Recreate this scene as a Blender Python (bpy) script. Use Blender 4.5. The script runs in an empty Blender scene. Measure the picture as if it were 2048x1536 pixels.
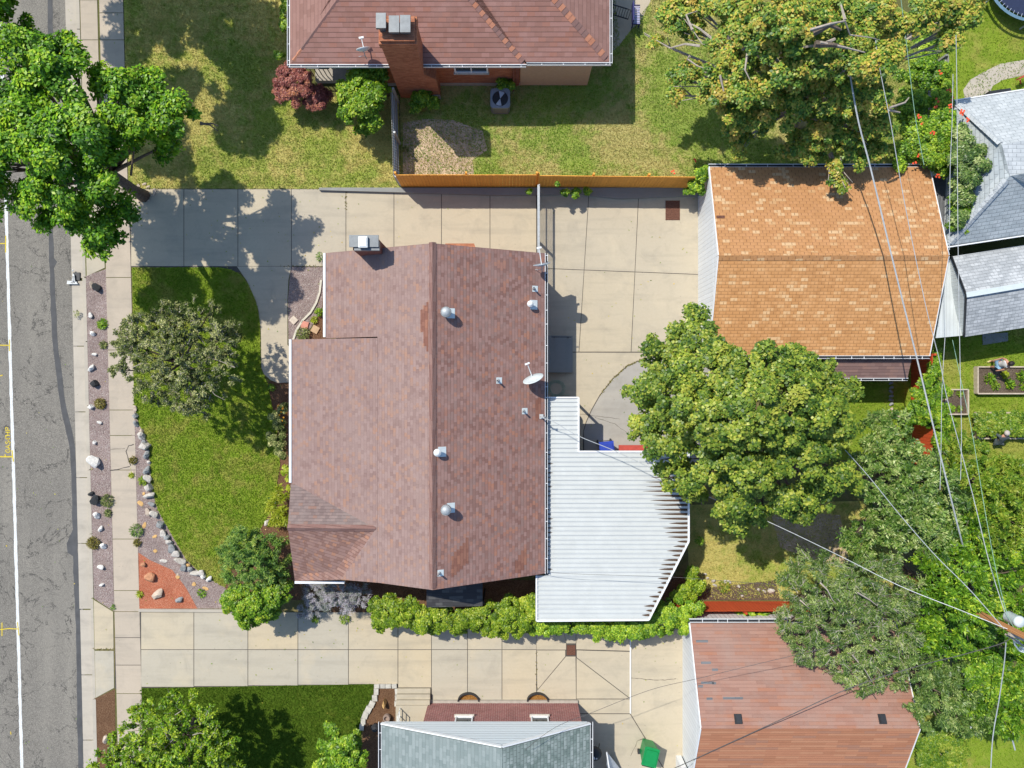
import bpy, math, random
import numpy as np
from mathutils import Vector, Matrix
R = random.Random(7)
NR = np.random.default_rng(11)
# ---------------------------------------------------------------- camera, sky, sun, exposure
HC, S = 33.0, 43.0                    # camera height (m), photograph pixels per metre on the ground
sc = bpy.context.scene
COL = sc.collection
cd = bpy.data.cameras.new('camera'); cam = bpy.data.objects.new('camera', cd); COL.objects.link(cam)
cam.location = (0, 0, HC); cam.rotation_euler = (0, 0, 0)
cd.sensor_width = 36; cd.lens = 36 * S * HC / 2048; cd.clip_start = 0.1; cd.clip_end = 1000
sc.camera = cam
wd = bpy.data.worlds.new('World'); sc.world = wd; wd.use_nodes = True
wn = wd.node_tree.nodes; wn.clear()
sky = wn.new('ShaderNodeTexSky'); sky.sky_type = 'NISHITA'; sky.sun_disc = False
SUN = Vector((-0.51, 0.51, 1.0)).normalized()
sky.sun_elevation = math.asin(SUN.z); sky.sun_rotation = math.radians(-45)
bg = wn.new('ShaderNodeBackground'); bg.inputs[1].default_value = 0.15
wo = wn.new('ShaderNodeOutputWorld')
tn = wn.new('ShaderNodeMix'); tn.data_type = 'RGBA'; tn.blend_type = 'MULTIPLY'; tn.inputs[0].default_value = 1; tn.inputs[7].default_value = (.84, .98, 1.08, 1)
wd.node_tree.links.new(sky.outputs[0], tn.inputs[6]); wd.node_tree.links.new(tn.outputs[2], bg.inputs[0]); wd.node_tree.links.new(bg.outputs[0], wo.inputs[0])
sl = bpy.data.lights.new('sun', 'SUN'); sl.energy = 4.5; sl.angle = math.radians(0.53); sl.color = (1.0, 0.945, 0.83)
so = bpy.data.objects.new('sun', sl); COL.objects.link(so); so.location = SUN * 80
so.rotation_euler = (-SUN).to_track_quat('-Z', 'Y').to_euler()
sc.view_settings.view_transform = 'Standard'; sc.view_settings.look = 'None'
sc.view_settings.exposure = 0.09; sc.view_settings.gamma = 1
try:
    sc.cycles.max_bounces = 6; sc.cycles.diffuse_bounces = 3; sc.cycles.transmission_bounces = 4
except Exception: pass
# ---------------------------------------------------------------- helpers
def W(px, py, h=0.0):
    k = (HC - h) / HC / S
    return Vector(((px - 1024) * k, (768 - py) * k, h))
def onplane(px, py, pl):              # point of the plane (3 points) seen at a pixel
    a, b, c = pl; n = (b - a).cross(c - a); o = Vector((0, 0, HC)); d = W(px, py, 0) - o
    return o + d * ((a - o).dot(n) / d.dot(n))
def tag(o, label=None, cat=None, group=None, kind=None):
    if label: o['label'] = label
    if cat: o['category'] = cat
    if group: o['group'] = group
    if kind: o['kind'] = kind
    return o
ORG = {}
def thing(name, label, cat, loc, group=None):
    o = bpy.data.objects.new(name, None); COL.objects.link(o); o.location = loc; o.empty_display_size = .2
    ORG[o.name] = Vector(loc); return tag(o, label, cat, group)
def link(ob, parent):
    COL.objects.link(ob)
    if parent is not None:
        ob.parent = parent; ORG[ob.name] = ORG[parent.name]
    return ob
class MB:
    def __init__(s): s.v = []; s.f = []; s.t = []
    def face(s, pts, tint=.5):
        n = len(s.v); s.v += [tuple(p) for p in pts]; s.f.append(tuple(range(n, n + len(pts)))); s.t.append(tint); return s
    def prism(s, pts, z0, z1, tint=.5):
        n = len(s.v); k = len(pts); a = 0
        for i in range(k): a += pts[i][0] * pts[(i + 1) % k][1] - pts[(i + 1) % k][0] * pts[i][1]
        if a < 0: pts = list(pts)[::-1]
        s.v += [(p[0], p[1], z0) for p in pts] + [(p[0], p[1], z1) for p in pts]
        s.f.append(tuple(range(n + k - 1, n - 1, -1))); s.f.append(tuple(range(n + k, n + 2 * k)))
        for i in range(k): j = (i + 1) % k; s.f.append((n + i, n + j, n + k + j, n + k + i))
        s.t += [tint] * (k + 2); return s
    def box(s, c, d, rz=0, tint=.5, m=None):
        n = len(s.v); cs, sn = math.cos(rz), math.sin(rz)
        for z in (-.5, .5):
            for x, y in ((-.5, -.5), (.5, -.5), (.5, .5), (-.5, .5)):
                X, Y, Z = x * d[0], y * d[1], z * d[2]
                if m is not None:
                    q = m @ Vector((X, Y, Z)); s.v.append((c[0] + q.x, c[1] + q.y, c[2] + q.z))
                else: s.v.append((c[0] + X * cs - Y * sn, c[1] + X * sn + Y * cs, c[2] + Z))
        for f in ((3, 2, 1, 0), (4, 5, 6, 7), (0, 1, 5, 4), (1, 2, 6, 5), (2, 3, 7, 6), (3, 0, 4, 7)): s.f.append(tuple(n + i for i in f))
        s.t += [tint] * 6; return s
    def beam(s, a, b, w, h, tint=.5):     # box from a to b, width w (horizontal), height h
        a, b = Vector(a), Vector(b); d = b - a; L = d.length; x = d.normalized(); up = Vector((0, 0, 1))
        if abs(x.z) > .98: up = Vector((0, 1, 0))
        y = up.cross(x).normalized(); z = x.cross(y)
        return s.box((a + b) / 2, (L, w, h), tint=tint, m=Matrix((x, y, z)).transposed())
    def slab(s, pts, t, tint=.5):         # polygon in space, thickness t below
        pts = [Vector(p) for p in pts]; nr = Vector((0, 0, 0))
        for i in range(len(pts)): a, b = pts[i], pts[(i + 1) % len(pts)]; nr += Vector(((a.y - b.y) * (a.z + b.z), (a.z - b.z) * (a.x + b.x), (a.x - b.x) * (a.y + b.y)))
        if nr.z < 0: pts = pts[::-1]
        k = len(pts); n = len(s.v); s.v += [tuple(p) for p in pts] + [(p.x, p.y, p.z - t) for p in pts]
        s.f.append(tuple(range(n, n + k))); s.f.append(tuple(range(n + 2 * k - 1, n + k - 1, -1)))
        for i in range(k): j = (i + 1) % k; s.f.append((n + j, n + i, n + k + i, n + k + j))
        s.t += [tint] * (k + 2); return s
    def tube(s, path, r, n=6, tint=.5):
        path = [Vector(p) for p in path]; m = len(path); base = len(s.v)
        rr = r if isinstance(r, (list, tuple)) else [r] * m; y = None
        for i, p in enumerate(path):
            d = (path[min(i + 1, m - 1)] - path[max(i - 1, 0)]).normalized()
            if y is None: y = d.orthogonal().normalized()
            y = (y - d * y.dot(d)).normalized(); z = d.cross(y)
            for k in range(n):
                a = 2 * math.pi * k / n; s.v.append(tuple(p + (y * math.cos(a) + z * math.sin(a)) * rr[i]))
        for i in range(m - 1):
            for k in range(n):
                a = base + i * n + k; b = base + i * n + (k + 1) % n; s.f.append((a, b, b + n, a + n)); s.t.append(tint)
        s.f.append(tuple(base + k for k in range(n - 1, -1, -1))); s.f.append(tuple(base + (m - 1) * n + k for k in range(n))); s.t += [tint] * 2
        return s
    def lathe(s, c, prof, n=20, m=None, sx=1, sy=1, tint=.5):
        base = len(s.v); c = Vector(c)
        for r, z in prof:
            for k in range(n):
                a = 2 * math.pi * k / n; q = Vector((r * math.cos(a) * sx, r * math.sin(a) * sy, z))
                if m is not None: q = m @ q
                s.v.append(tuple(c + q))
        for i in range(len(prof) - 1):
            for k in range(n):
                a = base + i * n + k; b = base + i * n + (k + 1) % n; s.f.append((a, b, b + n, a + n)); s.t.append(tint)
        s.f.append(tuple(base + k for k in range(n - 1, -1, -1))); s.f.append(tuple(base + (len(prof) - 1) * n + k for k in range(n))); s.t += [tint] * 2
        return s
    def ribbon(s, path, w, tint=.5):      # flat strip through points
        path = [Vector(p) for p in path]; L = []; Rr = []
        for i, p in enumerate(path):
            d = (path[min(i + 1, len(path) - 1)] - path[max(i - 1, 0)]); d.z = 0; d.normalize()
            q = Vector((-d.y, d.x, 0)); ww = w[i] if isinstance(w, (list, tuple)) else w
            L.append(p + q * ww / 2); Rr.append(p - q * ww / 2)
        for i in range(len(path) - 1): s.face([Rr[i], Rr[i + 1], L[i + 1], L[i]], tint)
        return s
    def each(s, name, mat, parent=None, nf=6):      # one object per box
        out = []
        for i in range(0, len(s.f), nf):
            q = MB(); ids = sorted({v for f in s.f[i:i + nf] for v in f}); mp = {v: k for k, v in enumerate(ids)}
            q.v = [s.v[v] for v in ids]; q.f = [tuple(mp[v] for v in f) for f in s.f[i:i + nf]]; q.t = s.t[i:i + nf]; out.append(q.build(name, mat, parent))
        return out
    def build(s, name, mat, parent=None, smooth=False, mods=None):
        me = bpy.data.meshes.new(name); o = ORG[parent.name] if parent is not None else Vector((0, 0, 0))
        V = np.array(s.v, dtype=np.float64).reshape(-1, 3) - np.array(o)
        me.from_pydata(V.tolist(), [], s.f)
        uvl = me.uv_layers.new(name='UVMap'); Vw = V + np.array(o); uv = np.zeros((len(me.loops), 2)); li = 0
        for f in s.f:
            P = Vw[list(f)]; nr = np.zeros(3)
            for i in range(len(f)):
                a, b = P[i], P[(i + 1) % len(f)]; nr += ((a[1] - b[1]) * (a[2] + b[2]), (a[2] - b[2]) * (a[0] + b[0]), (a[0] - b[0]) * (a[1] + b[1]))
            nr /= (np.linalg.norm(nr) + 1e-12); t = np.array((-nr[1], nr[0], 0)); l = np.linalg.norm(t)
            t = t / l if l > .05 else np.array((1., 0, 0)); b = np.cross(nr, t); k = len(f)
            uv[li:li + k, 0] = P @ t; uv[li:li + k, 1] = P @ b; li += k
        uvl.data.foreach_set('uv', uv.ravel())
        at = me.attributes.new('tint', 'FLOAT', 'FACE'); at.data.foreach_set('value', s.t)
        if smooth: me.polygons.foreach_set('use_smooth', [True] * len(me.polygons))
        me.materials.append(mat); ob = bpy.data.objects.new(name, me)
        ORG[ob.name] = Vector((0, 0, 0)); return link(ob, parent)
def single(name, mb, mat, label, cat, group=None, base=None, smooth=False):   # a thing that is one mesh, origin at its base
    if base is None:
        V = np.array(s_v(mb)); base = Vector((V[:, 0].mean(), V[:, 1].mean(), V[:, 2].min()))
    mb.v = [(v[0] - base[0], v[1] - base[1], v[2] - base[2]) for v in mb.v]
    o = mb.build(name, mat, smooth=smooth); o.location = base; ORG[o.name] = Vector(base); return tag(o, label, cat, group)
def s_v(mb): return mb.v
def struct(name, mb, mat, kind='structure', label=None):
    o = mb.build(name, mat); o['kind'] = kind
    if label: o['label'] = label
    return o
def dup(root, loc, rz=0, label=None, sc_=None):
    r = root.copy(); COL.objects.link(r); r.location = loc; r.rotation_euler = (0, 0, rz)
    if sc_ is not None: r.scale = sc_
    if label: r['label'] = label
    for ch in list(root.children):
        c = ch.copy(); COL.objects.link(c); c.parent = r
        for g in ch.children: d = g.copy(); COL.objects.link(d); d.parent = c
    return r
# ---------------------------------------------------------------- materials
class NT:
    def __init__(s, name):
        s.m = bpy.data.materials.new(name); s.m.use_nodes = True; s.t = s.m.node_tree; s.n = s.t.nodes; s.n.clear()
        s.out = s.n.new('ShaderNodeOutputMaterial'); s.tc = s.n.new('ShaderNodeTexCoord'); s.geo = s.n.new('ShaderNodeNewGeometry')
    def N(s, ty, ins={}, **kw):
        n = s.n.new(ty)
        for k, v in kw.items(): setattr(n, k, v)
        for k, v in ins.items():
            if v is None: continue
            if isinstance(v, bpy.types.NodeSocket): s.t.links.new(v, n.inputs[k])
            else:
                if isinstance(v, tuple) and len(v) == 3 and n.inputs[k].type == 'RGBA': v = (*v, 1)
                n.inputs[k].default_value = v
        return n
    def noise(s, sc_, det=4, rough=.6, vec=None, dist=0):
        return s.N('ShaderNodeTexNoise', {'Vector': vec or s.geo.outputs['Position'], 'Scale': sc_, 'Detail': det, 'Roughness': rough, 'Distortion': dist}).outputs[0]
    def ramp(s, fac, stops, const=False):
        r = s.N('ShaderNodeValToRGB', {0: fac}); e = r.color_ramp.elements
        if const: r.color_ramp.interpolation = 'CONSTANT'
        while len(e) < len(stops): e.new(.5)
        for i, (p, c) in enumerate(stops):
            e[i].position = p; e[i].color = (c, c, c, 1) if isinstance(c, (int, float)) else (*c, 1)
        return r.outputs[0]
    def mix(s, f, a, b, mode='MIX'):
        n = s.N('ShaderNodeMix', {0: f}, data_type='RGBA', blend_type=mode)
        for k, v in ((6, a), (7, b)):
            if isinstance(v, bpy.types.NodeSocket): s.t.links.new(v, n.inputs[k])
            else: n.inputs[k].default_value = (*v, 1) if isinstance(v, tuple) else (v, v, v, 1)
        return n.outputs[2]
    def math(s, op, a, b=0., c=0.): return s.N('ShaderNodeMath', {0: a, 1: b, 2: c}, operation=op).outputs[0]
    def bump(s, h, dist, strength=1): return s.N('ShaderNodeBump', {'Height': h, 'Distance': dist, 'Strength': strength}).outputs[0]
    def bsdf(s, col, rough=.8, nor=None, metal=0., spec=.3, **kw):
        b = s.N('ShaderNodeBsdfPrincipled', {'Base Color': col, 'Roughness': rough, 'Metallic': metal, 'Specular IOR Level': spec, 'Normal': nor, **kw})
        s.t.links.new(b.outputs[0], s.out.inputs[0]); return s.m
def plain(name, col, rough=.7, metal=0., var=.12, vs=6., spec=.4, bump=None, uvec=False):
    n = NT(name); f = n.noise(vs, 5); f2 = n.noise(vs * 7.3, 3)
    d = tuple(c * (1 - var * 1.6) for c in col); e = tuple(min(1, c * (1 + var)) for c in col)
    c = n.ramp(f, [(.3, d), (.7, e)]); c = n.mix(n.ramp(f2, [(.3, 0.), (.75, .35)]), c, tuple(x * (1 - var) for x in col))
    nor = n.bump(n.noise(bump[0], 4), bump[1]) if bump else None
    return n.bsdf(c, rough, nor, metal, spec)
def concrete(name, a, b, stain=(.2, .19, .17), sa=.35):
    n = NT(name); t = n.N('ShaderNodeAttribute', attribute_name='tint').outputs['Fac']
    c = n.mix(t, a, b); c = n.mix(n.ramp(n.noise(.45, 4, .55), [(.35, 0.), (.7, .4)]), c, b)
    c = n.mix(n.ramp(n.noise(1.1, 6, .7, dist=.6), [(.5, 0.), (.78, sa)]), c, stain)
    mp = n.N('ShaderNodeMapping', {0: n.geo.outputs['Position'], 'Scale': (.25, 2.2, 1.)}).outputs[0]
    c = n.mix(n.ramp(n.noise(1., 4, .6, vec=mp), [(.5, 0.), (.72, .28)]), c, stain); c = n.mix(n.ramp(n.noise(.7, 3, .5), [(.55, 0.), (.7, .35)]), c, tuple(min(1, x * 1.18) for x in a))
    c = n.mix(n.ramp(n.noise(9, 5, .7), [(.35, 0.), (.8, .22)]), c, tuple(x * .7 for x in a))
    c = n.mix(n.ramp(n.noise(60, 2), [(.3, 0.), (.8, .2)]), c, tuple(x * .62 for x in a))
    sp = n.N('ShaderNodeTexVoronoi', {'Vector': n.geo.outputs['Position'], 'Scale': 2.3, 'Randomness': 1.}).outputs[0]
    c = n.mix(n.ramp(sp, [(.03, .5), (.07, 0.)]), c, stain)
    return n.bsdf(c, .9, n.bump(n.noise(90, 3), .004), spec=.25)
def asphalt():
    n = NT('asphalt'); v = n.N('ShaderNodeTexVoronoi', {'Vector': n.geo.outputs['Position'], 'Scale': 42.}).outputs['Color']
    g = n.N('ShaderNodeSeparateColor', {0: v}).outputs[0]
    c = n.ramp(g, [(0., (.115, .107, .094)), (.5, (.225, .208, .18)), (1., (.36, .33, .285))])
    c = n.mix(n.ramp(n.noise(.35, 5, .6), [(.35, .0), (.7, .5)]), c, (.18, .168, .15))
    c = n.mix(n.ramp(n.noise(22, 4, .8), [(.35, 0.), (.7, .6)]), c, (.135, .125, .11))
    st = n.N('ShaderNodeMapping', {0: n.geo.outputs['Position'], 'Scale': (1.1, .12, 1.)}).outputs[0]
    c = n.mix(n.ramp(n.noise(1., 3, .5, vec=st), [(.45, 0.), (.7, .35)]), c, (.32, .295, .25))
    dv = n.mix(.12, n.geo.outputs['Position'], n.N('ShaderNodeTexNoise', {'Vector': n.geo.outputs['Position'], 'Scale': 1.6, 'Detail': 5.}).outputs['Color'], 'ADD')
    cr = n.math('ABSOLUTE', n.math('SUBTRACT', n.noise(.55, 9, .62, dist=.5), .5))
    cr2 = n.N('ShaderNodeTexVoronoi', {'Vector': dv, 'Scale': 2.1}, feature='DISTANCE_TO_EDGE').outputs[0]
    m1 = n.math('MULTIPLY', n.ramp(cr, [(.003, 1.), (.009, 0.)]), n.ramp(n.noise(.8, 2), [(.36, 0.), (.5, .85)]))
    m2 = n.math('MULTIPLY', n.ramp(cr2, [(.006, 1.), (.022, 0.)]), n.ramp(n.noise(.5, 2), [(.5, 0.), (.62, .3)]))
    k = n.math('MAXIMUM', m1, m2); c = n.mix(k, c, (.055, .052, .05))
    return n.bsdf(c, .93, n.bump(n.noise(120, 3), .006), spec=.2)
def lawnmat(name, green, green2, straw, dry=.5, dirt=None, ds=.5):
    n = NT(name); P = n.geo.outputs['Position']; t = n.N('ShaderNodeAttribute', attribute_name='tint').outputs['Fac']
    a = n.noise(.28, 3, .5, dist=.4); b = n.noise(2.2, 5, .65)
    f = n.math('ADD', n.math('MULTIPLY', a, .62), n.math('MULTIPLY', b, .38))
    g = n.mix(n.ramp(n.noise(.9, 4, .6), [(.35, 0.), (.65, 1.)]), green, green2)
    c = n.mix(n.ramp(f, [(.60 - dry * .22, 0.), (.68 - dry * .2, .9)]), g, straw)
    ms = n.N('ShaderNodeMapping', {0: P, 'Scale': (.22, 2.6, 1.)}).outputs[0]; c = n.mix(n.ramp(n.noise(1., 3, .5, vec=ms), [(.42, 0.), (.62, .3)]), c, tuple(x * .62 for x in green2))
    if dirt: c = n.mix(n.ramp(n.noise(.6, 6, .75, dist=.8), [(.72 - ds * .25, 0.), (.8 - ds * .25, .9)]), c, dirt)
    c = n.mix(n.ramp(n.noise(11, 5, .8, dist=1.), [(.52, 0.), (.66, .5)]), c, straw)
    c = n.mix(n.ramp(n.noise(17, 5, .8, dist=1.5), [(.36, .75), (.5, 0.)]), c, tuple(x * .38 for x in green))
    c = n.mix(n.math('MULTIPLY', t, .45), c, tuple(min(1, x * 1.7) for x in straw))
    d = n.N('ShaderNodeBsdfDiffuse', {0: c, 'Normal': n.bump(n.noise(40, 5, .8), .05)}); tr = n.N('ShaderNodeBsdfTranslucent', {0: c})
    mx = n.N('ShaderNodeMixShader', {0: .15}); n.t.links.new(d.outputs[0], mx.inputs[1]); n.t.links.new(tr.outputs[0], mx.inputs[2])
    n.t.links.new(mx.outputs[0], n.out.inputs[0]); return n.m
def gravel(name, cols, scale=28., bump=.03):
    n = NT(name); P = n.geo.outputs['Position']; jit = n.mix(.03, P, n.N('ShaderNodeTexNoise', {'Vector': P, 'Scale': 12.}).outputs['Color'], 'ADD')
    v = n.N('ShaderNodeTexVoronoi', {'Vector': jit, 'Scale': scale}); g = n.N('ShaderNodeSeparateColor', {0: v.outputs['Color']}).outputs[0]
    c = n.ramp(g, [(i / (len(cols) - 1), x) for i, x in enumerate(cols)])
    c = n.mix(n.ramp(n.noise(1.3, 4), [(.35, 0.), (.75, .5)]), c, tuple(x * .6 for x in cols[0]))
    ed = n.N('ShaderNodeTexVoronoi', {'Vector': jit, 'Scale': scale}, feature='DISTANCE_TO_EDGE').outputs[0]
    c = n.mix(n.ramp(ed, [(.0, .75), (.12, 0.)]), c, tuple(x * .35 for x in cols[0]))
    return n.bsdf(c, .95, n.bump(n.math('SUBTRACT', 1., v.outputs['Distance']), bump), spec=.15)
def shingle(name, pal, w, h, slot=.0, slotcol=(.08, .04, .03), wear=None, wearamt=.3, rowshade=.25, bump=.012, wob=.0, edge=0.02):
    n = NT(name); uv = n.tc.outputs['UV']
    if wob: uv = n.mix(wob, uv, n.N('ShaderNodeTexNoise', {'Vector': n.geo.outputs['Position'], 'Scale': 3.}).outputs['Color'], 'ADD')
    b = n.N('ShaderNodeTexBrick', {'Vector': uv, 'Color1': (0., 0., 0.), 'Color2': (1., 1., 1.), 'Mortar': (.5, .5, .5), 'Scale': 1., 'Mortar Size': .0, 'Mortar Smooth': 0., 'Bias': 0., 'Brick Width': w, 'Row Height': h}, offset=.5, squash=1)
    v = n.N('ShaderNodeSeparateColor', {0: b.outputs[0]}).outputs[0]; c = n.ramp(v, pal, True)
    v2 = n.N('ShaderNodeTexVoronoi', {'Vector': n.N('ShaderNodeMapping', {0: uv, 'Scale': (.5 / w, 1 / h, 1.)}).outputs[0], 'Scale': 1.}); g2 = n.N('ShaderNodeSeparateColor', {0: v2.outputs['Color']}).outputs[1]
    c = n.mix(n.math('MULTIPLY', g2, .25), c, pal[0][1])
    sep = n.N('ShaderNodeSeparateXYZ', {0: uv}); fr = n.math('FRACT', n.math('DIVIDE', sep.outputs[1], h))
    c = n.mix(n.ramp(fr, [(0., rowshade), (.1, rowshade), (.2, 0.)]), c, slotcol)  # butt-edge shadow of each course, put into the colour with the slot tone
    if slot:
        row = n.math('FLOOR', n.math('DIVIDE', sep.outputs[1], h)); off = n.math('MULTIPLY', n.math('PINGPONG', row, 1.), .5)
        fu = n.math('FRACT', n.math('ADD', n.math('DIVIDE', sep.outputs[0], w), off))
        sm = n.math('MULTIPLY', n.ramp(fu, [(0., 1.), (slot, 1.), (slot + .02, 0.)]), n.ramp(fr, [(.0, 1.), (.78, 1.), (.8, 0.)])); c = n.mix(n.math('MULTIPLY', sm, .8), c, slotcol)
    if wear: c = n.mix(n.ramp(n.noise(.7, 5, .7, dist=.5), [(.4, 0.), (.75, wearamt)]), c, wear)
    c = n.mix(n.ramp(n.noise(1.7, 4, .7), [(.4, 0.), (.8, .13)]), c, slotcol)
    c = n.mix(n.ramp(n.noise(70, 2), [(.35, 0.), (.75, .35)]), c, tuple(x * .6 for x in pal[-1][1]))
    nor = n.bump(n.math('ADD', n.math('SUBTRACT', 1., fr), n.math('MULTIPLY', v, .5)), bump)
    return n.bsdf(c, .92, nor, spec=.2)
def brick(name, pal, mortar, w=.21, h=.075, ms=.01):
    n = NT(name); uv = n.tc.outputs['UV']
    b = n.N('ShaderNodeTexBrick', {'Vector': uv, 'Color1': (0., 0., 0.), 'Color2': (1., 1., 1.), 'Mortar': (.5, .5, .5), 'Scale': 1., 'Mortar Size': ms, 'Mortar Smooth': .1, 'Bias': 0., 'Brick Width': w, 'Row Height': h}, offset=.5, squash=1)
    v = n.N('ShaderNodeSeparateColor', {0: b.outputs[0]}).outputs[0]; c = n.ramp(v, pal); c = n.mix(b.outputs['Fac'], c, mortar)
    c = n.mix(n.ramp(n.noise(2., 5), [(.4, 0.), (.8, .35)]), c, tuple(x * .5 for x in pal[0][1]))
    return n.bsdf(c, .9, n.bump(n.math('SUBTRACT', 1., b.outputs['Fac']), .008), spec=.2)
def stripes(name, col, pitch, groove=.08, axis=0, rough=.5, dark=.5, dirt=None, metal=0., bump=.01):
    n = NT(name); s = n.N('ShaderNodeSeparateXYZ', {0: n.tc.outputs['UV']}).outputs[axis]; fr = n.math('FRACT', n.math('DIVIDE', s, pitch))
    c = n.mix(n.ramp(fr, [(0., 1.), (groove, 1.), (groove + .06, 0.)]), col, tuple(x * dark for x in col))
    cell = n.N('ShaderNodeTexWhiteNoise', {0: n.N('ShaderNodeCombineXYZ', {0: n.math('FLOOR', n.math('DIVIDE', s, pitch))}).outputs[0]}, noise_dimensions='3D').outputs[0]
    c = n.mix(n.math('MULTIPLY', cell, .3), c, tuple(x * .72 for x in col))
    c = n.mix(n.ramp(n.noise(1.4, 5, .7), [(.45, 0.), (.8, .4)]), c, dirt or tuple(x * .6 for x in col))
    return n.bsdf(c, rough, n.bump(n.ramp(fr, [(0., 0.), (groove, 0.), (groove + .1, 1.)]), bump), metal=metal, spec=.4)
def leafmat(name, pal, gloss=.06, trans=.3):
    n = NT(name); t = n.N('ShaderNodeAttribute', attribute_name='tint').outputs['Fac']
    c = n.ramp(t, [(i / (len(pal) - 1), x) for i, x in enumerate(pal)])
    c = n.mix(n.ramp(n.noise(.8, 3), [(.35, 0.), (.7, .45)]), c, pal[0])
    d = n.N('ShaderNodeBsdfDiffuse', {0: c}); tr = n.N('ShaderNodeBsdfTranslucent', {0: n.mix(.5, c, pal[-1])}); g = n.N('ShaderNodeBsdfGlossy', {0: (1., 1., 1.), 'Roughness': .42})
    a = n.N('ShaderNodeMixShader', {0: trans}); n.t.links.new(d.outputs[0], a.inputs[1]); n.t.links.new(tr.outputs[0], a.inputs[2])
    b = n.N('ShaderNodeMixShader', {0: gloss}); n.t.links.new(a.outputs[0], b.inputs[1]); n.t.links.new(g.outputs[0], b.inputs[2])
    n.t.links.new(b.outputs[0], n.out.inputs[0]); return n.m
def glassm():
    n = NT('window_glass'); return n.bsdf((.03, .04, .05), .08, spec=.8)
M = {}
M['conc'] = concrete('concrete_tan', (.52, .445, .325), (.48, .425, .335))
M['conc2'] = concrete('concrete_drive', (.55, .455, .31), (.45, .415, .345))
M['walk'] = concrete('concrete_sidewalk', (.50, .42, .33), (.46, .39, .31))
M['gutterc'] = concrete('concrete_gutter', (.50, .445, .37), (.45, .405, .34), (.2, .18, .155), .4)
M['kerb'] = concrete('concrete_kerb', (.48, .425, .345), (.44, .40, .34))
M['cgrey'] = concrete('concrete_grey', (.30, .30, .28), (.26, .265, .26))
M['joint'] = plain('joint_dirt', (.09, .08, .07), .95)
M['asphalt'] = asphalt()
M['tar'] = plain('tar_seal', (.085, .085, .088), .85, var=.15, vs=3, bump=(60, .004))
M['white_paint'] = plain('road_paint', (.68, .69, .68), .8, var=.16, vs=14)
M['yellow'] = plain('yellow_marking_paint', (.66, .50, .04), .8, var=.2, vs=20)
M['ground'] = lawnmat('ground_mix', (.09, .13, .03), (.12, .15, .04), (.26, .21, .10), .45, (.24, .19, .13))
M['lawn'] = lawnmat('lawn_green', (.11, .27, .006), (.21, .38, .014), (.40, .39, .09), .44)
M['lawn_dry'] = lawnmat('lawn_dry', (.17, .31, .018), (.29, .41, .035), (.68, .54, .19), .70, (.33, .25, .15), .1)
M['lawn_back'] = lawnmat('lawn_back', (.12, .31, .012), (.22, .41, .025), (.58, .49, .20), .56)
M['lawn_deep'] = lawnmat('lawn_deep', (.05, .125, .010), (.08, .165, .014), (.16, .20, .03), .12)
M['dirt'] = plain('bare_dirt', (.55, .41, .285), .95, var=.22, vs=1.6, bump=(14, .03))
M['gravel'] = gravel('pink_gravel', [(.27, .20, .18), (.40, .30, .28), (.47, .38, .355), (.36, .26, .23), (.60, .52, .47)])
M['redmulch'] = gravel('red_mulch', [(.52, .14, .07), (.64, .22, .12), (.70, .32, .20), (.58, .18, .10)], 34)
M['brownmulch'] = gravel('brown_mulch', [(.16, .08, .045), (.24, .13, .07), (.32, .19, .11), (.18, .09, .05)], 38)
M['soil'] = gravel('garden_soil', [(.12, .085, .06), (.2, .15, .11), (.27, .21, .16)], 40)
M['litter'] = gravel('leaf_litter', [(.10, .06, .04), (.18, .11, .07), (.25, .17, .12)], 55)
M['oleaf'] = gravel('fallen_leaves', [(.35, .14, .03), (.5, .28, .08), (.28, .12, .04)], 30)
M['main'] = shingle('shingle_main', [(0., (.25, .165, .15)), (.14, (.30, .205, .185)), (.4, (.33, .23, .21)), (.62, (.285, .195, .18)), (.8, (.345, .215, .17)), (.93, (.375, .215, .155))], .17, .135, wear=(.34, .25, .225), wearamt=.65, rowshade=.2, slotcol=(.14, .08, .07))
M['mainR'] = shingle('shingle_main_east', [(0., (.21, .115, .10)), (.16, (.275, .16, .14)), (.42, (.315, .195, .175)), (.66, (.25, .165, .15)), (.82, (.33, .165, .125)), (.93, (.37, .18, .125))], .17, .135, wear=(.34, .23, .205), wearamt=.4, rowshade=.5, slotcol=(.12, .065, .055))
M['maingrey'] = shingle('shingle_weathered', [(0., (0.190, 0.142, 0.135)), (.3, (0.233, 0.176, 0.165)), (.7, (0.266, 0.196, 0.180)), (.9, (0.285, 0.167, 0.130))], .17, .135, wear=(.33, .28, .26), wearamt=.5, rowshade=.5, slotcol=(.10, .075, .07))
M['mainred'] = shingle('shingle_valley_red', [(0., (0.233, 0.134, 0.112)), (.3, (0.288, 0.179, 0.157)), (.7, (0.326, 0.202, 0.168)), (.9, (0.391, 0.202, 0.134))], .17, .135, rowshade=.5, slotcol=(.11, .06, .05))
M['patch'] = shingle('shingle_patch', [(0., (.22, .10, .075)), (.4, (.27, .13, .095)), (.8, (.32, .15, .10))], .17, .135, rowshade=.4, slotcol=(.10, .05, .04))
M['cap'] = shingle('shingle_cap', [(0., (.25, .14, .12)), (.5, (.29, .175, .15))], .4, .18, rowshade=.5, slotcol=(.10, .05, .04))
M['upper'] = shingle('shingle_upper', [(0., (0.281, 0.144, 0.116)), (.3, (0.320, 0.168, 0.140)), (.65, (0.351, 0.188, 0.160)), (.85, (0.335, 0.156, 0.116))], .32, .19, wear=(.42, .27, .24), rowshade=.8, slotcol=(.13, .07, .06))
M['upperL'] = shingle('shingle_upper_side', [(0., (0.257, 0.140, 0.116)), (.3, (0.289, 0.160, 0.136)), (.65, (0.312, 0.176, 0.148))], .32, .19, wear=(.38, .24, .21), rowshade=.5, slotcol=(.15, .08, .07))
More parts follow.
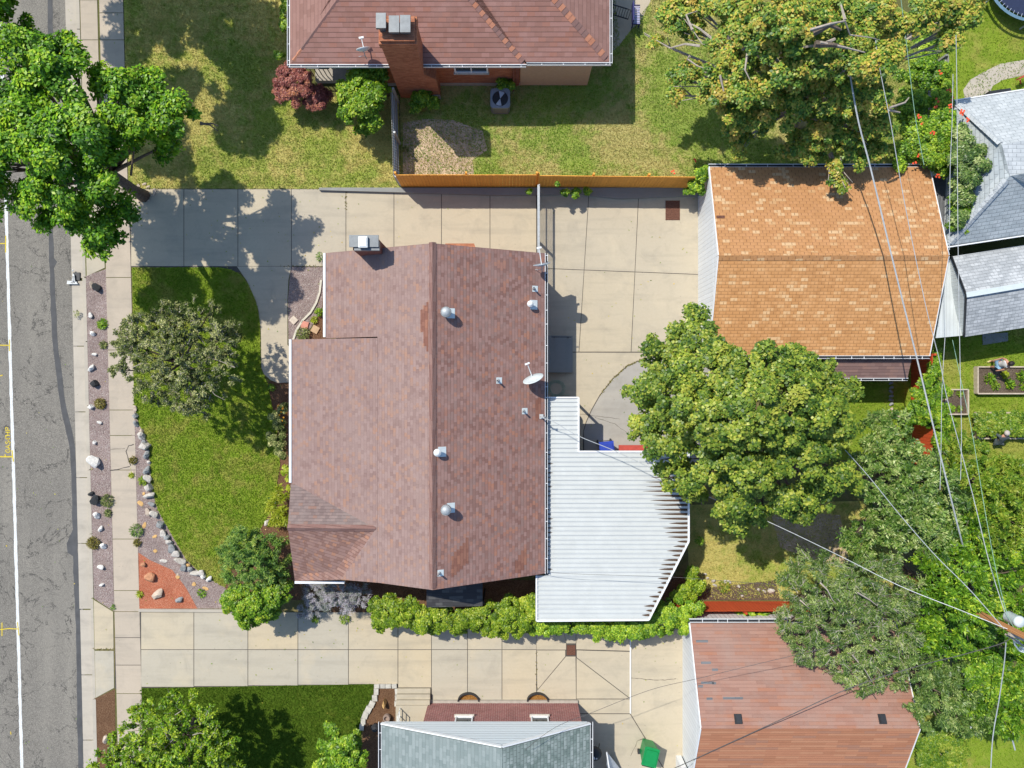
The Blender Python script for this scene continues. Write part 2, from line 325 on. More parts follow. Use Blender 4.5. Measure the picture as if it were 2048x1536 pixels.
n_ = NT('cap_mixed'); t_ = n_.N('ShaderNodeAttribute', attribute_name='tint').outputs['Fac']; M['capmix'] = n_.bsdf(n_.mix(n_.ramp(n_.noise(9, 4), [(.3, 0.), (.8, .4)]), n_.ramp(t_, [(0., (.22, .13, .115)), (.45, (.27, .15, .13)), (.55, (.46, .19, .11)), (1., (.52, .23, .14))]), (.16, .09, .08)), .9)
M['capo'] = plain('cap_orange', (.50, .20, .11), .9, var=.25, vs=2.2); M['capd'] = plain('cap_dark', (.22, .13, .115), .9, var=.25, vs=2.2)
M['orange'] = shingle('shingle_orange', [(0., (.50, .235, .085)), (.12, (.58, .285, .11)), (.36, (.63, .32, .13)), (.62, (.56, .27, .10)), (.88, (.68, .39, .18)), (.94, (.75, .49, .26))], .285, .14, .07, (.17, .075, .03), wear=(.54, .29, .13), wearamt=.15, rowshade=.38)
M['orangeU'] = shingle('shingle_orange_north', [(0., (0.465, 0.223, 0.088)), (.3, (0.513, 0.252, 0.108)), (.62, (0.484, 0.237, 0.098)), (.86, (0.570, 0.342, 0.167)), (.91, (0.646, 0.437, 0.245))], .285, .14, .08, (.13, .05, .025), wear=(.5, .27, .12), wearamt=.15, rowshade=.06)
M['pinkA'] = shingle('shingle_pink', [(0., (0.312, 0.169, 0.129)), (.2, (0.353, 0.190, 0.145)), (.5, (0.383, 0.216, 0.166)), (.8, (0.383, 0.180, 0.118))], .75, .14, wear=(.34, .25, .215), wearamt=.75, rowshade=.25, slotcol=(.2, .11, .09))
M['pinkB'] = shingle('shingle_orange_red', [(0., (0.426, 0.186, 0.102)), (.3, (0.484, 0.213, 0.119)), (.6, (0.513, 0.246, 0.140)), (.85, (0.388, 0.197, 0.130))], .95, .14, rowshade=.3, slotcol=(.22, .08, .05), wob=.0)
M['slateL'] = shingle('shingle_slate', [(0., (.20, .245, .24)), (.3, (.24, .285, .28)), (.7, (.29, .335, .33))], .25, .16, wear=(.27, .3, .29), rowshade=.35, slotcol=(.12, .145, .145))
M['slateR'] = shingle('shingle_slate_east', [(0., (.17, .22, .20)), (.3, (.24, .29, .27)), (.7, (.33, .38, .36))], .25, .16, .07, rowshade=.7, slotcol=(.07, .09, .085))
M['pale'] = shingle('shingle_pale', [(0., (.38, .42, .44)), (.4, (.43, .475, .495)), (.8, (.48, .52, .54))], .34, .17, .05, (.14, .155, .165), rowshade=.5)
M['paleU'] = shingle('shingle_pale_top', [(0., (.42, .45, .47)), (.4, (.47, .50, .52)), (.8, (.52, .55, .57))], .34, .17, .06, (.17, .185, .2), rowshade=.3)
M['shed'] = shingle('shingle_shed', [(0., (.34, .36, .38)), (.4, (.44, .46, .48)), (.8, (.54, .56, .58))], .3, .15, .06, (.13, .14, .15), rowshade=.7, wear=(.5, .52, .54), wearamt=.5)
M['dkshed'] = shingle('shingle_darkgrey', [(0., (.16, .165, .175)), (.5, (.19, .195, .205))], .3, .16, rowshade=.4, slotcol=(.1, .1, .11))
M['brownroof'] = shingle('shingle_brown', [(0., (.20, .125, .115)), (.4, (.24, .155, .14)), (.8, (.27, .165, .14))], .35, .14, rowshade=.4, slotcol=(.11, .07, .065))
M['black'] = shingle('shingle_black', [(0., (.045, .045, .05)), (.5, (.065, .065, .07)), (.85, (.1, .1, .1))], .3, .15, rowshade=.3, slotcol=(.03, .03, .03))
M['brickred'] = brick('brick_orange', [(0., (.36, .125, .065)), (.5, (.45, .165, .085)), (1., (.52, .21, .11))], (.34, .19, .13), ms=.006)
M['brickdk'] = brick('brick_maroon', [(0., (.20, .055, .05)), (.5, (.27, .075, .07)), (1., (.32, .10, .09))], (.55, .42, .40), .2, .07, .009)
M['brickch'] = brick('brick_chimney', [(0., (.22, .07, .05)), (1., (.32, .11, .08))], (.2, .12, .1))
M['stucco'] = plain('stucco_tan', (.50, .345, .24), .9, var=.06, bump=(60, .004))
M['white'] = plain('white_trim', (.78, .79, .80), .5, var=.05, vs=3)
M['siding'] = stripes('white_siding', (.74, .77, .80), .2, .07, 0, dark=.72, dirt=(.6, .62, .63))
M['sidingh'] = stripes('white_gable_boards', (.72, .78, .82), .2, .05, 1, dark=.8, dirt=(.66, .7, .73))
M['siding_shed'] = stripes('shed_siding', (.58, .62, .63), .16, .07, 0, dark=.75)
M['metalroof'] = plain('white_metal_roof', (.53, .55, .545), .5, var=.04, vs=2., spec=.5)
M['galv'] = plain('galvanised', (.46, .48, .49), .6, .35, var=.1, vs=9)
M['whitem'] = plain('white_metal', (.76, .78, .78), .35, .0, var=.06)
M['dark'] = plain('dark_metal', (.035, .037, .042), .5, .2); M['capgrey'] = plain('chimney_cap_grey', (.16, .175, .19), .4, .3)
M['dish'] = plain('dish_grey', (.42, .47, .52), .45, .1, var=.05); M['dishl'] = plain('dish_light', (.62, .68, .69), .45, .1, var=.05)
M['stone'] = plain('stone_sill', (.55, .50, .44), .9); M['foundation'] = plain('foundation', (.40, .36, .31), .95)
M['glass'] = glassm()
M['cedar'] = stripes('cedar_boards', (.80, .37, .06), .145, .03, 0, .75, .8, dirt=(.48, .185, .03))
M['redfence'] = stripes('red_boards', (.58, .085, .025), .15, .04, 0, .7, .8, dirt=(.47, .06, .02))
M['greywood'] = stripes('grey_boards', (.36, .36, .34), .1, .12, 0, .85, .5)
M['wood'] = plain('weathered_timber', (.52, .44, .34), .9, var=.15, vs=8)
M['pole'] = stripes('pole_wood', (.36, .165, .06), .07, .15, 0, .85, .6)
M['bark'] = plain('bark', (.17, .13, .10), .95, var=.3, vs=12, bump=(30, .03)); M['barkp'] = plain('pale_bark', (.42, .36, .30), .9, var=.2, vs=10, bump=(40, .01))
M['twig'] = plain('grey_twig', (.40, .365, .32), .9, var=.15)
M['rockw'] = plain('white_rock', (.78, .75, .70), .85, var=.14, vs=9, bump=(18, .03)); M['rockb'] = plain('black_rock', (.035, .037, .04), .8, var=.3, vs=9, bump=(18, .03))
M['rockg'] = plain('grey_rock', (.31, .32, .32), .85, var=.25, vs=6, bump=(14, .03)); M['rockt'] = plain('tan_rock', (.58, .47, .37), .9, var=.2, vs=7, bump=(14, .03)); M['rocko'] = plain('ochre_rock', (.62, .38, .15), .9, var=.2, vs=7, bump=(14, .02))
M['rockp'] = plain('pale_boulder', (.57, .525, .47), .9, var=.2, vs=6, bump=(14, .03)); M['rockbr'] = plain('brown_boulder', (.50, .24, .13), .9, var=.2, vs=8, bump=(16, .02))
M['acbox'] = plain('ac_cabinet', (.24, .265, .30), .5, .1); M['acfan'] = plain('fan_blade', (.5, .55, .62), .4, .3); M['acgrill'] = stripes('ac_louvre', (.25, .26, .28), .05, .3, 0, .5, .4)
M['blue'] = plain('blue_plastic', (.03, .065, .42), .45); M['green'] = plain('green_plastic', (.01, .25, .07), .38, var=.08); M['redp'] = plain('red_plastic', (.5, .08, .06), .5)
M['navy'] = plain('navy_paint', (.035, .035, .16), .5); M['navyseat'] = plain('lilac_slat', (.42, .42, .60), .5)
M['tramp'] = plain('trampoline_mat', (.018, .028, .07), .7); M['tpad'] = plain('trampoline_pad', (.12, .22, .30), .6)
M['skin'] = plain('skin', (.50, .26, .17), .55, var=.04); M['hair'] = plain('dark_hair', (.02, .014, .012), .6); M['hairg'] = plain('grey_hair', (.5, .45, .41), .8)
M['cloth_w'] = plain('white_cloth', (.72, .70, .70), .9); M['cloth_b'] = plain('pale_blue_cloth', (.22, .38, .52), .9); M['cloth_d'] = plain('charcoal_cloth', (.075, .095, .10), .9); M['shoe'] = plain('shoe', (.62, .6, .25), .7)
M['cable'] = plain('cable_grey', (.50, .52, .53), .5, .3); M['cabled'] = plain('cable_dark', (.09, .085, .085), .6); M['cableg'] = plain('cable_green', (.25, .42, .32), .5)
M['rust'] = plain('rusty_grate', (.17, .075, .05), .9, var=.4, vs=30)
M['paverg'] = plain('paver_cream', (.62, .53, .43), .9); M['paverp'] = plain('paver_coral', (.62, .27, .20), .9); M['pavert'] = plain('paver_tan', (.52, .36, .22), .9); M['paverw'] = plain('edging_block', (.52, .49, .43), .9, var=.2, vs=5)
M['edging'] = plain('pale_edging', (.60, .56, .46), .9)
M['petal'] = plain('red_petal', (.75, .09, .03), .6, var=.1); M['petalw'] = plain('pale_petal', (.75, .68, .72), .6); M['petaly'] = plain('amber_petal', (.75, .34, .02), .6)
M['clay'] = plain('clay_pot', (.3, .22, .18), .8)
# leaf materials
G = lambda *p: p
M['L_street'] = leafmat('leaf_street', G((0.029, 0.101, 0.007), (0.094, 0.246, 0.009), (0.223, 0.448, 0.013), (0.447, 0.605, 0.034)), .02, 0.15)
M['L_olive'] = leafmat('leaf_olive', G((0.040, 0.066, 0.019), (0.126, 0.166, 0.050), (0.278, 0.318, 0.108), (0.655, 0.633, 0.288)), .0, 0.12)
M['L_maple'] = leafmat('leaf_maple', G((0.037, 0.090, 0.012), (0.135, 0.222, 0.022), (0.269, 0.354, 0.036), (0.490, 0.504, 0.072)), .02, 0.15)
M['L_auburn'] = leafmat('leaf_yellowing', G((0.054, 0.134, 0.020), (0.152, 0.291, 0.031), (0.315, 0.403, 0.050), (0.521, 0.504, 0.067), (0.652, 0.448, 0.090)), .02, 0.15)
M['L_vine'] = leafmat('leaf_vine', G((0.038, 0.105, 0.006), (0.109, 0.246, 0.014), (0.222, 0.395, 0.025), (0.501, 0.638, 0.048)), .02, 0.15)
M['L_silver'] = leafmat('leaf_silver', G((0.034, 0.090, 0.013), (0.112, 0.213, 0.028), (0.224, 0.347, 0.062), (0.470, 0.538, 0.190)), .03, 0.10)
M['L_lime'] = leafmat('leaf_lime', G((0.05, 0.12, 0.01), (0.13, 0.24, 0.015), (0.25, 0.36, 0.03), (0.4, 0.44, 0.06)), .02, 0.15)
M['L_feather'] = leafmat('leaf_feathery', G((0.038, 0.085, 0.018), (0.107, 0.195, 0.033), (0.214, 0.325, 0.065), (0.479, 0.533, 0.195)), .03, 0.10)
M['L_bright'] = leafmat('leaf_bright', G((0.044, 0.112, 0.005), (0.115, 0.251, 0.010), (0.250, 0.416, 0.023), (0.476, 0.569, 0.043)), .02, 0.15)
M['L_conifer'] = leafmat('leaf_conifer', G((0.054, 0.121, 0.019), (0.109, 0.222, 0.034), (0.215, 0.352, 0.056), (0.428, 0.501, 0.088)), .02, 0.07)
M['L_hedge'] = leafmat('leaf_hedge', G((0.057, 0.119, 0.005), (0.143, 0.248, 0.010), (0.284, 0.412, 0.020), (0.542, 0.596, 0.062)), .02, 0.15)
M['L_barb'] = leafmat('leaf_barberry', G((0.168, 0.042, 0.038), (0.300, 0.090, 0.076), (0.408, 0.156, 0.130), (0.576, 0.240, 0.108)), .02, 0.10)
M['L_sage'] = leafmat('leaf_sage', G((0.164, 0.218, 0.132), (0.346, 0.346, 0.328), (0.510, 0.455, 0.540), (0.692, 0.619, 0.753)), .02, 0.07)
M['L_chart'] = leafmat('leaf_chartreuse', G((0.143, 0.220, 0.007), (0.286, 0.374, 0.013), (0.462, 0.506, 0.033), (0.660, 0.660, 0.099)), .02, 0.15)
M['L_dry'] = leafmat('leaf_dry', G((0.084, 0.072, 0.014), (0.180, 0.144, 0.029), (0.240, 0.216, 0.043), (0.312, 0.264, 0.072)), .02, 0.10)
# ---------------------------------------------------------------- ground, road, paving
def inset(pts, d=.65):
    cx = sum(p[0] for p in pts) / len(pts); cy = sum(p[1] for p in pts) / len(pts); o = []
    for x, y in pts:
        sx = (1 if x < cx else -1) * min(d, abs(x - cx)); sy = (1 if y < cy else -1) * min(d, abs(y - cy)); o.append((x + sx, y + sy))
    return o
def flat(name, pts, z, mat, kind='structure', tint=.5):
    return struct(name, MB().face([W(x, y) + Vector((0, 0, z)) for x, y in ccw(pts)], tint), mat, kind)
def ccw(pts):
    a = sum(pts[i][0] * pts[(i + 1) % len(pts)][1] - pts[(i + 1) % len(pts)][0] * pts[i][1] for i in range(len(pts)))
    return list(pts) if a < 0 else list(pts)[::-1]      # y runs down in pixels
def G0(x, y, z): p = W(x, y, 0); p.z = z; return p
kx = lambda y: 166 + (y - 600) * .0235         # kerb street edge (pixels)
sxl = lambda y: 212 + (y - 560) * .025; sxr = lambda y: 263 + (y - 560) * .0255
m = MB(); Y0, Y1 = -5200, 6800
prof = [(-5200, -.005), (-560, -.005), (-560, -.16), (6, -.16), (6, -.015), (7, -.004), (5200, -.004)]
for (a, za), (b, zb) in zip(prof, prof[1:]):
    if a == b: m.face([G0(kx(Y1) + a, Y1, za), G0(kx(Y1) + b, Y1, zb), G0(kx(Y0) + b, Y0, zb), G0(kx(Y0) + a, Y0, za)])
    else: m.face([G0(kx(Y1) + a, Y1, za), G0(kx(Y1) + b, Y1, zb), G0(kx(Y0) + b, Y0, zb), G0(kx(Y0) + a, Y0, za)])
struct('ground', m, M['ground'])
m = MB(); m.face([G0(kx(y) + d, y, -.14) for d, y in ((-540, 3500), (-18, 3500), (-18, -2500), (-540, -2500))]); struct('road', m, M['asphalt'])
def ks(name, d0, d1, y0, y1, z0, z1, mat, n=1, g=0.8):
    m = MB()
    for i in range(n):
        a = y0 + (y1 - y0) * i / n + g; b = y0 + (y1 - y0) * (i + 1) / n - g
        m.prism([tuple(G0(kx(q) + d, q, 0).xy) for d, q in ((d0, b), (d1, b), (d1, a), (d0, a))], z0, z1, R.random())
    return struct(name, m, mat)
ks('gutter', -25, .5, -900, 556, -.3, -.128, M['gutterc'], 9); ks('gutter', -25, .5, 560, 1220, -.3, -.128, M['gutterc'], 5); ks('gutter', -24, .5, 1221, 2400, -.3, -.128, M['gutterc'], 9)
ks('kerb', 0, 7, -900, 378, -.3, .012, M['kerb'], 8); ks('kerb', 0, 7, 555, 1196, -.3, .012, M['kerb'], 5); ks('kerb', 0, 7, 1398, 2400, -.3, .012, M['kerb'], 7)
ks('kerb', 0, 7, 379, 554, -.3, -.03, M['kerb'], 1); ks('kerb', 0, 7, 1197, 1397, -.3, -.03, M['kerb'], 2)
# tar seal strip with bulges, white edge line
ty = [(97, -300, 10), (97, 350, 10), (98, 470, 9), (99, 515, 10), (103, 523, 17), (100, 535, 9), (103, 620, 11), (107, 690, 10), (113, 740, 11), (121, 800, 11), (131, 850, 12), (142, 900, 11), (145, 980, 10), (147, 1060, 11), (141, 1090, 22), (141, 1104, 21), (148, 1112, 11), (149, 1160, 11), (153, 1240, 11), (155, 1320, 10), (156, 1430, 11), (158, 1536, 9), (163, 1800, 9)]
pa, ww = [], []
for (a, b, w), (c, d, w2) in zip(ty, ty[1:]):
    n = max(1, int((d - b) / 16))
    for i in range(n):
        t = i / n; pa.append(G0(a + (c - a) * t + R.uniform(-.7, .7), b + (d - b) * t, -.136)); ww.append((w + (w2 - w) * t + R.uniform(-.8, .8)) / S)
struct('tar_strip', MB().ribbon(pa, ww), M['tar'])
pa = [G0(-4 + .0285 * (y + 0) + R.uniform(-.35, .35), y, -.136) for y in range(-400, 2000, 9)]
struct('lane_line', MB().ribbon(pa, [R.uniform(5.2, 7.0) / S for _ in pa]), M['white_paint'])
# yellow utility paint marks on the road
ym = MB()
def ys(pts, w=2.1): ym.ribbon([G0(x + R.uniform(-.2, .2), y, -.132 + .0004 * len(ym.f) / 6) for x, y in pts], w / S)
ys([(-6, 914), (4, 914), (12, 914), (22, 914)], 2.6); ys([(20, 901), (21, 912), (23, 924)], 2.4); ys([(6, 909), (7, 914)], 2)
ys([(-6, 690), (14, 690.5)], 2.2); ys([(15, 679), (15, 702)], 2.2); ys([(-6, 486), (7, 486)], 2); ys([(7.5, 470), (7, 504)], 2.2); ys([(-4, 752), (1, 750)], 2)
ys([(-8, 1261), (0, 1261), (12, 1259), (22, 1259.5), (34, 1260)], 1.9); ys([(31, 1246), (34, 1273)], 1.9); ys([(0, 1247), (0, 1274)], 1.9); ys([(8, 1092), (10, 1094)], 2); ys([(17, 1466), (18, 1472)], 1.6)
GL = {'G': [[(.9, .8), (.5, 1), (.1, .7), (.1, .3), (.5, 0), (.9, .2), (.9, .5), (.55, .5)]], 'A': [[(0, 0), (.5, 1), (1, 0)], [(.2, .4), (.8, .4)]], 'S': [[(.9, .85), (.5, 1), (.1, .78), (.5, .5), (.9, .25), (.5, 0), (.1, .15)]],
      '4': [[(.75, 0), (.75, 1), (.1, .4), (.95, .4)]], '"': [[(.3, 1.05), (.3, .8)], [(.7, 1.05), (.7, .8)]], 'H': [[(.1, 0), (.1, 1)], [(.9, 0), (.9, 1)], [(.1, .5), (.9, .5)]], 'P': [[(.1, 0), (.1, 1), (.7, 1), (.85, .75), (.6, .5), (.1, .5)]]}
for ch, yb, gw in (('G', 906, 7.5), ('A', 897.5, 7), ('S', 889, 7), ('4', 883, 7.5), ('"', 876.5, 5), ('H', 872, 8), ('P', 862, 8.5)):
    for st in GL[ch]: ys([(16.5 - b * 9.5, yb - a * gw) for a, b in st], 1.7)
o = struct('road_markings', ym, M['yellow'])
# sidewalk
def paving(name, polys, mat, z=.014):
    m = MB()
    for p in polys: m.prism([tuple(G0(x, y, 0).xy) for x, y in ccw(inset(p))], -.1, z, R.random())
    return struct(name, m, mat)
js = [-260, -160, -60, 26, 80, 150, 260, 377]; sw = [[(sxl(a), a), (sxr(a) - 2, a), (sxr(b) - 2, b), (sxl(b), b)] for a, b in zip(js, js[1:])]
js = [377, 470, 555, 700, 820, 871, 940, 1078, 1181, 1223, 1275, 1330, 1387, 1450, 1540, 1640, 1740]; sw += [[(sxl(a), a), (sxr(a), a), (sxr(b), b), (sxl(b), b)] for a, b in zip(js, js[1:])]
paving('sidewalk', sw, M['walk'])
paving('sidewalk', [[(kx(a) + 8, a), (sxl(a) - 3, a), (sxl(b) - 3, b), (kx(b) + 8, b)] for a, b in ((-200, -90), (-90, 0), (0, 80), (80, 200), (200, 300), (300, 376))], M['walk'], .013)
cr = MB()
def crack(pts, w=1.0, z=.0185):
    q = []
    for (a, b), (c, d) in zip(pts, pts[1:]):
        n = max(2, int(math.hypot(c - a, d - b) / 5)); q += [G0(a + (c - a) * i / n + R.uniform(-.6, .6), b + (d - b) * i / n + R.uniform(-.6, .6), z) for i in range(n)]
    q.append(G0(pts[-1][0], pts[-1][1], z)); cr.ribbon(q, [w * R.uniform(.5, 1.4) / S for _ in q])
crack([(219, 941), (235, 939), (247, 935), (260, 933)], 1.8); crack([(268, 889), (257, 892), (253, 902), (257, 918), (262, 932)], 1.8); crack([(221, 899), (250, 897)], .8)
crack([(1262, 1355), (1300, 1359), (1330, 1360), (1352, 1357)], .9); crack([(1292, 1475), (1275, 1481), (1267, 1500), (1261, 1512)], .9); crack([(1190, 835), (1230, 848), (1262, 872)], .7); crack([(1160, 828), (1240, 838)], .6)
struct('pavement_cracks', cr, M['joint'])
# driveway aprons (sloping to the gutter)
m = MB()
for p, zz in (([(169, 380), (sxl(380) - 1, 378), (sxl(535) - 1, 536), (173, 553)], 0), ([(187, 1199), (227, 1223), (228, 1299), (189, 1299)], 0), ([(189, 1301), (228, 1301), (229, 1376), (191, 1396)], 0)):
    P = [G0(x, y, 0) for x, y in ccw(inset(p, .6))]
    for q in P: q.z = .006 if q.x < W(200, 0).x else .014
    m.slab(P, .2, R.random())
struct('driveway_apron', m, M['conc2'])
X = [262, 368, 476, 583, 692, 788, 883, 980, 1073]
dr = [[(a, 378), (b, 378), (b, 533), (a, 533)] for a, b in zip(X[:3], X[1:4])] + [[(583, 378), (692, 378), (692, 533), (583, 533)]] + [[(a, 381), (b, 381), (b, 565), (a, 565)] for a, b in zip(X[4:], X[5:])]
paving('driveway', dr, M['conc'])
flat('driveway_base', [(258, 376), (1398, 380), (1398, 760), (1300, 940), (1040, 940), (1040, 570), (258, 534)], .004, M['joint'])
j1 = lambda y: 1176 - (y - 415) * .0625; j2 = lambda y: 1276 - (y - 415) * .048; hh = lambda x: 537 + (x - 1090) * .039
pt = []
for a, b in ((384, None), (None, 704)):
    for L, Rr in ((lambda y: 1075, j1), (j1, j2), (j2, lambda y: 1397)):
        y0 = a if a else hh((L(540) + Rr(540)) / 2); y1 = b if b else hh((L(540) + Rr(540)) / 2)
        q0, q1 = (a, None) if a else (None, b)
        P = [(L(y0), y0 if a else hh(L(540))), (Rr(y0), y0 if a else hh(Rr(540))), (Rr(y1), y1 if b else hh(Rr(540))), (L(y1), y1 if b else hh(L(540)))]
        pt.append(P)
arc = [(1330, 706), (1285, 718), (1254, 732), (1225, 758), (1200, 790), (1183, 820), (1172, 845), (1167, 862)]
paving('patio', pt, M['conc'])
m = MB(); m.prism([tuple(G0(x, y, 0).xy) for x, y in ccw([(1040, 705)] + [(x - .7, y - .5) for x, y in arc] + [(1165, 940), (1040, 940)])], -.1, .014, .3); struct('patio', m, M['conc'])
m = MB(); m.prism([tuple(G0(x, y, 0).xy) for x, y in ccw([(1420, 706)] + [(x + .7, y + .6) for x, y in arc] + [(1169, 940), (1420, 940)])], -.1, .016, .9); struct('patio', m, M['cgrey'] if False else concrete('concrete_pale_grey', (.44, .40, .345), (.38, .36, .33)))
# lower neighbour's driveway
flat('driveway_base', [(230, 1224), (1368, 1224), (1368, 1700), (1150, 1700), (1150, 1400), (795, 1402), (795, 1374), (230, 1378)], .004, M['joint'])
X = [282, 388, 496, 596, 697, 796, 863, 935, 1004, 1073]; d2 = []
for i, (a, b) in enumerate(zip(X, X[1:])):
    d2.append([(a, 1224), (b, 1224), (b, 1299), (a, 1299)])
    lo = 1374 - (a - 282) * .014 if b < 800 else (1375 if b < 870 else 1401)
    d2.append([(a, 1299), (b, 1299), (b, lo), (a, lo)])
paving('driveway', d2, M['conc2'])
P2 = [[(1073, 1224), (1120, 1224), (1132, 1287), (1132, 1299), (1073, 1299)], [(1152, 1224), (1260, 1224), (1260, 1302), (1152, 1299)], [(1120, 1224), (1152, 1224), (1152, 1287), (1132, 1287)],
      [(1073, 1300), (1131, 1300), (1131, 1312), (1074, 1380)], [(1132, 1313), (1151, 1313), (1152, 1398), (1074, 1398), (1074, 1382)], [(1153, 1300), (1260, 1303), (1260, 1396), (1153, 1314)], [(1153, 1316), (1259, 1397), (1153, 1397)],
      [(1153, 1398), (1260, 1398), (1260, 1427), (1153, 1427)], [(1261.5, 1224), (1366, 1224), (1366, 1598), (1261.5, 1427.5)], [(1140, 1428), (1260, 1428), (1360, 1592), (1360, 1720), (1140, 1720)]]
m = MB()
for p in P2: m.prism([tuple(G0(x, y, 0).xy) for x, y in ccw(inset(p, .6) if len(p) == 4 and p[2][1] < 1450 else p)], -.1, .014, R.random())
struct('driveway', m, M['conc'])
# curved front walk, edging and beds
walk = [(474, 533), (583, 533), (577, 560), (575, 600), (575, 690), (590, 700), (590, 764), (556, 766), (541, 760), (528, 748), (523, 735), (522, 660), (517, 620), (507, 590), (494, 562)]
flat('footpath', walk, .0135, M['conc'], tint=.4)
flat('mulch_bed', [(kx(552) + 7, 552), (212, 538), (sxl(1222), 1223), (188, 1197), (kx(1000) + 7, 1000)], .006, M['gravel'])
flat('mulch_bed', [(190, 1397), (230, 1378), (233, 1700), (196, 1700)], .006, M['brownmulch'])
flat('gravel_bed', [(583, 534), (650, 534), (650, 600), (640, 625), (622, 655), (585, 692), (577, 690), (576, 600), (579, 560)], .007, M['gravel'])
flat('planting_bed', [(650, 534), (660, 534), (660, 700), (583, 694), (624, 656), (643, 622)], .009, M['brownmulch'])
def edg(pts, w, name='bed_edging', h=.07):
    m = MB()
    for a, b in zip(pts, pts[1:]): m.beam(G0(*a, h / 2), G0(*b, h / 2), w / S, h)
    return single(name, m, M['edging'], 'thin pale curved concrete edging between the pink gravel and the planting bed by the house', 'garden edging')
edg([(643, 560), (640, 585), (633, 606), (622, 625), (605, 642), (594, 660), (586, 682)], 4)
flat('gravel_bed', [(263, 820), (268, 812), (279, 850), (297, 885), (300, 915), (303, 975), (316, 1020), (345, 1072), (372, 1118), (405, 1150), (450, 1175), (470, 1217), (350, 1217), (277, 1120), (272, 1000), (262, 930), (267, 890), (262, 860)], .007, M['gravel'])
flat('red_mulch_bed', [(277, 1105), (300, 1120), (345, 1140), (372, 1175), (395, 1217), (279, 1217)], .011, M['redmulch'])
single('garden_kerb', MB().prism([tuple(G0(x, y, 0).xy) for x, y in ccw([(279, 1217), (465, 1218), (465, 1223.5), (279, 1222.5)])], 0, .1), M['kerb'], 'low pale concrete kerb along the red mulch bed beside the lower driveway', 'garden kerb')
flat('planting_bed', [(538, 762), (600, 762), (620, 1200), (420, 1200), (470, 1120), (520, 1060), (548, 1010), (560, 930), (556, 870), (540, 800)], .006, M['brownmulch'])
flat('planting_bed', [(595, 1160), (1110, 1160), (1400, 1150), (1400, 1262), (1000, 1262), (735, 1238), (620, 1236)], .007, M['brownmulch'])
flat('planting_bed', [(748, 1370), (795, 1372), (795, 1560), (720, 1560), (728, 1420)], .007, M['brownmulch'])
# lawns
lawns = []
def lawn(pts, mat, z, dens, h=.06, grass=True, label=None):
    flat('lawn', pts, z, M[mat]); lawns.append((pts, mat, z, dens, h))
lawn([(sxr(-40) - 1, -60), (592, -60), (592, 150), (700, 210), (797, 190), (802, 378), (258, 377)], 'lawn_dry', .010, 900)
lawn([(800, 166), (1175, 166), (1175, -60), (1225, -60), (1240, 90), (1330, -40), (1700, -60), (1860, 60), (1880, 330), (1420, 330), (1396, 378), (802, 378)], 'lawn_back', .010, 900)
lawn([(265, 535), (440, 535), (462, 539), (482, 550), (497, 568), (512, 600), (520, 640), (521, 735), (535, 765), (556, 870), (560, 930), (548, 1010), (520, 1060), (470, 1120), (450, 1175), (405, 1150), (372, 1118), (345, 1072), (316, 1020), (303, 975), (300, 915), (297, 885), (279, 850), (268, 812)], 'lawn', .012, 1300)
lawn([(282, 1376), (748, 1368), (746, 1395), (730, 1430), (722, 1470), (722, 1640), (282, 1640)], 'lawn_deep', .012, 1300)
lawn([(1372, 1010), (1800, 1000), (1800, 1197), (1380, 1197)], 'lawn_dry', .011, 700)
lawn([(1868, 640), (2200, 600), (2200, 1200), (1830, 1100), (1830, 800)], 'lawn', .011, 500)
lawn([(1600, 700), (1822, 700), (1822, 920), (1600, 920)], 'lawn', .010, 500)
lawn([(1780, 1380), (2200, 1300), (2200, 1700), (1780, 1700)], 'lawn', .009, 300)
lawn([(1880, -60), (2200, -60), (2200, 200), (1880, 200)], 'lawn', .009, 300)
m = MB().face([G0(x, y, .0145) for x, y in ccw([(806, 246), (850, 238), (905, 240), (965, 262), (975, 300), (945, 320), (948, 350), (840, 352), (806, 350)])]); struct('dirt_patch', m, M['dirt'])
flat('dirt_patch', [(1540, 1020), (1680, 1030), (1700, 1130), (1640, 1125), (1560, 1095)], .0145, M['dirt'])
flat('dirt_patch', [(1375, 1180), (1550, 1160), (1560, 1200), (1370, 1200)], .0148, M['soil'])
flat('footpath', [(1225, -60), (1330, -60), (1283, 40), (1262, 60), (1238, 92), (1190, 130), (1190, -60)], .016, M['conc'])
flat('footpath', [(1929, 196), (1926, 180), (1940, 160), (1965, 145), (2000, 128), (2060, 118), (2150, 115), (2150, 170), (2050, 150), (2005, 160), (1985, 172), (1975, 198)], .016, M['gutterc'])
flat('concrete_pad', [(1376, 1222), (1600, 1222), (1600, 1250), (1376, 1250)], .015, M['cgrey'])
flat('concrete_pad', [(1800, 640), (1822, 640), (1822, 700), (1800, 700)], .012, M['cgrey'])
flat('driveway_base', [(1395, 376), (1395, 720), (1830, 720), (1830, 376)], .003, M['cgrey'])
def inpoly(x, y, P):
    c = np.zeros(len(x), bool); j = len(P) - 1
    for i in range(len(P)):
        xi, yi = P[i]; xj, yj = P[j]
        c ^= ((yi > y) != (yj > y)) & (x < (xj - xi) * (y - yi) / (yj - yi + 1e-9) + xi); j = i
    return c
def rawmesh(name, V, F, tint, mat, parent=None, nv=4):
    me = bpy.data.meshes.new(name); me.vertices.add(len(V)); me.vertices.foreach_set('co', V.astype(np.float32).ravel())
    n = len(F); me.loops.add(n * nv); me.loops.foreach_set('vertex_index', F.astype(np.int32).ravel()); me.polygons.add(n)
    me.polygons.foreach_set('loop_start', np.arange(0, n * nv, nv, dtype=np.int32))
    me.update(calc_edges=True); at = me.attributes.new('tint', 'FLOAT', 'FACE'); at.data.foreach_set('value', tint.astype(np.float32))
    me.materials.append(mat); ob = bpy.data.objects.new(name, me); ORG[ob.name] = Vector((0, 0, 0)); return link(ob, parent)
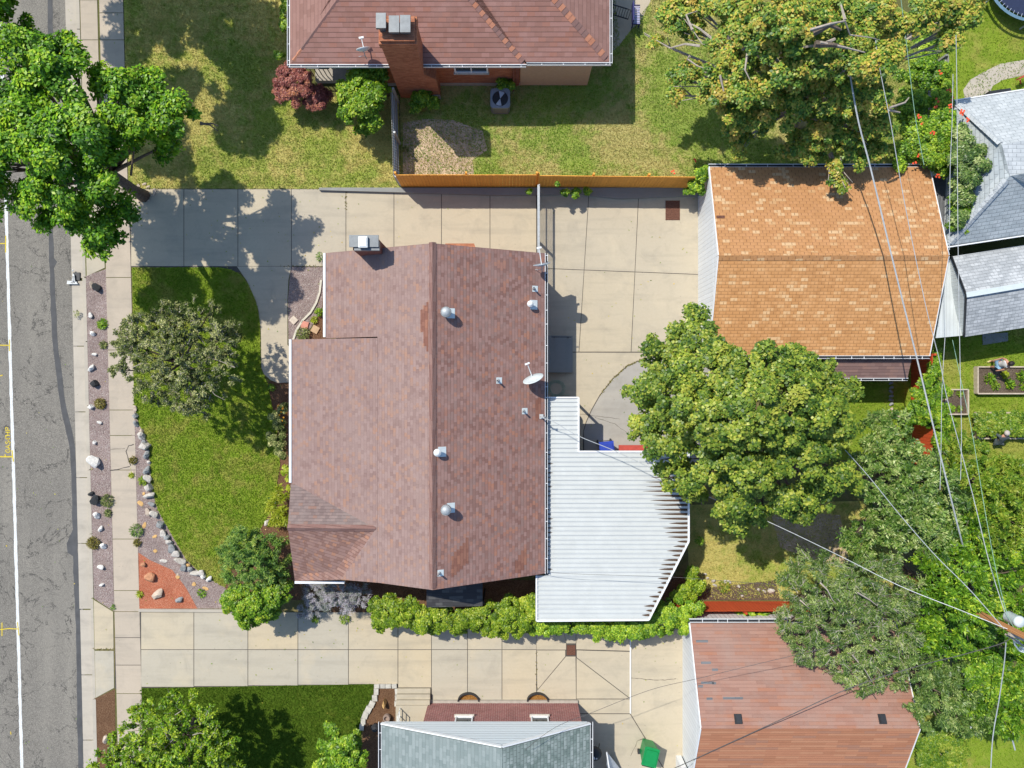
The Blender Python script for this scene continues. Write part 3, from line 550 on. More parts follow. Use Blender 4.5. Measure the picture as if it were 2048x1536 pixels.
for pts, mat, z, dens, h in lawns:
    A = np.array([W(*p).xy for p in pts]); lo, hi = A.min(0), A.max(0); lo = np.maximum(lo, (-24.6, -18.6)); hi = np.minimum(hi, (24.6, 18.6))
    n = int((hi - lo).prod() * dens * .55); xy = NR.uniform(lo, hi, (n, 2)); xy = xy[inpoly(xy[:, 0], xy[:, 1], [tuple(a) for a in A])]; n = len(xy)
    a = NR.uniform(0, 6.28, n); L = h * NR.uniform(.6, 1.6, n); w = .016 * NR.uniform(.7, 1.5, n); ln = NR.uniform(.3, 1.3, n) * L
    b = np.c_[xy, np.full(n, z - .003)]; s = np.c_[-np.sin(a), np.cos(a), 0 * a] * w[:, None]; t = b + np.c_[np.cos(a) * ln, np.sin(a) * ln, L]
    V = np.stack([b - s, b + s, t], 1).reshape(-1, 3); rawmesh('grass', V, np.arange(3 * n).reshape(-1, 3), NR.beta(1.2, 3, n), M[mat], nv=3)['kind'] = 'stuff'
# ---------------------------------------------------------------- vegetation
def unit(v): return v / (np.linalg.norm(v, axis=-1, keepdims=True) + 1e-9)
def leafgeo(C, D, N, L, Wd):
    D = unit(D); s = unit(np.cross(N, D)); N = np.cross(D, s); n = len(C); L = L[:, None]; Wd = Wd[:, None]
    V = np.stack([C - D * L * .5, C + s * Wd * .5 - N * Wd * .12 - D * L * .05, C + D * L * .5 - N * L * .12, C - s * Wd * .5 - N * Wd * .12 - D * L * .05], 1)
    return V
def foliage(lobes, L, Wd, clump, dens=1., mode='clump', squash=.75, updown=(-.35, 1), fill=.28, ragged=.12, twig=None, lay=1.9, tvar=.28, seed=1, outl=.3, tb=0., cv=.17, tws=4):
    r = np.random.default_rng(seed); VV = []; TT = []
    for (px, py, rp, h) in lobes:
        c = np.array(W(px, py, h)); Rr = rp / S * (HC - h) / HC
        cl = min(clump, Rr * .62); nc = max(3, int(dens * 3.0 * (Rr / cl) ** 2))
        d = unit(r.normal(size=(nc, 3))); d[:, 2] = np.where(d[:, 2] < updown[0], -d[:, 2], d[:, 2])
        rad = np.where(r.random(nc) < fill, r.uniform(.3, .75, nc), r.uniform(.72, 1.0 + ragged, nc)) * (Rr - cl * .45)
        q = c + d * rad[:, None] * np.array([1, 1, squash]); q[:, 2] = np.maximum(q[:, 2], .1)
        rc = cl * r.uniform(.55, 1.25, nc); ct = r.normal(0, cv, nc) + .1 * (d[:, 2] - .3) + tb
        if mode == 'clump':
            k = (dens ** 0) * lay * 2 * 3.14 * rc ** 2 / (L * Wd * .55); k = np.maximum(6, k.astype(int)); idx = np.repeat(np.arange(nc), k); n = len(idx)
            e = unit(r.normal(size=(n, 3))); e[:, 2] = np.where(e[:, 2] < -.3, -e[:, 2], e[:, 2]); rr = rc[idx] * r.uniform(.45, 1.05, n)
            C = q[idx] + e * rr[:, None] * np.array([1, 1, .7]); N = unit(e * .45 + d[idx] * .2 + np.array([-.12, .12, .85]) + r.normal(0, .36, (n, 3)))
            D = e * np.array([1, 1, 0]) + r.normal(0, .6, (n, 3)); D -= N * (D * N).sum(1)[:, None]
        else:
            nt = 9; ox = unit(d * np.array([1, 1, .35]) + np.array([0, 0, .12])); ti = np.repeat(np.arange(nc), nt)
            t = unit(ox[ti] + r.normal(0, .55, (nc * nt, 3))); ll = rc[ti] * r.uniform(.8, 1.8, nc * nt); s0 = q[ti] - t * ll[:, None] * .35
            kk = max(5, int(clump * lay * 1.5 / (L * .45))); idx2 = np.repeat(np.arange(nc * nt), kk); n = len(idx2); u = r.random(n); idx = ti[idx2]
            sd = unit(np.cross(t[idx2], np.array([0, 0, 1.])) + 1e-6) * r.choice([-1, 1], n)[:, None]
            D = t[idx2] * .7 + sd * .8 + r.normal(0, .25, (n, 3)); C = s0[idx2] + t[idx2] * (ll[idx2] * u)[:, None] + unit(D) * L * .5 + r.normal(0, .02, (n, 3)); C[:, 2] -= .25 * u ** 2 * ll[idx2]
            N = unit(np.array([0, 0, 1.]) + r.normal(0, .45, (n, 3)))
            if twig is not None:
                for j in range(0, nc * nt, tws):
                    a = Vector(s0[j]); b = a + Vector(t[j]) * float(ll[j]) * .9; twig.tube([a, (a + b) / 2 + Vector((0, 0, .03)), b], [.011, .008, .004], 3)
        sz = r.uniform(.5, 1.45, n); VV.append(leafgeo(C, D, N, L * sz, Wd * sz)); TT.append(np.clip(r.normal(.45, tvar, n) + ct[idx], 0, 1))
    V = np.concatenate(VV).reshape(-1, 3); V[:, 2] = np.maximum(V[:, 2], .02); return V, np.concatenate(TT)
NLEAF = [0]
def plant(name, label, cat, base, lobes, mat, L=.12, Wd=.085, clump=.4, trunk=.12, bark='bark', group=None, limbs=True, part='crown', dens=1., mode='clump', twigs=False, tgroup=None, fork=.45, extra=None, seed=None, **kw):
    bpt = W(*base); root = thing(name, label, cat, bpt, group); seed = seed or int(base[0] * 7 + base[1])
    tm = MB(); V, t = foliage(lobes, L, Wd, clump, dens, mode, twig=tm if twigs else None, seed=seed, **kw); NLEAF[0] += len(t)
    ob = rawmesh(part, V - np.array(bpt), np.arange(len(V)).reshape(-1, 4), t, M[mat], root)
    if trunk:
        b = MB(); cs = [W(px, py, h) for px, py, rp, h in lobes]; top = sum(cs, Vector((0, 0, 0))) / len(cs); fk = bpt.lerp(top, fork); fk.z = top.z * fork
        rr = random.Random(seed)
        path = [bpt + Vector((0, 0, -.05)), bpt.lerp(fk, .35) + Vector((rr.uniform(-.1, .1), rr.uniform(-.1, .1), 0)) * trunk * 4, fk]
        b.tube(path, [trunk * 1.3, trunk * .95, trunk * .8], 9)
        if limbs:
            for c in cs:
                mid = fk.lerp(c, .5) + Vector((rr.uniform(-.2, .2), rr.uniform(-.2, .2), rr.uniform(-.1, .35))) * min(1, top.z / 4)
                b.tube([fk - Vector((0, 0, .05)), mid, c + Vector((0, 0, .1))], [trunk * .5, trunk * .3, trunk * .1], 6)
                for _ in range(3):
                    e = c + Vector((rr.uniform(-1, 1), rr.uniform(-1, 1), rr.uniform(.1, .6))) * .5 * min(1, top.z / 4); b.tube([mid.lerp(c, rr.uniform(.2, .8)), e], [trunk * .16, trunk * .05], 4)
        b.build('trunk', M[bark], root, smooth=True)
    if twigs and tm.f: tm.build('twigs', M['twig'], root)
    if extra:
        for nm, pl, r0, mt in extra:
            for path in pl: e = MB(); e.tube([W(*p) for p in path], [max(.008, r0 * (1 - i / len(path))) for i in range(len(path))], 5); e.build(nm, M[mt], root)
    return root
def tuft(name, label, px, py, rp, h, mat, n=110, L=.16, Wd=.02, up=.6, group=None, flowers=None, cat='plant', seed=0):
    r = np.random.default_rng(seed + int(px * 3 + py)); b = W(px, py); root = thing(name, label, cat, b, group); rad = rp / S
    a = r.uniform(0, 6.28, n); rr = rad * np.sqrt(r.random(n)) * .85; z = h * np.sqrt(np.clip(1 - (rr / rad) ** 2, .05, 1)) * r.uniform(.3, 1., n)
    C = np.c_[np.cos(a) * rr, np.sin(a) * rr, np.maximum(z, .03)]; D = np.c_[np.cos(a), np.sin(a), np.full(n, up)] + r.normal(0, .4, (n, 3)); N = unit(np.c_[0 * a, 0 * a, 0 * a + 1] + r.normal(0, .4, (n, 3)))
    sz = r.uniform(.6, 1.3, n); V = leafgeo(C, D, N, L * sz, Wd * sz).reshape(-1, 3); V[:, 2] = np.maximum(V[:, 2], .015)
    rawmesh('leaves', V, np.arange(len(V)).reshape(-1, 4), np.clip(r.normal(.5, .25, n), 0, 1), M[mat], root)
    if flowers:
        f = MB()
        for _ in range(flowers[1]):
            x, y = r.uniform(-rad, rad, 2) * .8; f.lathe(b + Vector((x, y, h * .95)), [(.0, -.02), (.035, .0), (.0, .03)], 6)
        f.build('blossom', M[flowers[0]], root)
    return root
# ---------------------------------------------------------------- buildings
def gutter(pts, parent, w=.10, h=.09, brk=.75, inner=None, mat='white', name='gutter'):
    g = MB(); bed = MB()
    for a, b in zip(pts, pts[1:]):
        a, b = Vector(a), Vector(b); d = (b - a).normalized(); q = Vector((-d.y, d.x, 0)); e = d * .03
        g.beam(a + q * w / 2 - e, b + q * w / 2 + e, .022, h); g.beam(a - q * w / 2, b - q * w / 2, .014, h); bed.beam(a - Vector((0, 0, h / 2 - .02)), b - Vector((0, 0, h / 2 - .02)), w - .02, .012)
        n = int((b - a).length / brk)
        for i in range(1, n + 1):
            c = a.lerp(b, (i - .3) / n + R.uniform(-.02, .02)); g.beam(c - q * w * .75, c + q * w * .5, .022, .012) if True else None
    o = g.build(name, M[mat], parent); bed.build('gutter_bed', M['dark'], o); return o
def window(parent, c, w, h, nx, frame=.05, mull=1):   # c centre on wall, nx outward unit (x,y)
    n = Vector((nx[0], nx[1], 0)); t = Vector((-n.y, n.x, 0)); f = MB(); c = Vector(c)
    for s in (-1, 1):
        f.beam(c + t * s * w / 2 + n * .03 - Vector((0, 0, h / 2)), c + t * s * w / 2 + n * .03 + Vector((0, 0, h / 2)), frame, .08)
        f.beam(c - t * (w / 2 + frame / 2) + n * .035 + Vector((0, 0, s * h / 2)), c + t * (w / 2 + frame / 2) + n * .035 + Vector((0, 0, s * h / 2)), .09, frame)
    for i in range(mull): x = (i + 1) / (mull + 1) - .5; f.beam(c + t * x * w + n * .03 - Vector((0, 0, h / 2)), c + t * x * w + n * .03 + Vector((0, 0, h / 2)), frame * .8, .06)
    fr = f.build('window', M['white'], parent); g = MB(); g.beam(c - t * w / 2 + n * .012, c + t * w / 2 + n * .012, .012, h); g.build('pane', M['glass'], fr)
    s = MB(); s.beam(c - t * (w / 2 + .08) + n * .06 - Vector((0, 0, h / 2 + .055)), c + t * (w / 2 + .08) + n * .06 - Vector((0, 0, h / 2 + .055)), .14, .05); s.build('sill', M['stone'], fr); return fr
def walls(parent, pts, z0, z1, mat, name='wall', th=.2):
    m = MB(); n = len(pts)
    for i in range(n):
        a, b = Vector((*pts[i], 0)), Vector((*pts[(i + 1) % n], 0)); zc = Vector((0, 0, (z0 + z1) / 2)); d = (b - a).normalized() * (th / 2 - .002 * i)
        m.beam(a + zc - d, b + zc + d, th, z1 - z0)
    return m.each(name, M[mat], parent)
def gablewall(parent, a, b, apex, mat, base=0., name='gable_wall', th=.16):
    a, b, apex = Vector(a), Vector(b), Vector(apex); n = Vector((b.y - a.y, a.x - b.x, 0)).normalized() * th / 2
    P = [Vector((a.x, a.y, base)), Vector((b.x, b.y, base)), b, apex, a]; m = MB()
    F = [p + n for p in P]; B = [p - n for p in P]; m.face(F); m.face(B[::-1])
    for i in range(5): j = (i + 1) % 5; m.face([F[j], F[i], B[i], B[j]])
    return m.build(name, M[mat], parent)
def ridgecap(parent, a, b, w=.16, mat='cap', step=.16, drop=.05, mats=None, nA=None, nB=None):
    a, b = Vector(a), Vector(b); d = b - a; L = d.length; d.normalize(); q = Vector((-d.y, d.x, 0)).normalized(); up = Vector((0, 0, 1)); up = (up - d * up.dot(d)).normalized()
    ms = mats or [mat]; mb = [MB() for _ in ms]; n = int(L / step)
    for i in range(n):
        tv = R.choice((.0, .1, .4, .4, .6, .9)); p = a + d * step * i; e = p + d * step * 1.15; k = R.randrange(len(ms)); u0, u1 = up * .012, up * .028
        mb[k].face([p + u1 - q * w - up * drop, e + u0 - q * w - up * drop, e + u0 + up * .012, p + u1 + up * .012][::-1], tv); mb[k].face([p + u1 + up * .012, e + u0 + up * .012, e + u0 + q * w - up * drop, p + u1 + q * w - up * drop][::-1], tv)
        mb[k].face([p + u1 - q * w - up * drop, p + u1 + up * .012, p + up * .012, p - q * w - up * drop], tv); mb[k].face([p + u1 + up * .012, p + u1 + q * w - up * drop, p + q * w - up * drop, p + up * .012], tv)
    for k, x in enumerate(ms):
        if mb[k].f: mb[k].build('ridge_cap', M[x], parent)
# --- main house
H = thing('house', 'large house in the centre with a dusty red-brown shingle roof', 'house', W(865, 830))
rt, rb = W(865, 487, 5.0), W(865, 1180, 5.0); eRt, eRb = W(1090, 507, 2.9), W(1090, 1147, 2.9); eLt = W(651, 505, 2.9)
YT, YB = rt.y, rb.y
Le = W(651, 0, 2.9).x; slL = (5.0 - 2.9) / (rt.x - Le)
X2 = W(755, 0, 3.95).x; Z2 = 5.0 - slL * (rt.x - X2); Y2 = W(583, 679, 2.9).y; Le2 = W(583, 0, 2.9).x; sl2 = (Z2 - 2.9) / (X2 - Le2)
P = lambda x, y, z: Vector((x, y, z))
zv = lambda x: Z2 - sl2 * (X2 - x)
B_ = W(752, 1057, 3.93); B_.z = zv(B_.x); D_ = W(683, 1160, 3.4); A_ = W(576, 1055, B_.z); A_.z = B_.z; C_ = W(582, 965, 2.9); E_ = W(590, 1162, 2.9)
D_ = P(D_.x, YB, zv(D_.x))
m = MB(); m.slab([rt, rb, P(X2, YB, Z2), P(X2, Y2 + .05, Z2), P(Le, Y2 + .05, 2.9), P(Le, YT, 2.9)], .16)
m.slab([P(X2, Y2, Z2 + .012), P(Le2, Y2, 2.9), P(Le2, C_.y, 2.9), B_ + P(0, 0, .005), D_, P(X2, YB, Z2 + .012)], .16)
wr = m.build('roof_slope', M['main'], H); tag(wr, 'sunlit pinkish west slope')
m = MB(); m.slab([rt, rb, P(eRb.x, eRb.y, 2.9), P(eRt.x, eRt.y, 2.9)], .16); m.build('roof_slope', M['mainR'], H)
m = MB(); m.slab([A_, B_, P(Le2 + .02, C_.y, 2.9), C_], .14); m.build('gable_slope', M['maingrey'], H)
m = MB(); m.slab([A_ + P(0, 0, -.004), B_ + P(0, 0, -.004), D_, E_], .14); m.build('gable_slope', M['mainred'], H)
ridgecap(H, rt + P(0, .05, .02), rb - P(0, .05, -.02), .145, 'cap', .15, .085); ridgecap(H, A_ + P(-.02, 0, .015), B_ + P(0, 0, .015), .14, 'cap', .15, .075)
m = MB(); m.beam(P(Le - .04, YT, 2.87), P(Le - .04, Y2 + .1, 2.87), .1, .16); m.beam(P(Le2 - .04, Y2, 2.87), P(Le2 - .04, C_.y, 2.87), .1, .16); m.beam(P(E_.x, E_.y - .05, 2.87), P(W(689, 1162, 2.9).x, E_.y - .05, 2.87), .1, .16)
m.each('gutter', M['white'], H); gutter([P(eRb.x + .06, YB + .1, 2.86), P(eRt.x + .06, YT - .02, 2.86)], H, .1)
m = MB()
for a, b in ((rt, eRt), (rt, P(Le, YT, 2.9)), (rb, eRb), (A_, E_), (A_, C_)):
    a, b = Vector(a), Vector(b); m.beam(a - P(0, 0, .1), b - P(0, 0, .1), .03, .14)
m.each('fascia', M['capd'], H)
wx0, wx1 = Le + .5, eRt.x - .45; wt, wb = YT - .3, YB + .3
walls(H, [(wx0, wt), (wx1, wt), (wx1, wb), (wx0, wb)], 0, 2.72, 'brickred')
walls(H, [(Le2 + .5, Y2 - .4), (wx0 + .3, Y2 - .4), (wx0 + .3, wb + .02), (Le2 + .5, wb + .02)], 0, 2.68, 'brickred', th=.19)
gablewall(H, P(wx0, wt, 2.72), P(wx1, wt, 2.72), P(rt.x, wt, 4.75), 'stucco'); gablewall(H, P(wx1, wb, 2.72), P(wx0, wb, 2.72), P(rt.x, wb, 4.75), 'stucco')
for yy in (3.2, -1.5): window(H, (wx1 + .1, yy - 2, 1.6), 1.4, 1.0, (1, 0))
for yy in (-1., -4.6): window(H, (Le2 + .4, yy, 1.6), 1.8, 1.1, (-1, 0))
m = MB(); m.box((wx1 + .12, W(0, 715).y, 1.1), (.06, .95, 2.05)); d = m.build('door', M['white'], H); MB().lathe((wx1 + .18, W(0, 715).y - .38, 1.05), [(.03, -.03), (.035, 0), (.03, .03)], 8).build('handle', M['dark'], d)
# replaced shingle patches, 6 mm proud of the roof
eastpl = (rt, rb, eRb); westpl = (rt, rb, P(Le, YT, 2.9))
def patch(pl, rows, mat='patch'):
    m = MB(); n = (pl[1] - pl[0]).cross(pl[2] - pl[0]).normalized(); n = n if n.z > 0 else -n
    for x0, x1, y0, y1 in rows: m.face([onplane(x, y, pl) + n * .008 for x, y in ((x0, y1), (x1, y1), (x1, y0), (x0, y0))])
    o = m.build('shingle_patch', M[mat], H); tag(o, 'darker brown patch of replaced shingles')
patch(westpl, [(847, 853, 611, 692), (842, 847, 619, 664), (853, 857, 604, 703), (841, 842, 620, 663)]); patch(eastpl, [(903, 908, 1112, 1153), (908, 913, 1103, 1150), (913, 919, 1099, 1143), (919, 925, 1092, 1138), (925, 931, 1086, 1131), (931, 937, 1075, 1127)])
patch(eastpl, [(1030, 1036, 1122, 1146), (1036, 1042, 1110, 1146), (1042, 1048, 1101, 1140), (1048, 1053, 1097, 1130)]); patch(eastpl, [(1071, 1076, 799, 843), (1076, 1082, 795, 838)])
# chimney
def pbox(mb, x0, x1, y0, y1, z0, z1): mb.box(((x0 + x1) / 2, (y0 + y1) / 2, (z0 + z1) / 2), (x1 - x0, y1 - y0, z1 - z0))
ct = W(697, 471, 5.2); cb = W(757, 499, 5.2); m = MB(); pbox(m, ct.x + .12, cb.x - .05, cb.y + .03, ct.y - .08, 0, 4.95); ch = m.build('chimney', M['brickch'], H)
m = MB(); pbox(m, ct.x + .2, cb.x + .02, cb.y - .02, ct.y - .2, 4.95, 5.12); pbox(m, ct.x + .02, cb.x, cb.y + .1, ct.y + .02, 5.12, 5.2); m.build('chimney_cap', M['capgrey'], ch)
m = MB(); a, b = W(717, 474, 5.3), W(735, 495, 5.3); pbox(m, a.x, b.x, b.y, a.y + .02, 5.2, 5.34); pbox(m, a.x + .04, b.x - .04, b.y + .04, a.y - .02, 5.34, 5.37); m.build('flue_hood', M['whitem'], ch)
m = MB(); a, b = W(877, 0, 2.4).x, W(962, 0, 2.4).x; yb = W(0, 485, 2.6).y; m.slab([P(a, wt, 2.8), P(b, wt, 2.8), P(b - .3, yb, 2.4), P(a + .3, yb, 2.4)], .12); pbox(m, a + .35, b - .35, wt, yb - .05, 0, 2.3); m.build('bay', M['brickred'], H)
# roof vents
def vent(px, py, r, hgt, style, pl=eastpl):
    p = onplane(px, py, pl); p = p + Vector((0, 0, 0)); n = (pl[1] - pl[0]).cross(pl[2] - pl[0]).normalized(); n = n if n.z > 0 else -n
    # the top of the vent is what is seen at the pixel: move the foot back along the ray
    o = Vector((0, 0, HC)); top = p + (o - p) * (hgt / (HC - p.z)); foot = P(top.x, top.y, 0); foot.z = pl[0].z - ((n.x * (foot.x - pl[0].x) + n.y * (foot.y - pl[0].y)) / n.z)
    fl = MB(); t = Vector((n.z, 0, -n.x)); y = Vector((0, 1, 0)); c = foot + n * .012 + t * (.16 if style != 'pipe' else .06) ; s1, s2 = (.17, .2) if style != 'pipe' else (.13, .13)
    fl.face([c - t * s1 - y * s2, c + t * s1 - y * s2, c + t * s1 + y * s2, c - t * s1 + y * s2]); b = MB()
    if style == 'turbine':
        b.lathe(foot, [(r * .62, -.1), (r * .62, hgt * .45), (r * .95, hgt * .5), (r, hgt * .72), (r * .8, hgt * .92), (r * .35, hgt), (.02, hgt + .01)], 20)
        for k in range(18):
            a = k * math.pi / 9; b.beam(foot + P(math.cos(a) * r * .93, math.sin(a) * r * .93, hgt * .52), foot + P(math.cos(a + .25) * r * .9, math.sin(a + .25) * r * .9, hgt * .9), .012, .05)
        v = b.build('roof_vent', M['galv'], H, True)
    elif style == 'cap': b.lathe(foot, [(r * .6, -.1), (r * .6, hgt * .6), (r, hgt * .62), (r, hgt * .78), (r * .55, hgt * .95), (.02, hgt)], 18); v = b.build('roof_vent', M['whitem'], H)
    else: b.lathe(foot, [(.09, -.05), (.05, .08), (.04, .08), (.04, hgt), (.03, hgt), (.03, hgt - .08), (.0, hgt - .08)], 12); v = b.build('vent_pipe', M['galv'], H)
    fl.build('flashing', M['dishl'], v)
vent(891, 623, .215, .6, 'turbine'); vent(891, 1022, .21, .62, 'turbine'); vent(1061, 607, .135, .42, 'cap'); vent(874, 906, .15, .42, 'cap')
for q in ((1068, 575), (995, 761), (1047, 823), (876, 1152)): vent(*q, .05, .4, 'pipe')
# --- side entry canopy roof of the main house
m = MB(); a, b, c, d = W(853, 1160, 2.35), W(965, 1160, 2.35), W(965, 1212, 2.1), W(853, 1215, 2.1); m.slab([a, b, c, d], .1); K = m.build('side_canopy', M['black'], H)
mm = MB()
for q in (c, d): mm.beam(P(q.x * .985, q.y + .12, 0), P(q.x * .985, q.y + .12, 2.0), .08, .08)
mm.each('canopy_post', M['dark'], H)
# back stoop
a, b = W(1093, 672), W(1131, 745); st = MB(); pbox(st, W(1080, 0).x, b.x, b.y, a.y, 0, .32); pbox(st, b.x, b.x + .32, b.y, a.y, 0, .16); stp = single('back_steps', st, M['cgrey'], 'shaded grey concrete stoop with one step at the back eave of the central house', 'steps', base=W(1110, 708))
rl = MB(); y = W(0, 674, .9).y; rl.beam(P(W(1103, 0, .9).x, y, .95), P(W(1143, 0, .9).x, y, .8), .035, .035); rl.beam(P(W(1110, 0, .9).x, y, .32), P(W(1110, 0, .9).x, y, .94), .03, .03); rl.beam(P(W(1138, 0, .9).x, y, 0), P(W(1138, 0, .9).x, y, .82), .03, .03)
single('handrail', rl, M['dark'], 'short black handrail beside the shaded concrete stoop', 'handrail')
# --- satellite dishes
def dish(px, py, hgt, r, az, tilt, mat, label, pl=eastpl, arm=.7):
    top = onplane(px, py, pl); o = Vector((0, 0, HC)); c = top + (o - top) * (hgt / (HC - top.z)); root = thing('satellite_dish', label, 'satellite dish', P(c.x - .1, c.y, c.z - hgt), 'satellite dishes on the roofs')
    n = Vector((math.cos(az) * math.cos(tilt), math.sin(az) * math.cos(tilt), math.sin(tilt))); x = Vector((-math.sin(az), math.cos(az), 0)); y = n.cross(x); R3 = Matrix((x, y, n)).transposed()
    MB().lathe(c, [(.01, -.06), (r * .5, -.03), (r, .035), (r * .99, .05), (r * .5, -.012), (.01, -.045)], 28, R3, 1.12, 1).build('reflector', M[mat], root, True)
    f = c + n * arm - y * r * .35; b = MB(); b.beam(c - y * r * .8, f, .035, .035); b.beam(f - x * .1, f + x * .1, .07, .07); b.build('feed_arm', M['whitem'], root)
    b = MB(); g = P(c.x - n.x * .15, c.y - n.y * .15, c.z - hgt + .02); b.tube([g, g + P(0, 0, hgt * .6), c - n * .05], .022, 8); b.tube([g + P(-.3, .05, .1), g + P(0, 0, hgt * .55)], .012, 5); b.build('mast', M['galv'], root); return root
dish(1084, 530, .75, .33, math.radians(100), math.radians(14), 'dish', 'grey satellite dish at the top right corner of the central roof')
dish(1067, 759, .7, .4, math.radians(112), math.radians(24), 'dishl', 'pale satellite dish at the right eave of the central roof above the white metal cover')
m = MB(); q = onplane(1081, 833, eastpl); m.tube([q, q + P(0, 0, .75)], .03, 8); m.tube([q + P(0, 0, .7), q + P(.12, 0, .82), q + P(.2, -.02, .7)], .035, 8); m.box(q + P(.02, 0, .02), (.2, .2, .02)); ms = m.build('service_mast', M['galv'], H)
# --- upper neighbour's house
U = thing('house', 'brick neighbour house at the top edge with a red-brown hip roof and tall orange chimney', 'house', W(900, -20))
zE, zR = 2.9, 5.25; x0, x1, xj = W(580, 0, zE).x, W(1219, 0, zE).x, W(1052, 0, zE).x; yf = W(0, 129, zE).y; yj = W(0, 124, zE).y; dep = (zR - zE) / .425; yb = yf + 2 * dep
rl_, rr_ = P(x0 + dep, yf + dep, zR), P(x1 - dep * 1.08, yf + dep, zR)
hj = P(xj, yf, zE); hk = P(xj - dep, yf + dep, zR)
m = MB(); m.slab([P(x0, yf, zE), hj, hk, rl_], .14); m.slab([P(xj, yj, zE - .02), P(x1, yj, zE), rr_, hk - P(0, 0, .02), hj + P(0, .1, .02)], .14); m.build('roof_slope', M['upper'], U)
m = MB(); m.slab([P(x0, yf, zE), rl_, P(x0, yb, zE)], .14); m.slab([P(x1, yj, zE), P(x1, yb, zE), rr_], .14); m.slab([P(x0, yb, zE), rl_, rr_, P(x1, yb, zE)], .14); m.build('roof_slope', M['upperL'], U)
ridgecap(U, P(x1 - .15, yj + .15, zE + .06), rr_, .15, step=.2, mats=['capmix']); ridgecap(U, hj + P(-.1, .12, .06), hk, .15, step=.2, mats=['capmix']); ridgecap(U, P(x0 + .15, yf + .15, zE + .05), rl_, .1, step=.3, mats=['capmix'])
gutter([P(xj, yf - .05, zE - .04), P(x0 - .07, yf - .05, zE - .04)][::-1], U, .1); gutter([P(x1 + .07, yj - .07, zE - .05), P(xj + .05, yj - .07, zE - .05)][::-1], U, .1); gutter([P(x1 + .07, yj - .05, zE - .05), P(x1 + .07, yj + 6, zE - .05)], U, .1); gutter([P(x0 - .07, yj + 6, zE - .05), P(x0 - .07, yf - .05, zE - .05)], U, .1)
yw = W(0, 171).y; xb = W(1040, 0).x; xe = W(1174, 0).x; xs = W(772, 0).x; xl = x0 + .35
m = MB(); pbox(m, xs, xb, yw, yw + .25, .28, 2.76); m.build('brick_wall', M['brickred'], U); m = MB(); pbox(m, xs, xb, yw - .02, yw + .25, 0, .28); m.build('foundation', M['foundation'], U)
m = MB(); pbox(m, xb, xe, yw - .04, yw + .25, .12, 2.76); pbox(m, xe - .25, xe + .001, yw + .25, yb - .4, .12, 2.76); pbox(m, xl, xl + .2, yw + 1.4, yb - .4, 0, 2.7); pbox(m, xl + .2, xs, yw + 1.4, yw + 1.6, 0, 2.7); m.each('stucco_wall', M['stucco'], U)
m = MB(); pbox(m, xb - .28, xb - .05, yw - .07, yw, .15, 2.74); m.tube([P(xb - .3, yw - .12, 2.7), P(xb - .3, yw - .12, .1), P(xb - .3, yw - .3, .05)], .04, 6); m.build('downspout', M['brickch'], U)
a = W(905, 0).x; window(U, ((W(912, 0, 1.9).x + W(972, 0, 1.9).x) / 2, yw, 1.84), 1.42, .64, (0, -1), .07)
m = MB(); fx = 13.3; c0 = -5.15
m = MB(); xr1, xr2, ty_ = -3.76, -3.32, 5.0; pbox(m, c0, xr1, fx, fx + 1.0, 0, ty_); m.face([P(xr1, fx, 0), P(xr2, fx, 0), P(xr2, fx, 2.0), P(xr1, fx, 2.5)]); m.face([P(xr2, fx, 0), P(xr2, fx + .9, 0), P(xr2, fx + .9, 2.0), P(xr2, fx, 2.0)]); m.face([P(xr1, fx, 2.5), P(xr2, fx, 2.0), P(xr2, fx + .9, 2.0), P(xr1, fx + .9, 2.5)]); pbox(m, c0 - .05, xr1 + .05, fx - .05, fx + 1.05, ty_, ty_ + .33); pbox(m, c0 + .02, xr1 - .02, fx + .02, fx + .98, ty_ + .33, ty_ + .46); ch = m.build('chimney', M['brickred'], U)
m = MB()
for xa, xb2, ya, yb2, zz in ((-5.2, -4.82, .2, .78, .42), (-4.73, -4.33, .1, .74, .3), (-4.3, -3.9, .1, .76, .3)):
    pbox(m, xa, xb2, fx + ya + .1, fx + yb2 + .1, 5.48 + zz - .12, 5.48 + zz); pbox(m, xa + .08, xb2 - .08, fx + ya + .18, fx + yb2 + .02, 5.46, 5.48 + zz - .12)
m.build('flue_cap', M['capgrey'], ch)
vg = MB()
for i in range(5): vg.beam(P(-3.75, fx - .05 - .0 * i, .02 + i * .1), P(-3.3, fx - .05, .02 + i * .1), .05, .04)
vg.build('basement_vent', M['greywood'], U)
m = MB(); a = W(622, 150); pr = W(645, 160)
for i in range(6): m.beam(P(pr.x - .5 + i * .2, yw + .3, .3), P(pr.x - .5 + i * .2, yw + .3, 1.1), .03, .03)
m.beam(P(pr.x - .55, yw + .3, 1.1), P(pr.x + .6, yw + .3, 1.1), .04, .04); m.build('porch_railing', M['dark'], U); m = MB(); pbox(m, xl, xs - .01, yw + .1, yw + 1.4, 0, .3); m.build('porch_floor', M['foundation'], U)
upl = (P(x0, yf, zE), hj, hk); dish(727, 100, .5, .27, math.radians(100), math.radians(12), 'dishl', 'small pale satellite dish beside the tall orange chimney on the top roof', upl, .5)
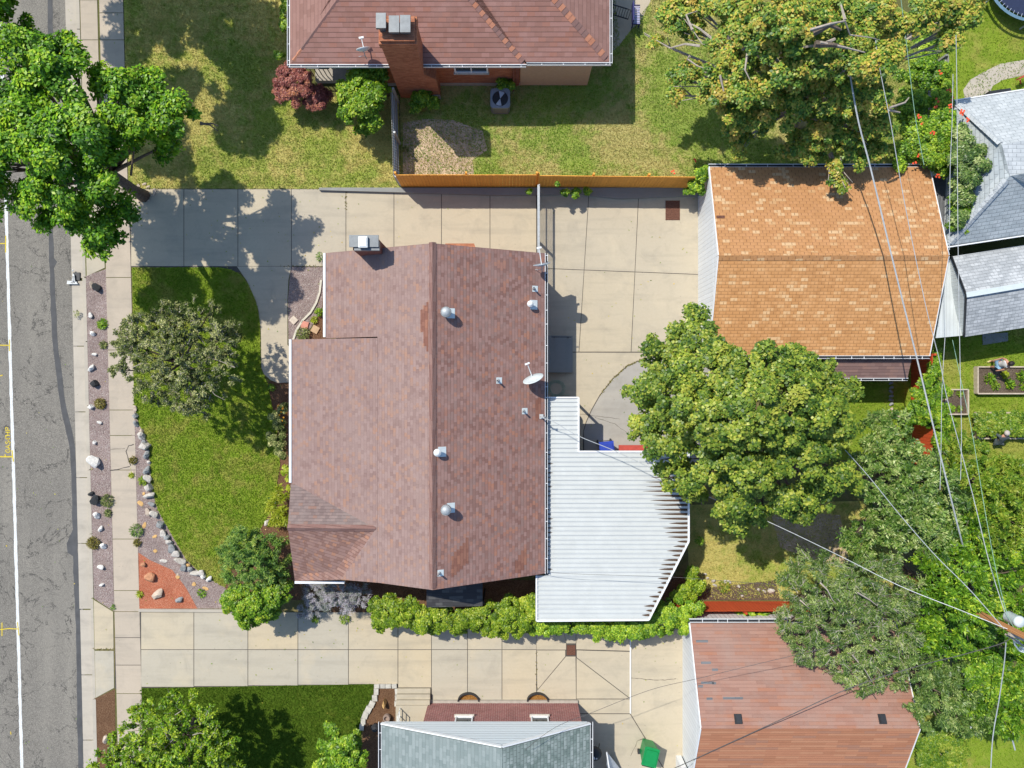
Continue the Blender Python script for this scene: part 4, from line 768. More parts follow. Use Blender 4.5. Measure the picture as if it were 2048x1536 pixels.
# --- orange shingled garage
Gg = thing('garage', 'white-sided garage with a bright orange-tan shingle roof at the right', 'garage', W(1640, 520))
zE, zR = 2.6, 3.95; ax0, ax1 = W(1419, 0, zE).x, W(1860, 0, zE).x; yU, yD = W(0, 334, zE).y, W(0, 711, zE).y; yM = (yU + yD) / 2
rL, rR = P(ax0 - .0, yM, zR), P(ax1, yM, zR)
m = MB(); m.slab([P(ax0, yU, zE), P(ax1, yU, zE), rR, rL], .12); m.build('roof_slope', M['orangeU'], Gg); m = MB(); m.slab([P(ax0, yD, zE), P(ax1, yD, zE), rR, rL], .12); m.build('roof_slope', M['orange'], Gg)
m = MB(); 
for s, mt in ((1, 0), (-1, 0)):
    n = int((ax1 - ax0) / .38)
    for i in range(n): xx = ax0 + i * .38; m.face([P(xx, yM, zR + .03), P(xx, yM + s * .2, zR - .04), P(xx + .39, yM + s * .2, zR - .05), P(xx + .39, yM, zR + .02)][::s], R.random())
m.build('ridge_cap', M['orangeU'], Gg)
yt, yd = yU - .25, yD + .25; wx, we = W(1396, 0).x, ax1 - .2
m = MB(); pbox(m, wx, wx + .15, yd, yt, 0, 2.5); pbox(m, wx + .15, we, yt - .15, yt, 0, 2.5); pbox(m, wx + .15, we, yd, yd + .15, 0, 2.5); pbox(m, we - .15, we, yd + .15, yt - .15, 0, 2.5); m.each('wall', M['siding'], Gg)
gablewall(Gg, P(wx + .078, yd + .1, 2.5), P(wx + .078, yt - .1, 2.5), P(wx + .078, yM, 3.82), 'siding', 2.5, th=.15); gablewall(Gg, P(we - .08, yt - .1, 2.5), P(we - .08, yd + .1, 2.5), P(we - .08, yM, 3.82), 'siding', 2.5, th=.15)
m = MB(); 
for a, b in ((P(ax0, yU, zE), rL), (P(ax0, yD, zE), rL), (P(ax1, yU, zE), rR), (P(ax1, yD, zE), rR)): m.beam(a - P(0.015, 0, .06), b - P(0.015, 0, .06), .035, .15)
m.each('fascia', M['white'], Gg); gutter([P(ax1, yU + .07, zE - .05), P(ax0, yU + .07, zE - .05)][::-1], Gg, .12, brk=.9); gutter([P(ax0, yD - .07, zE - .05), P(ax1, yD - .07, zE - .05)], Gg, .12, brk=.6)
opl = (P(ax0, yU, zE), P(ax1, yU, zE), rR); q = onplane(1441, 434, opl); MB().box(q + P(0, 0, .02), (.33, .11, .03)).build('roof_vent', M['rust'], Gg)
m = MB(); a, b = W(1650, 714, 2.3), W(1815, 756, 2.0); m.slab([P(a.x, a.y - .05, 2.35), P(b.x, a.y - .05, 2.35), P(b.x, b.y, 2.0), P(a.x, b.y, 2.0)], .1); m.build('lean_to_roof', M['brownroof'], Gg); gutter([P(a.x, b.y - .06, 1.97), P(b.x, b.y - .06, 1.97)], Gg, .1, brk=.6)
m = MB(); 
for x in (a.x + .1, (a.x + b.x) / 2, b.x - .1): m.beam(P(x, b.y + .1, 0), P(x, b.y + .1, 1.9), .09, .09)
m.each('lean_to_post', M['white'], Gg)
# --- pink garage lower right
Q = thing('garage', 'white garage with a faded pink and orange shingle roof at the bottom right', 'garage', W(1600, 1500))
zE, zR = 2.6, 4.4; bx0, bx1 = W(1380, 0, zE).x, W(1793, 0, zE).x; yU = W(0, 1247, zE).y; yM = W(0, 1457, zR).y; yD = 2 * yM - yU; rL, rR = P(bx0, yM, zR), P(bx1, yM, zR)
m = MB(); m.slab([P(bx0, yU, zE), P(bx1, yU, zE), rR, rL], .12); m.build('roof_slope', M['pinkA'], Q); m = MB(); m.slab([P(bx0, yD, zE), P(bx1, yD, zE), rR, rL], .12); m.build('roof_slope', M['pinkB'], Q)
m = MB(); pbox(m, W(1365, 0).x, W(1365, 0).x + .15, yD + .2, yU - .2, 0, 2.5); pbox(m, W(1365, 0).x + .15, bx1 - .3, yU - .35, yU - .2, 0, 2.5); pbox(m, bx1 - .3, bx1 - .15, yD + .2, yU - .2, 0, 2.5); m.each('wall', M['siding'], Q)
x = W(1365, 0).x + .078; gablewall(Q, P(x, yD + .3, 2.5), P(x, yU - .3, 2.5), P(x, yM, 4.2), 'siding', 2.5, th=.15)
m = MB()
for a, b in ((P(bx0, yU, zE), rL), (P(bx0, yD, zE), rL), (P(bx1, yU, zE), rR), (P(bx1, yD, zE), rR)): m.beam(a - P(0.015, 0, .06), b - P(0.015, 0, .06), .04, .15)
m.each('fascia', M['white'], Q); gutter([P(bx0, yU + .12, zE - .03), P(bx1, yU + .12, zE - .03)], Q, .14, brk=.62)
qpl = (P(bx0, yU, zE), P(bx1, yU, zE), rR)
for px in (1476, 1764):
    q = onplane(px, 1438, qpl); n = (qpl[1] - qpl[0]).cross(qpl[2] - qpl[0]).normalized(); n = n if n.z > 0 else -n; t = Vector((1, 0, 0)); Mx = Matrix((t, n.cross(t), n)).transposed()
    b = MB(); b.box(q + n * .06, (.25, .33, .1), m=Mx); b.box(q + n * .02, (.30, .38, .03), m=Mx); b.box(q + n * .12, (.21, .29, .02), m=Mx); b.build('roof_vent', M['dark'], Q)
m = MB(); n2 = n
for (a, y, w) in ((1392, 1280, 24), (1402, 1323, 20), (1424, 1337, 12), (1402, 1363, 26), (1396, 1370, 10), (1446, 1394, 40), (1413, 1395, 12), (1424, 1364, 8)): m.face([onplane(px, py, qpl) + n * .006 for px, py in ((a, y + 5), (a + w, y + 5), (a + w, y), (a, y))])
m.build('shingle_patch', M['dkshed'], Q)
m = MB(); m.box((x - .12, W(0, 1273, 2.2).y, 2.15), (.16, .16, .14)); m.build('wall_lamp', M['rust'], Q); m = MB(); pbox(m, W(1360, 0).x - .2, W(1362, 0).x, W(0, 1620).y, W(0, 1510, 0).y, .02, 2.1); m.build('garage_door', M['white'], Q)
# --- lower neighbour's house (slate roof, brick front)
Z = thing('house', 'maroon brick house with a grey-green shingle roof and white gable at the bottom edge', 'house', W(985, 1500))
zE, zR = 2.55, 4.5; cx0, cx1 = W(763, 0, zE).x, W(1180, 0, zE).x; yf = W(0, 1451, zE).y; cxm = W(1004, 0, zR).x; yb = yf - 11
m = MB(); m.slab([P(cx0, yf, zE), P(cxm, yf, zR), P(cxm, yb, zR), P(cx0, yb, zE)], .13); m.build('roof_slope', M['slateL'], Z); m = MB(); m.slab([P(cx1, yf, zE), P(cxm, yf, zR), P(cxm, yb, zR), P(cx1, yb, zE)], .13); m.build('roof_slope', M['slateR'], Z)
m = MB(); m.face([P(cx1 - .1, yf + .08, zE - .12), P(cx0 + .1, yf + .08, zE - .12), P(cxm, yf + .08, zR - .12)]); pbox(m, cx0 + .1, cx1 - .1, yf - .1, yf + .078, zE - .2, zE - .12); m.build('gable_wall', M['sidingh'], Z)
m = MB(); m.beam(P(cx0, yf + .1, zE), P(cxm, yf + .1, zR), .05, .16); m.beam(P(cx1, yf + .1, zE), P(cxm, yf + .1, zR), .05, .16); m.each('fascia', M['white'], Z)
gutter([P(cx0 - .07, yf + .1, zE - .05), P(cx0 - .07, yb, zE - .05)][::-1], Z, .12, brk=.9); gutter([P(cx1 + .07, yf + .1, zE - .05), P(cx1 + .07, yb, zE - .05)], Z, .1)
bx, by = W(857, 0).x, W(1155, 0).x; yw = W(0, 1404).y
m = MB(); pbox(m, bx, by, yw - .25, yw, .12, 2.4); pbox(m, bx, bx + .2, yb + .3, yw - .25, .1, 2.4); pbox(m, by - .2, by, yb + .3, yw - .25, .1, 2.4); m.build('brick_wall', M['brickdk'], Z)
m = MB(); pbox(m, bx - .01, by + .01, yw - .2, yw + .12, 0, .125); m.build('foundation', M['foundation'], Z)
for px in (927, 1080):
    xx = W(px, 0, 2.).x; window(Z, (xx, yw, 1.92), .72, .72, (0, 1), .06, 0); b = MB(); b.beam(P(xx - .45, yw + .02, 1.42 + .9 + .02), P(xx + .45, yw + .02, 1.42 + .92), .04, .06); b.build('lintel', M['brickred'], Z)
for px in (937, 1075):
    c = W(px, 1400); b = MB(); pth = [c + P(math.cos(a) * .48, math.sin(a) * .36, .1) for a in np.linspace(0.02, math.pi - .02, 13)]
    for p, q in zip(pth, pth[1:]): b.beam(p, q, .045, .22)
    o = single('window_well', b, M['dark'], 'half-round window well with fallen leaves under the %s window of the maroon brick house' % ('left' if px < 1000 else 'right'), 'window well', 'window wells of the brick house', base=c)
    struct('fallen_leaves', MB().face([P(c.x + math.cos(a) * .45, c.y + math.sin(a) * .33, .03) for a in np.linspace(0, math.pi, 12)]), M['oleaf'], 'stuff')
# steps, landing, railing
m = MB(); a, b = W(795, 1375), W(862, 1403); yy = [a.y + (b.y - a.y) * i / 3 for i in range(4)]
for i in range(3): pbox(m, a.x, b.x - .02, yy[i + 1] - (.0 if i < 2 else 0), yy[i] - (.01), 0, .12 * (i + 1))
pbox(m, a.x - .02, W(858, 0).x, W(0, 1470).y, yy[3] - .01, 0, .4); single('front_steps', m, M['conc2'], 'pale concrete steps and landing beside the maroon brick house', 'steps', base=W(828, 1400))
m = MB(); x = W(797, 0, .9).x
for z in (.6, .95, 1.25): m.beam(P(x, W(0, 1407).y, z), P(x - .02, W(0, 1460).y, z), .03, .03)
for i in range(4): yq = W(0, 1408 + i * 16).y; m.beam(P(x, yq, .38), P(x, yq, 1.25), .03, .03)
single('porch_railing', m, M['whitem'], 'thin white metal railing on the landing beside the maroon brick house', 'railing')
# --- pale grey house on the right
V = thing('house', 'neighbour house at the right edge with a pale grey shingle hip roof', 'house', W(2010, 340))
zE = 2.7; A, B, Cc, D = W(1908, 203, zE), W(2200, 157, zE), W(2200, 446, zE), W(1894, 492, zE); E, F = W(2020, 352, 4.3), W(2004, 290, 4.3); Gx = W(2200, 320, 4.3); Fx = W(2200, 250, 4.3)
for nm, pts in (('pale', [A, D, E, F]), ('pale', [D, Cc, Gx, E]), ('paleU', [A, B, Fx, F])): m = MB(); m.slab(pts, .13); m.build('roof_slope', M[nm], V)
m = MB(); m.slab([E, F, Fx, Gx], .1); m.build('roof_slope', M['paleU'], V)
m = MB(); m.slab([E + P(.05, 0, .02), W(2100, 338, 4.9), W(2100, 380, 4.1), W(2060, 370, 4.15)], .1); m.build('dormer', M['pale'], V)
ridgecap(V, D + P(.1, .1, .06), E + P(0, 0, .04), .15, 'paleU', .25); ridgecap(V, A + P(.1, -.1, .06), F + P(0, 0, .04), .13, 'paleU', .25)
m = MB(); m.beam(D - P(0, .05, .06), Cc - P(0, .05, .06), .05, .12); m.beam(A - P(0, -.05, .06), B - P(0, -.05, .06), .05, .12); m.build('gutter', M['white'], V)
m = MB(); q = [A, B, Cc, D]; cen = (A + Cc) / 2; q = [cen + (p - cen) * .93 for p in q]; m.prism([(p.x, p.y) for p in q], 0, 2.5); m.each('wall', M['siding_shed'], V)
# --- shingled shed
T = thing('shed', 'pale sided shed with a mottled grey shingle roof between the orange garage and the garden', 'shed', W(1960, 600))
zE, zR = 2.1, 2.95; a, r1, c = W(1903, 513, zE), W(1932, 590, zR), W(1928, 674, zE); a2, r2, c2 = W(2200, 466, zE), W(2200, 545, zR), W(2200, 632, zE)
m = MB(); m.slab([a, a2, r2, r1], .08); m.slab([c, c2, r2, r1], .08); m.build('roof_slope', M['shed'], T)
m = MB(); g0, g1 = Vector((a.x + .05, a.y - .08, 0)), Vector((c.x + .05, c.y + .08, 0)); m.face([g0, g1, g1 + P(0, 0, 2.05), P(r1.x + .05, r1.y, 2.88), g0 + P(0, 0, 2.05)][::-1]); m.beam(g1 + P(0, .05, 1), c2 * 1. + P(0, .13, -1.1), .06, 2); m.build('wall', M['siding_shed'], T)
m = MB(); m.slab([W(1897, 527, 1.9), W(1905, 520, 1.9), W(1927, 671, 1.9), W(1872, 676, 1.9)], .05); m.build('side_roof', M['siding_shed'], T)
m = MB(); d = (r1 - a).normalized(); m.beam(a, r1, .04, .1); m.beam(r1, c, .04, .1); m.each('fascia', M['dark'], T)
m = MB(); m.beam(a2 * 0 + r1 + P(.0, 0, .03), r2 + P(0, 0, .03), .22, .03); m.build('ridge_cap', M['dishl'], T)
# --- small dark shed
K2 = thing('shed', 'narrow lean-to shed with a dark grey roof tucked behind the orange garage', 'shed', W(1870, 430))
m = MB(); m.slab([W(1866, 352, 2.1), W(1899, 354, 2.0), W(1900, 492, 2.0), W(1880, 492, 2.1)], .1); m.build('roof', M['dkshed'], K2); m = MB(); p0, p1 = W(1850, 365), W(1880, 480); pbox(m, p0.x, p1.x - .2, p1.y, p0.y, 0, 1.9); m.each('wall', M['greywood'], K2)
# --- white corrugated patio cover
C0 = thing('patio_cover', 'white corrugated metal patio cover with leaf-stained grooves beside the central house', 'patio cover', W(1200, 1030))
zc = 2.62; kk = (HC - zc) / HC / S
def xr(y): return 1157 if y < 903 else (1377 if y < 1082 else 1377 - (y - 1082) * 80 / 156)
def xl_(y): return 1091 if y < 1150 else 1073
m = MB(); pitch = 9.18; y = 796.; prof = [(0, 0), (.58, 0), (.67, .048), (.88, .048), (1., 0)]; pts = []
while y < 1240:
    for t, z in prof[:-1]: pts.append((y + t * pitch, z))
    y += pitch
pts = [p for p in pts if p[0] < 1240] + [(1240, 0)]
for (ya, za), (yb_, zb) in zip(pts, pts[1:]):
    ym_ = (ya + yb_) / 2; s = 1 if ym_ > 1082 else 0
    Lx = xl_(ym_); P0 = P((Lx - 1024) * kk, (768 - ya) * kk, zc + za); P1 = P((Lx - 1024) * kk, (768 - yb_) * kk, zc + zb)
    Q0 = P(((xr(ya) if s else xr(ym_)) - 1024) * kk, (768 - ya) * kk, zc + za); Q1 = P(((xr(yb_) if s else xr(ym_)) - 1024) * kk, (768 - yb_) * kk, zc + zb); m.face([P1, Q1, Q0, P0])
m.build('corrugated_sheet', M['metalroof'], C0)
m = MB(); cn = [(1157, 795), (1157, 903), (1377, 903), (1377, 1082), (1297, 1239), (1073, 1241), (1073, 1150)]
cw = [P((x - 1024) * kk, (768 - y) * kk, zc + .0) for x, y in cn]
for i, (a, b) in enumerate(zip(cw, cw[1:])): m.beam(a, b, .07, .13 + .004 * i)
m.beam(P((1091 - 1024) * kk, (768 - 795) * kk, zc), cw[0], .06, .12); m.each('fascia', M['white'], C0)
m = MB()
for x, y in ((1155, 800), (1155, 900), (1370, 910), (1370, 1078), (1292, 1232), (1078, 1234)): p = P((x - 1024) * kk, (768 - y) * kk, 0); m.beam(p, p + P(0, 0, zc - .06), .09, .09)
m.each('post', M['white'], C0)
m = MB(); i = 0; y = 796.
while y < 1232:
    yc = y + .29 * pitch; yg = y + .30 * pitch
    if y > 915:
        Ln = max(8, 22 + 56 * math.exp(-((y - 975) / 70) ** 2) + R.uniform(-8, 12) - (max(0, y - 1080) * .09)); X1 = xr(yg) - 2; 
        q = [P((X1 - t * Ln - 1024) * kk, (768 - yg - R.uniform(-.3, .3)) * kk, zc + .006) for t in (0, .3, .6, .85, 1)]; m.ribbon(q, [.1, .09, .07, .035, .005])
    if 890 < y < 1150:
        Ln = R.uniform(6, 15); q = [P((1092 + t * Ln - 1024) * kk, (768 - yg) * kk, zc + .006) for t in (0, .4, .8, 1)]; m.ribbon(q, [.08, .06, .03, .004])
    y += pitch
o = m.build('leaf_litter', M['litter'], C0); o['kind'] = 'stuff'
# ---------------------------------------------------------------- fences
def fence(name, label, a, b, h, mat, bw=.145, gap=.006, posts=2.4, th=.02, jit=.012, side=1, rails=True, z0=0, group=None, postmat=None):
    a, b = Vector(a), Vector(b); root = thing(name, label, 'fence', (a + b) / 2, group); d = (b - a); L = d.length; d.normalize(); q = Vector((-d.y, d.x, 0)) * side; m = MB(); n = int(L / (bw + gap))
    for i in range(n):
        c = a + d * (i + .5) * L / n; hh_ = h + R.uniform(-jit, jit); m.beam(c + P(0, 0, z0), c + P(0, 0, z0 + hh_), th, bw) if False else m.box(c + P(0, 0, z0 + hh_ / 2) + q * R.uniform(0, .004), (L / n - gap, th, hh_), math.atan2(d.y, d.x), R.random())
    m.build('boards', M[mat], root)
    if rails:
        m = MB()
        for z in (.25, h * .55, h - .2): m.beam(a + P(0, 0, z0 + z) - q * .04, b + P(0, 0, z0 + z) - q * .04, .045, .09)
        m.each('rail', M[postmat or mat], root)
    k = max(1, int(L / posts))
    for i in range(k + 1): m = MB(); c = a + d * L * i / k - q * .1; m.box(c + P(0, 0, z0 + (h + .04) / 2), (.09, .09, h + .04), math.atan2(d.y, d.x)); m.each('post', M[postmat or mat], root)
    return root
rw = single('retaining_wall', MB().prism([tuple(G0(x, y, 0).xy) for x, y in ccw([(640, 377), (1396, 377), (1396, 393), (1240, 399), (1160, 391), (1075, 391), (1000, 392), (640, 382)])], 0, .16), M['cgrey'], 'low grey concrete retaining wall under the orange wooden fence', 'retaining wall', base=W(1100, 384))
fence('wooden_fence', 'bright orange board fence with slatted upper edge, left of the chain link gate', W(804, 374.5) + P(0, 0, .0), W(1071, 374.5), 1.95, 'cedar', side=-1)
fence('wooden_fence', 'smooth bright orange board fence between the chain link gate and the orange garage', W(1074, 374.5), W(1388, 377.5), 1.85, 'cedar', side=-1)
fence('picket_fence', 'weathered grey slatted fence running up from the orange fence between the two top lawns', W(798, 372), W(793, 205), 1.55, 'greywood', .09, .03, 1.6, postmat='galv', side=1)
fence('wooden_fence', 'painted red board fence along the yard behind the pink garage', W(1345, 1203), W(1600, 1203), 1.4, 'redfence', side=1)
fence('wooden_fence', 'painted red board fence half hidden by the flowering vine at the right', W(1822, 712), W(1822, 925), 1.7, 'redfence', side=-1)
fence('wooden_fence', 'low weathered board fence under the top right vines', W(1858, 140), W(1850, 345), 1.5, 'greywood', side=1)
# chain link gate
gt = thing('gate', 'chain link double gate across the driveway between the central house and the orange fence', 'gate', W(1076, 450)); xg = W(1076, 0).x; ya, yb_ = W(0, 388).y, W(0, 575).y; hg = 1.5
m = MB(); 
for z in (.06, .78, hg): m.beam(P(xg, ya, z), P(xg, yb_, z), .045, .045)
for yq in (ya, (ya + yb_) / 2 + .01, (ya + yb_) / 2 - .07, yb_): m.beam(P(xg, yq, .03), P(xg, yq, hg + .05), .05, .05)
m.build('gate_frame', M['galv'], gt); m = MB(); L = ya - yb_; st = .075; n = int((L + hg) / st)
for i in range(n):
    for s in (1, -1):
        u0 = i * st - hg; a0, a1 = max(0, u0), min(L, u0 + hg)
        if a1 <= a0: continue
        z0, z1 = a0 - u0, a1 - u0
        yy0, yy1 = (yb_ + a0, yb_ + a1) if s > 0 else (ya - a0, ya - a1); m.beam(P(xg + s * .004, yy0, z0), P(xg + s * .004, yy1, z1), .005, .005)
m.build('chain_mesh', M['galv'], gt)
m = MB(); m.beam(P(xg - .05, ya, hg + .03), P(xg - .05, yb_, hg + .03), .06, .02); m.build('top_rail', M['galv'], gt)
xr_ = W(1260.5, 0).x; m = MB(); m.beam(P(xr_, W(0, 1262).y, .04), P(xr_, W(0, 1426).y, .04), .055, .05); single('white_rail', m, M['white'], 'long white rail lying across the lower driveway between the hedge and the garage', 'rail')
# ---------------------------------------------------------------- trees and shrubs
clampY = lambda L: [(x, y, r, min(h, 6.9, 3.75 + max(0, 300 - y - r * .5) * .022) if 1400 < x < 1800 and y > 90 else h) for x, y, r, h in L]
plant('street_tree', 'big bright green leafy street tree at the top left over the road and sidewalk', 'tree', (288, 392),
      [(50, 118, 66, 7), (10, 190, 55, 7.6), (105, 165, 62, 7.6), (135, 112, 48, 6.4), (195, 152, 30, 5.8), (50, 265, 55, 8), (100, 305, 62, 8), (160, 265, 62, 8), (235, 178, 46, 6.5), (300, 180, 40, 6), (345, 238, 50, 6), (290, 262, 48, 5.6), (335, 290, 30, 5.2), (205, 335, 66, 7), (120, 375, 66, 7), (62, 405, 42, 6), (98, 440, 30, 5.4), (180, 432, 52, 6), (215, 478, 38, 5.4), (238, 425, 34, 5.4), (-10, 330, 48, 7), (-15, 400, 40, 6), (235, 250, 50, 7), (-60, 250, 60, 7), (55, 60, 30, 6), (-70, 150, 60, 7), (-40, 340, 50, 7), (-75, 330, 50, 7), (20, 260, 50, 6.2), (70, 210, 44, 6), (-20, 250, 50, 6)],
      'L_street', .14, .085, .4, .24, squash=.65, lay=1.45, ragged=.3, fill=.2, extra=[('branch', [[(262, 350, 4.6), (268, 300, 5.6), (262, 240, 6)], [(400, 245, 5.4), (420, 250, 5.3), (436, 262, 5.2)], [(400, 248, 5.4), (425, 247, 5.3), (437, 252, 5.3)]], .05, 'bark')])
plant('street_tree', 'street tree mostly beyond the top left corner, only its lowest leaves in view', 'tree', (100, -190),
      [(115, -110, 76, 7.5), (-40, 10, 60, 7), (205, -95, 50, 6.6), (190, -190, 68, 7), (95, -210, 70, 7.5), (-60, -210, 60, 7.6), (60, -310, 60, 7), (165, -300, 60, 7), (8, 22, 30, 6.2), (-70, -90, 60, 7), (260, -180, 50, 6.5), (250, -290, 60, 7), (120, -40, 34, 7), (150, -250, 60, 6.4), (-40, -330, 60, 7), (-100, -20, 50, 7), (200, -30, 26, 6.4), (-150, -380, 62, 7), (-60, -400, 62, 7), (40, -390, 62, 7), (130, -380, 60, 7), (205, -360, 50, 7), (-150, -290, 60, 7), (-150, -150, 60, 7), (230, -230, 50, 6.8), (-80, -120, 56, 7)], 'L_street', .17, .11, .5, .25, squash=.65, lay=1.5, limbs=False)
plant('ornamental_tree', 'airy grey-green tree on the front lawn beside the sidewalk', 'tree', (376, 742),
      [(300, 668, 50, 3.6), (262, 705, 34, 3.3), (372, 655, 52, 3.8), (438, 692, 44, 3.7), (345, 725, 58, 4.2), (418, 742, 50, 4), (375, 790, 40, 3.6), (305, 765, 40, 3.5), (236, 742, 17, 3), (238, 678, 14, 3), (470, 660, 18, 3.2), (395, 815, 24, 3.3), (262, 655, 20, 3.2), (425, 618, 14, 3.3), (340, 640, 34, 3.5)],
      'L_olive', .065, .036, .22, .13, mode='spray', squash=.7, lay=1.7, tws=3, dens=1., twigs=True, ragged=.3, tvar=.3, extra=[('bare_branch', [[(470, 735, 4.2), (440, 722, 4.3), (415, 714, 4.2)], [(380, 680, 4.3), (398, 672, 4.2), (410, 690, 4.1)], [(410, 765, 4.3), (430, 790, 4.1), (450, 800, 4)], [(265, 735, 4.2), (285, 726, 4.2), (300, 728, 4.1)], [(335, 735, 4.5), (340, 745, 4.5), (338, 760, 4.4)]], .02, 'barkp')])
plant('maple_tree', 'large dense rounded green maple in the middle of the back yard', 'tree', (1560, 870),
      [(1390, 642, 28, 6.2), (1362, 672, 34, 5.9), (1412, 690, 50, 6.8), (1330, 712, 48, 5.6), (1297, 790, 44, 5.3), (1355, 770, 66, 6.8), (1440, 750, 62, 7.8), (1515, 735, 58, 8), (1585, 735, 50, 7.6), (1640, 745, 42, 6.8), (1672, 775, 40, 6.6), (1287, 852, 34, 5), (1335, 865, 58, 6.2), (1420, 840, 72, 8.2), (1505, 820, 74, 8.8), (1590, 820, 70, 8.4), (1650, 850, 58, 7.4), (1690, 855, 30, 6.4), (1350, 945, 38, 5.2), (1412, 935, 56, 6.4), (1490, 915, 66, 7.6), (1580, 905, 60, 7.6), (1660, 935, 46, 6.6), (1390, 985, 26, 4.4), (1480, 985, 48, 6.2), (1560, 985, 44, 6.2), (1630, 985, 44, 6), (1468, 1045, 32, 4.8), (1455, 1015, 34, 5.2), (1595, 1010, 36, 5.6), (1520, 1030, 26, 5), (1700, 965, 22, 5.8)],
      'L_maple', .115, .09, .3, .24, squash=.72, lay=1.35, fill=.2, ragged=.22, tvar=.3, extra=[('dead_twigs', [[(1326, 775, 7.2), (1332, 800, 7.1), (1350, 805, 7)], [(1322, 797, 7.1), (1338, 802, 7)], [(1355, 905, 6.6), (1362, 918, 6.6)]], .02, 'twig')])
plant('maple_tree', 'open yellowing maple with bare pale limbs over the top right lawn', 'tree', (1600, 245),
      clampY([(1345, 30, 38, 5.2), (1392, 8, 36, 5.4), (1440, 22, 36, 6), (1500, 10, 40, 6.6), (1310, 85, 20, 4.6), (1382, 62, 26, 5), (1460, 92, 36, 6.4), (1510, 75, 44, 7), (1385, 150, 30, 4.8), (1430, 165, 38, 5.6), (1500, 165, 50, 7), (1565, 45, 56, 8), (1570, 125, 56, 8), (1640, 30, 50, 7.5), (1640, 120, 44, 7.8), (1345, 160, 16, 4.4), (1500, 232, 44, 6.2), (1455, 225, 28, 5.4), (1560, 215, 48, 7), (1615, 195, 46, 7.6), (1690, 55, 40, 7), (1745, 30, 42, 7), (1790, 75, 44, 6.4), (1700, 130, 42, 7), (1755, 120, 36, 6.6), (1690, 190, 46, 7), (1745, 190, 36, 6.2), (1690, 255, 44, 6.4), (1745, 245, 38, 5.8), (1640, 250, 40, 6.2), (1618, 300, 34, 5.2), (1580, 290, 26, 5), (1690, 310, 42, 5.4), (1738, 290, 36, 5.2), (1845, 40, 42, 6.4), (1890, 20, 36, 6), (1930, 35, 28, 5.8), (1900, 80, 24, 5.6), (1475, 285, 24, 4.8), (1462, 262, 22, 4.8), (1675, 352, 20, 4.6), (1688, 378, 12, 4.4), (1350, 192, 18, 4.4), (1940, 0, 30, 6)]),
      'L_auburn', .115, .085, .28, .26, squash=.6, lay=1.5, cv=.24, fill=.25, ragged=.35, tvar=.3, bark='barkp', extra=[('bare_branch', [[(1670, 78, 7.8), (1640, 90, 7.8), (1600, 95, 7.2), (1550, 98, 7), (1500, 92, 6.8), (1440, 90, 6.4), (1405, 88, 6), (1385, 60, 5.8), (1370, 40, 5.6), (1352, 22, 5.4)], [(1400, 92, 6), (1370, 88, 5.8), (1340, 96, 5.4), (1312, 80, 5)], [(1385, 60, 5.9), (1372, 30, 5.8), (1400, 20, 5.7)], [(1440, 90, 6.4), (1400, 58, 6.2), (1383, 48, 6)], [(1485, 100, 6.8), (1530, 48, 7)], [(1380, 112, 5.6), (1375, 118, 5.5), (1395, 132, 5.6), (1420, 140, 5.8)], [(1620, 60, 8.4), (1660, 48, 8.6), (1690, 42, 8.4), (1700, 70, 8), (1740, 75, 7.8), (1760, 80, 7.6)], [(1690, 40, 8.4), (1682, 10, 8.2)], [(1640, 85, 8.3), (1690, 95, 8.1), (1730, 105, 8)], [(1780, 215, 6.4), (1810, 205, 6.2), (1818, 195, 6)], [(1778, 220, 6.3), (1800, 225, 6)], [(1495, 105, 6.9), (1490, 140, 6.9), (1500, 160, 6.8)], [(1440, 150, 6.2), (1448, 185, 6)]], .055, 'barkp'), ('dark_limb', [[(1625, 66, 8.3), (1660, 50, 8.5), (1682, 60, 8.4)], [(1630, 88, 8.2), (1665, 90, 8.2), (1690, 95, 8)]], .13, 'bark')])
plant('trumpet_vine', 'bright green vine with scattered orange-red flowers beside the orange garage', 'vine', (1850, 260),
      [(1820, 210, 36, 2.4), (1868, 212, 34, 2.6), (1880, 255, 36, 3), (1830, 265, 34, 2.8), (1862, 300, 40, 3), (1815, 300, 24, 2.6), (1900, 300, 26, 3), (1835, 150, 40, 1.6), (1870, 160, 34, 1.6), (1850, 105, 34, 1.6), (1800, 330, 14, 2.8), (1878, 335, 22, 2.8)], 'L_vine', .10, .06, .26, .06, seed=5)
vb = MB(); 
for x, y, hh2 in ((1897, 182, 3.3), (1902, 197, 3.3), (1874, 201, 3.2), (1870, 212, 3.2), (1900, 213, 3.4), (1899, 227, 3.4), (1838, 233, 3.3), (1842, 245, 3.3), (1865, 266, 3.5), (1838, 312, 3.2), (1869, 322, 3.2), (1872, 330, 3.2), (1828, 325, 3), (1925, 222, 3.4), (1923, 227, 3.4), (1933, 240, 3.4), (1710, 118, 6.6), (1876, 352, 3.), (1388, 322, 1.6), (1880, 145, 2.6), (1346, 345, 1.5)):
    for k in range(4): a = R.uniform(0, 6.28); vb.lathe(W(x, y, hh2) + P(math.cos(a) * .07, math.sin(a) * .07, R.uniform(-.03, .03)), [(0, -.03), (.05, .02), (0, .03)], 5)
vine = [o for o in bpy.data.objects if o.name.startswith('trumpet_vine')][0]; vb.build('blossom', M['petal'], vine)
plant('shrub_tree', 'dark green small tree leaning over the pale grey roof at the right', 'tree', (1900, 380), [(1920, 275, 26, 3.6), (1925, 310, 34, 3.8), (1945, 325, 28, 3.9), (1930, 350, 30, 3.7), (1915, 380, 24, 3.4), (1928, 400, 20, 3.3), (1918, 435, 20, 3.2), (1955, 300, 14, 3.7)], 'L_feather', .10, .05, .24, .09, seed=9)
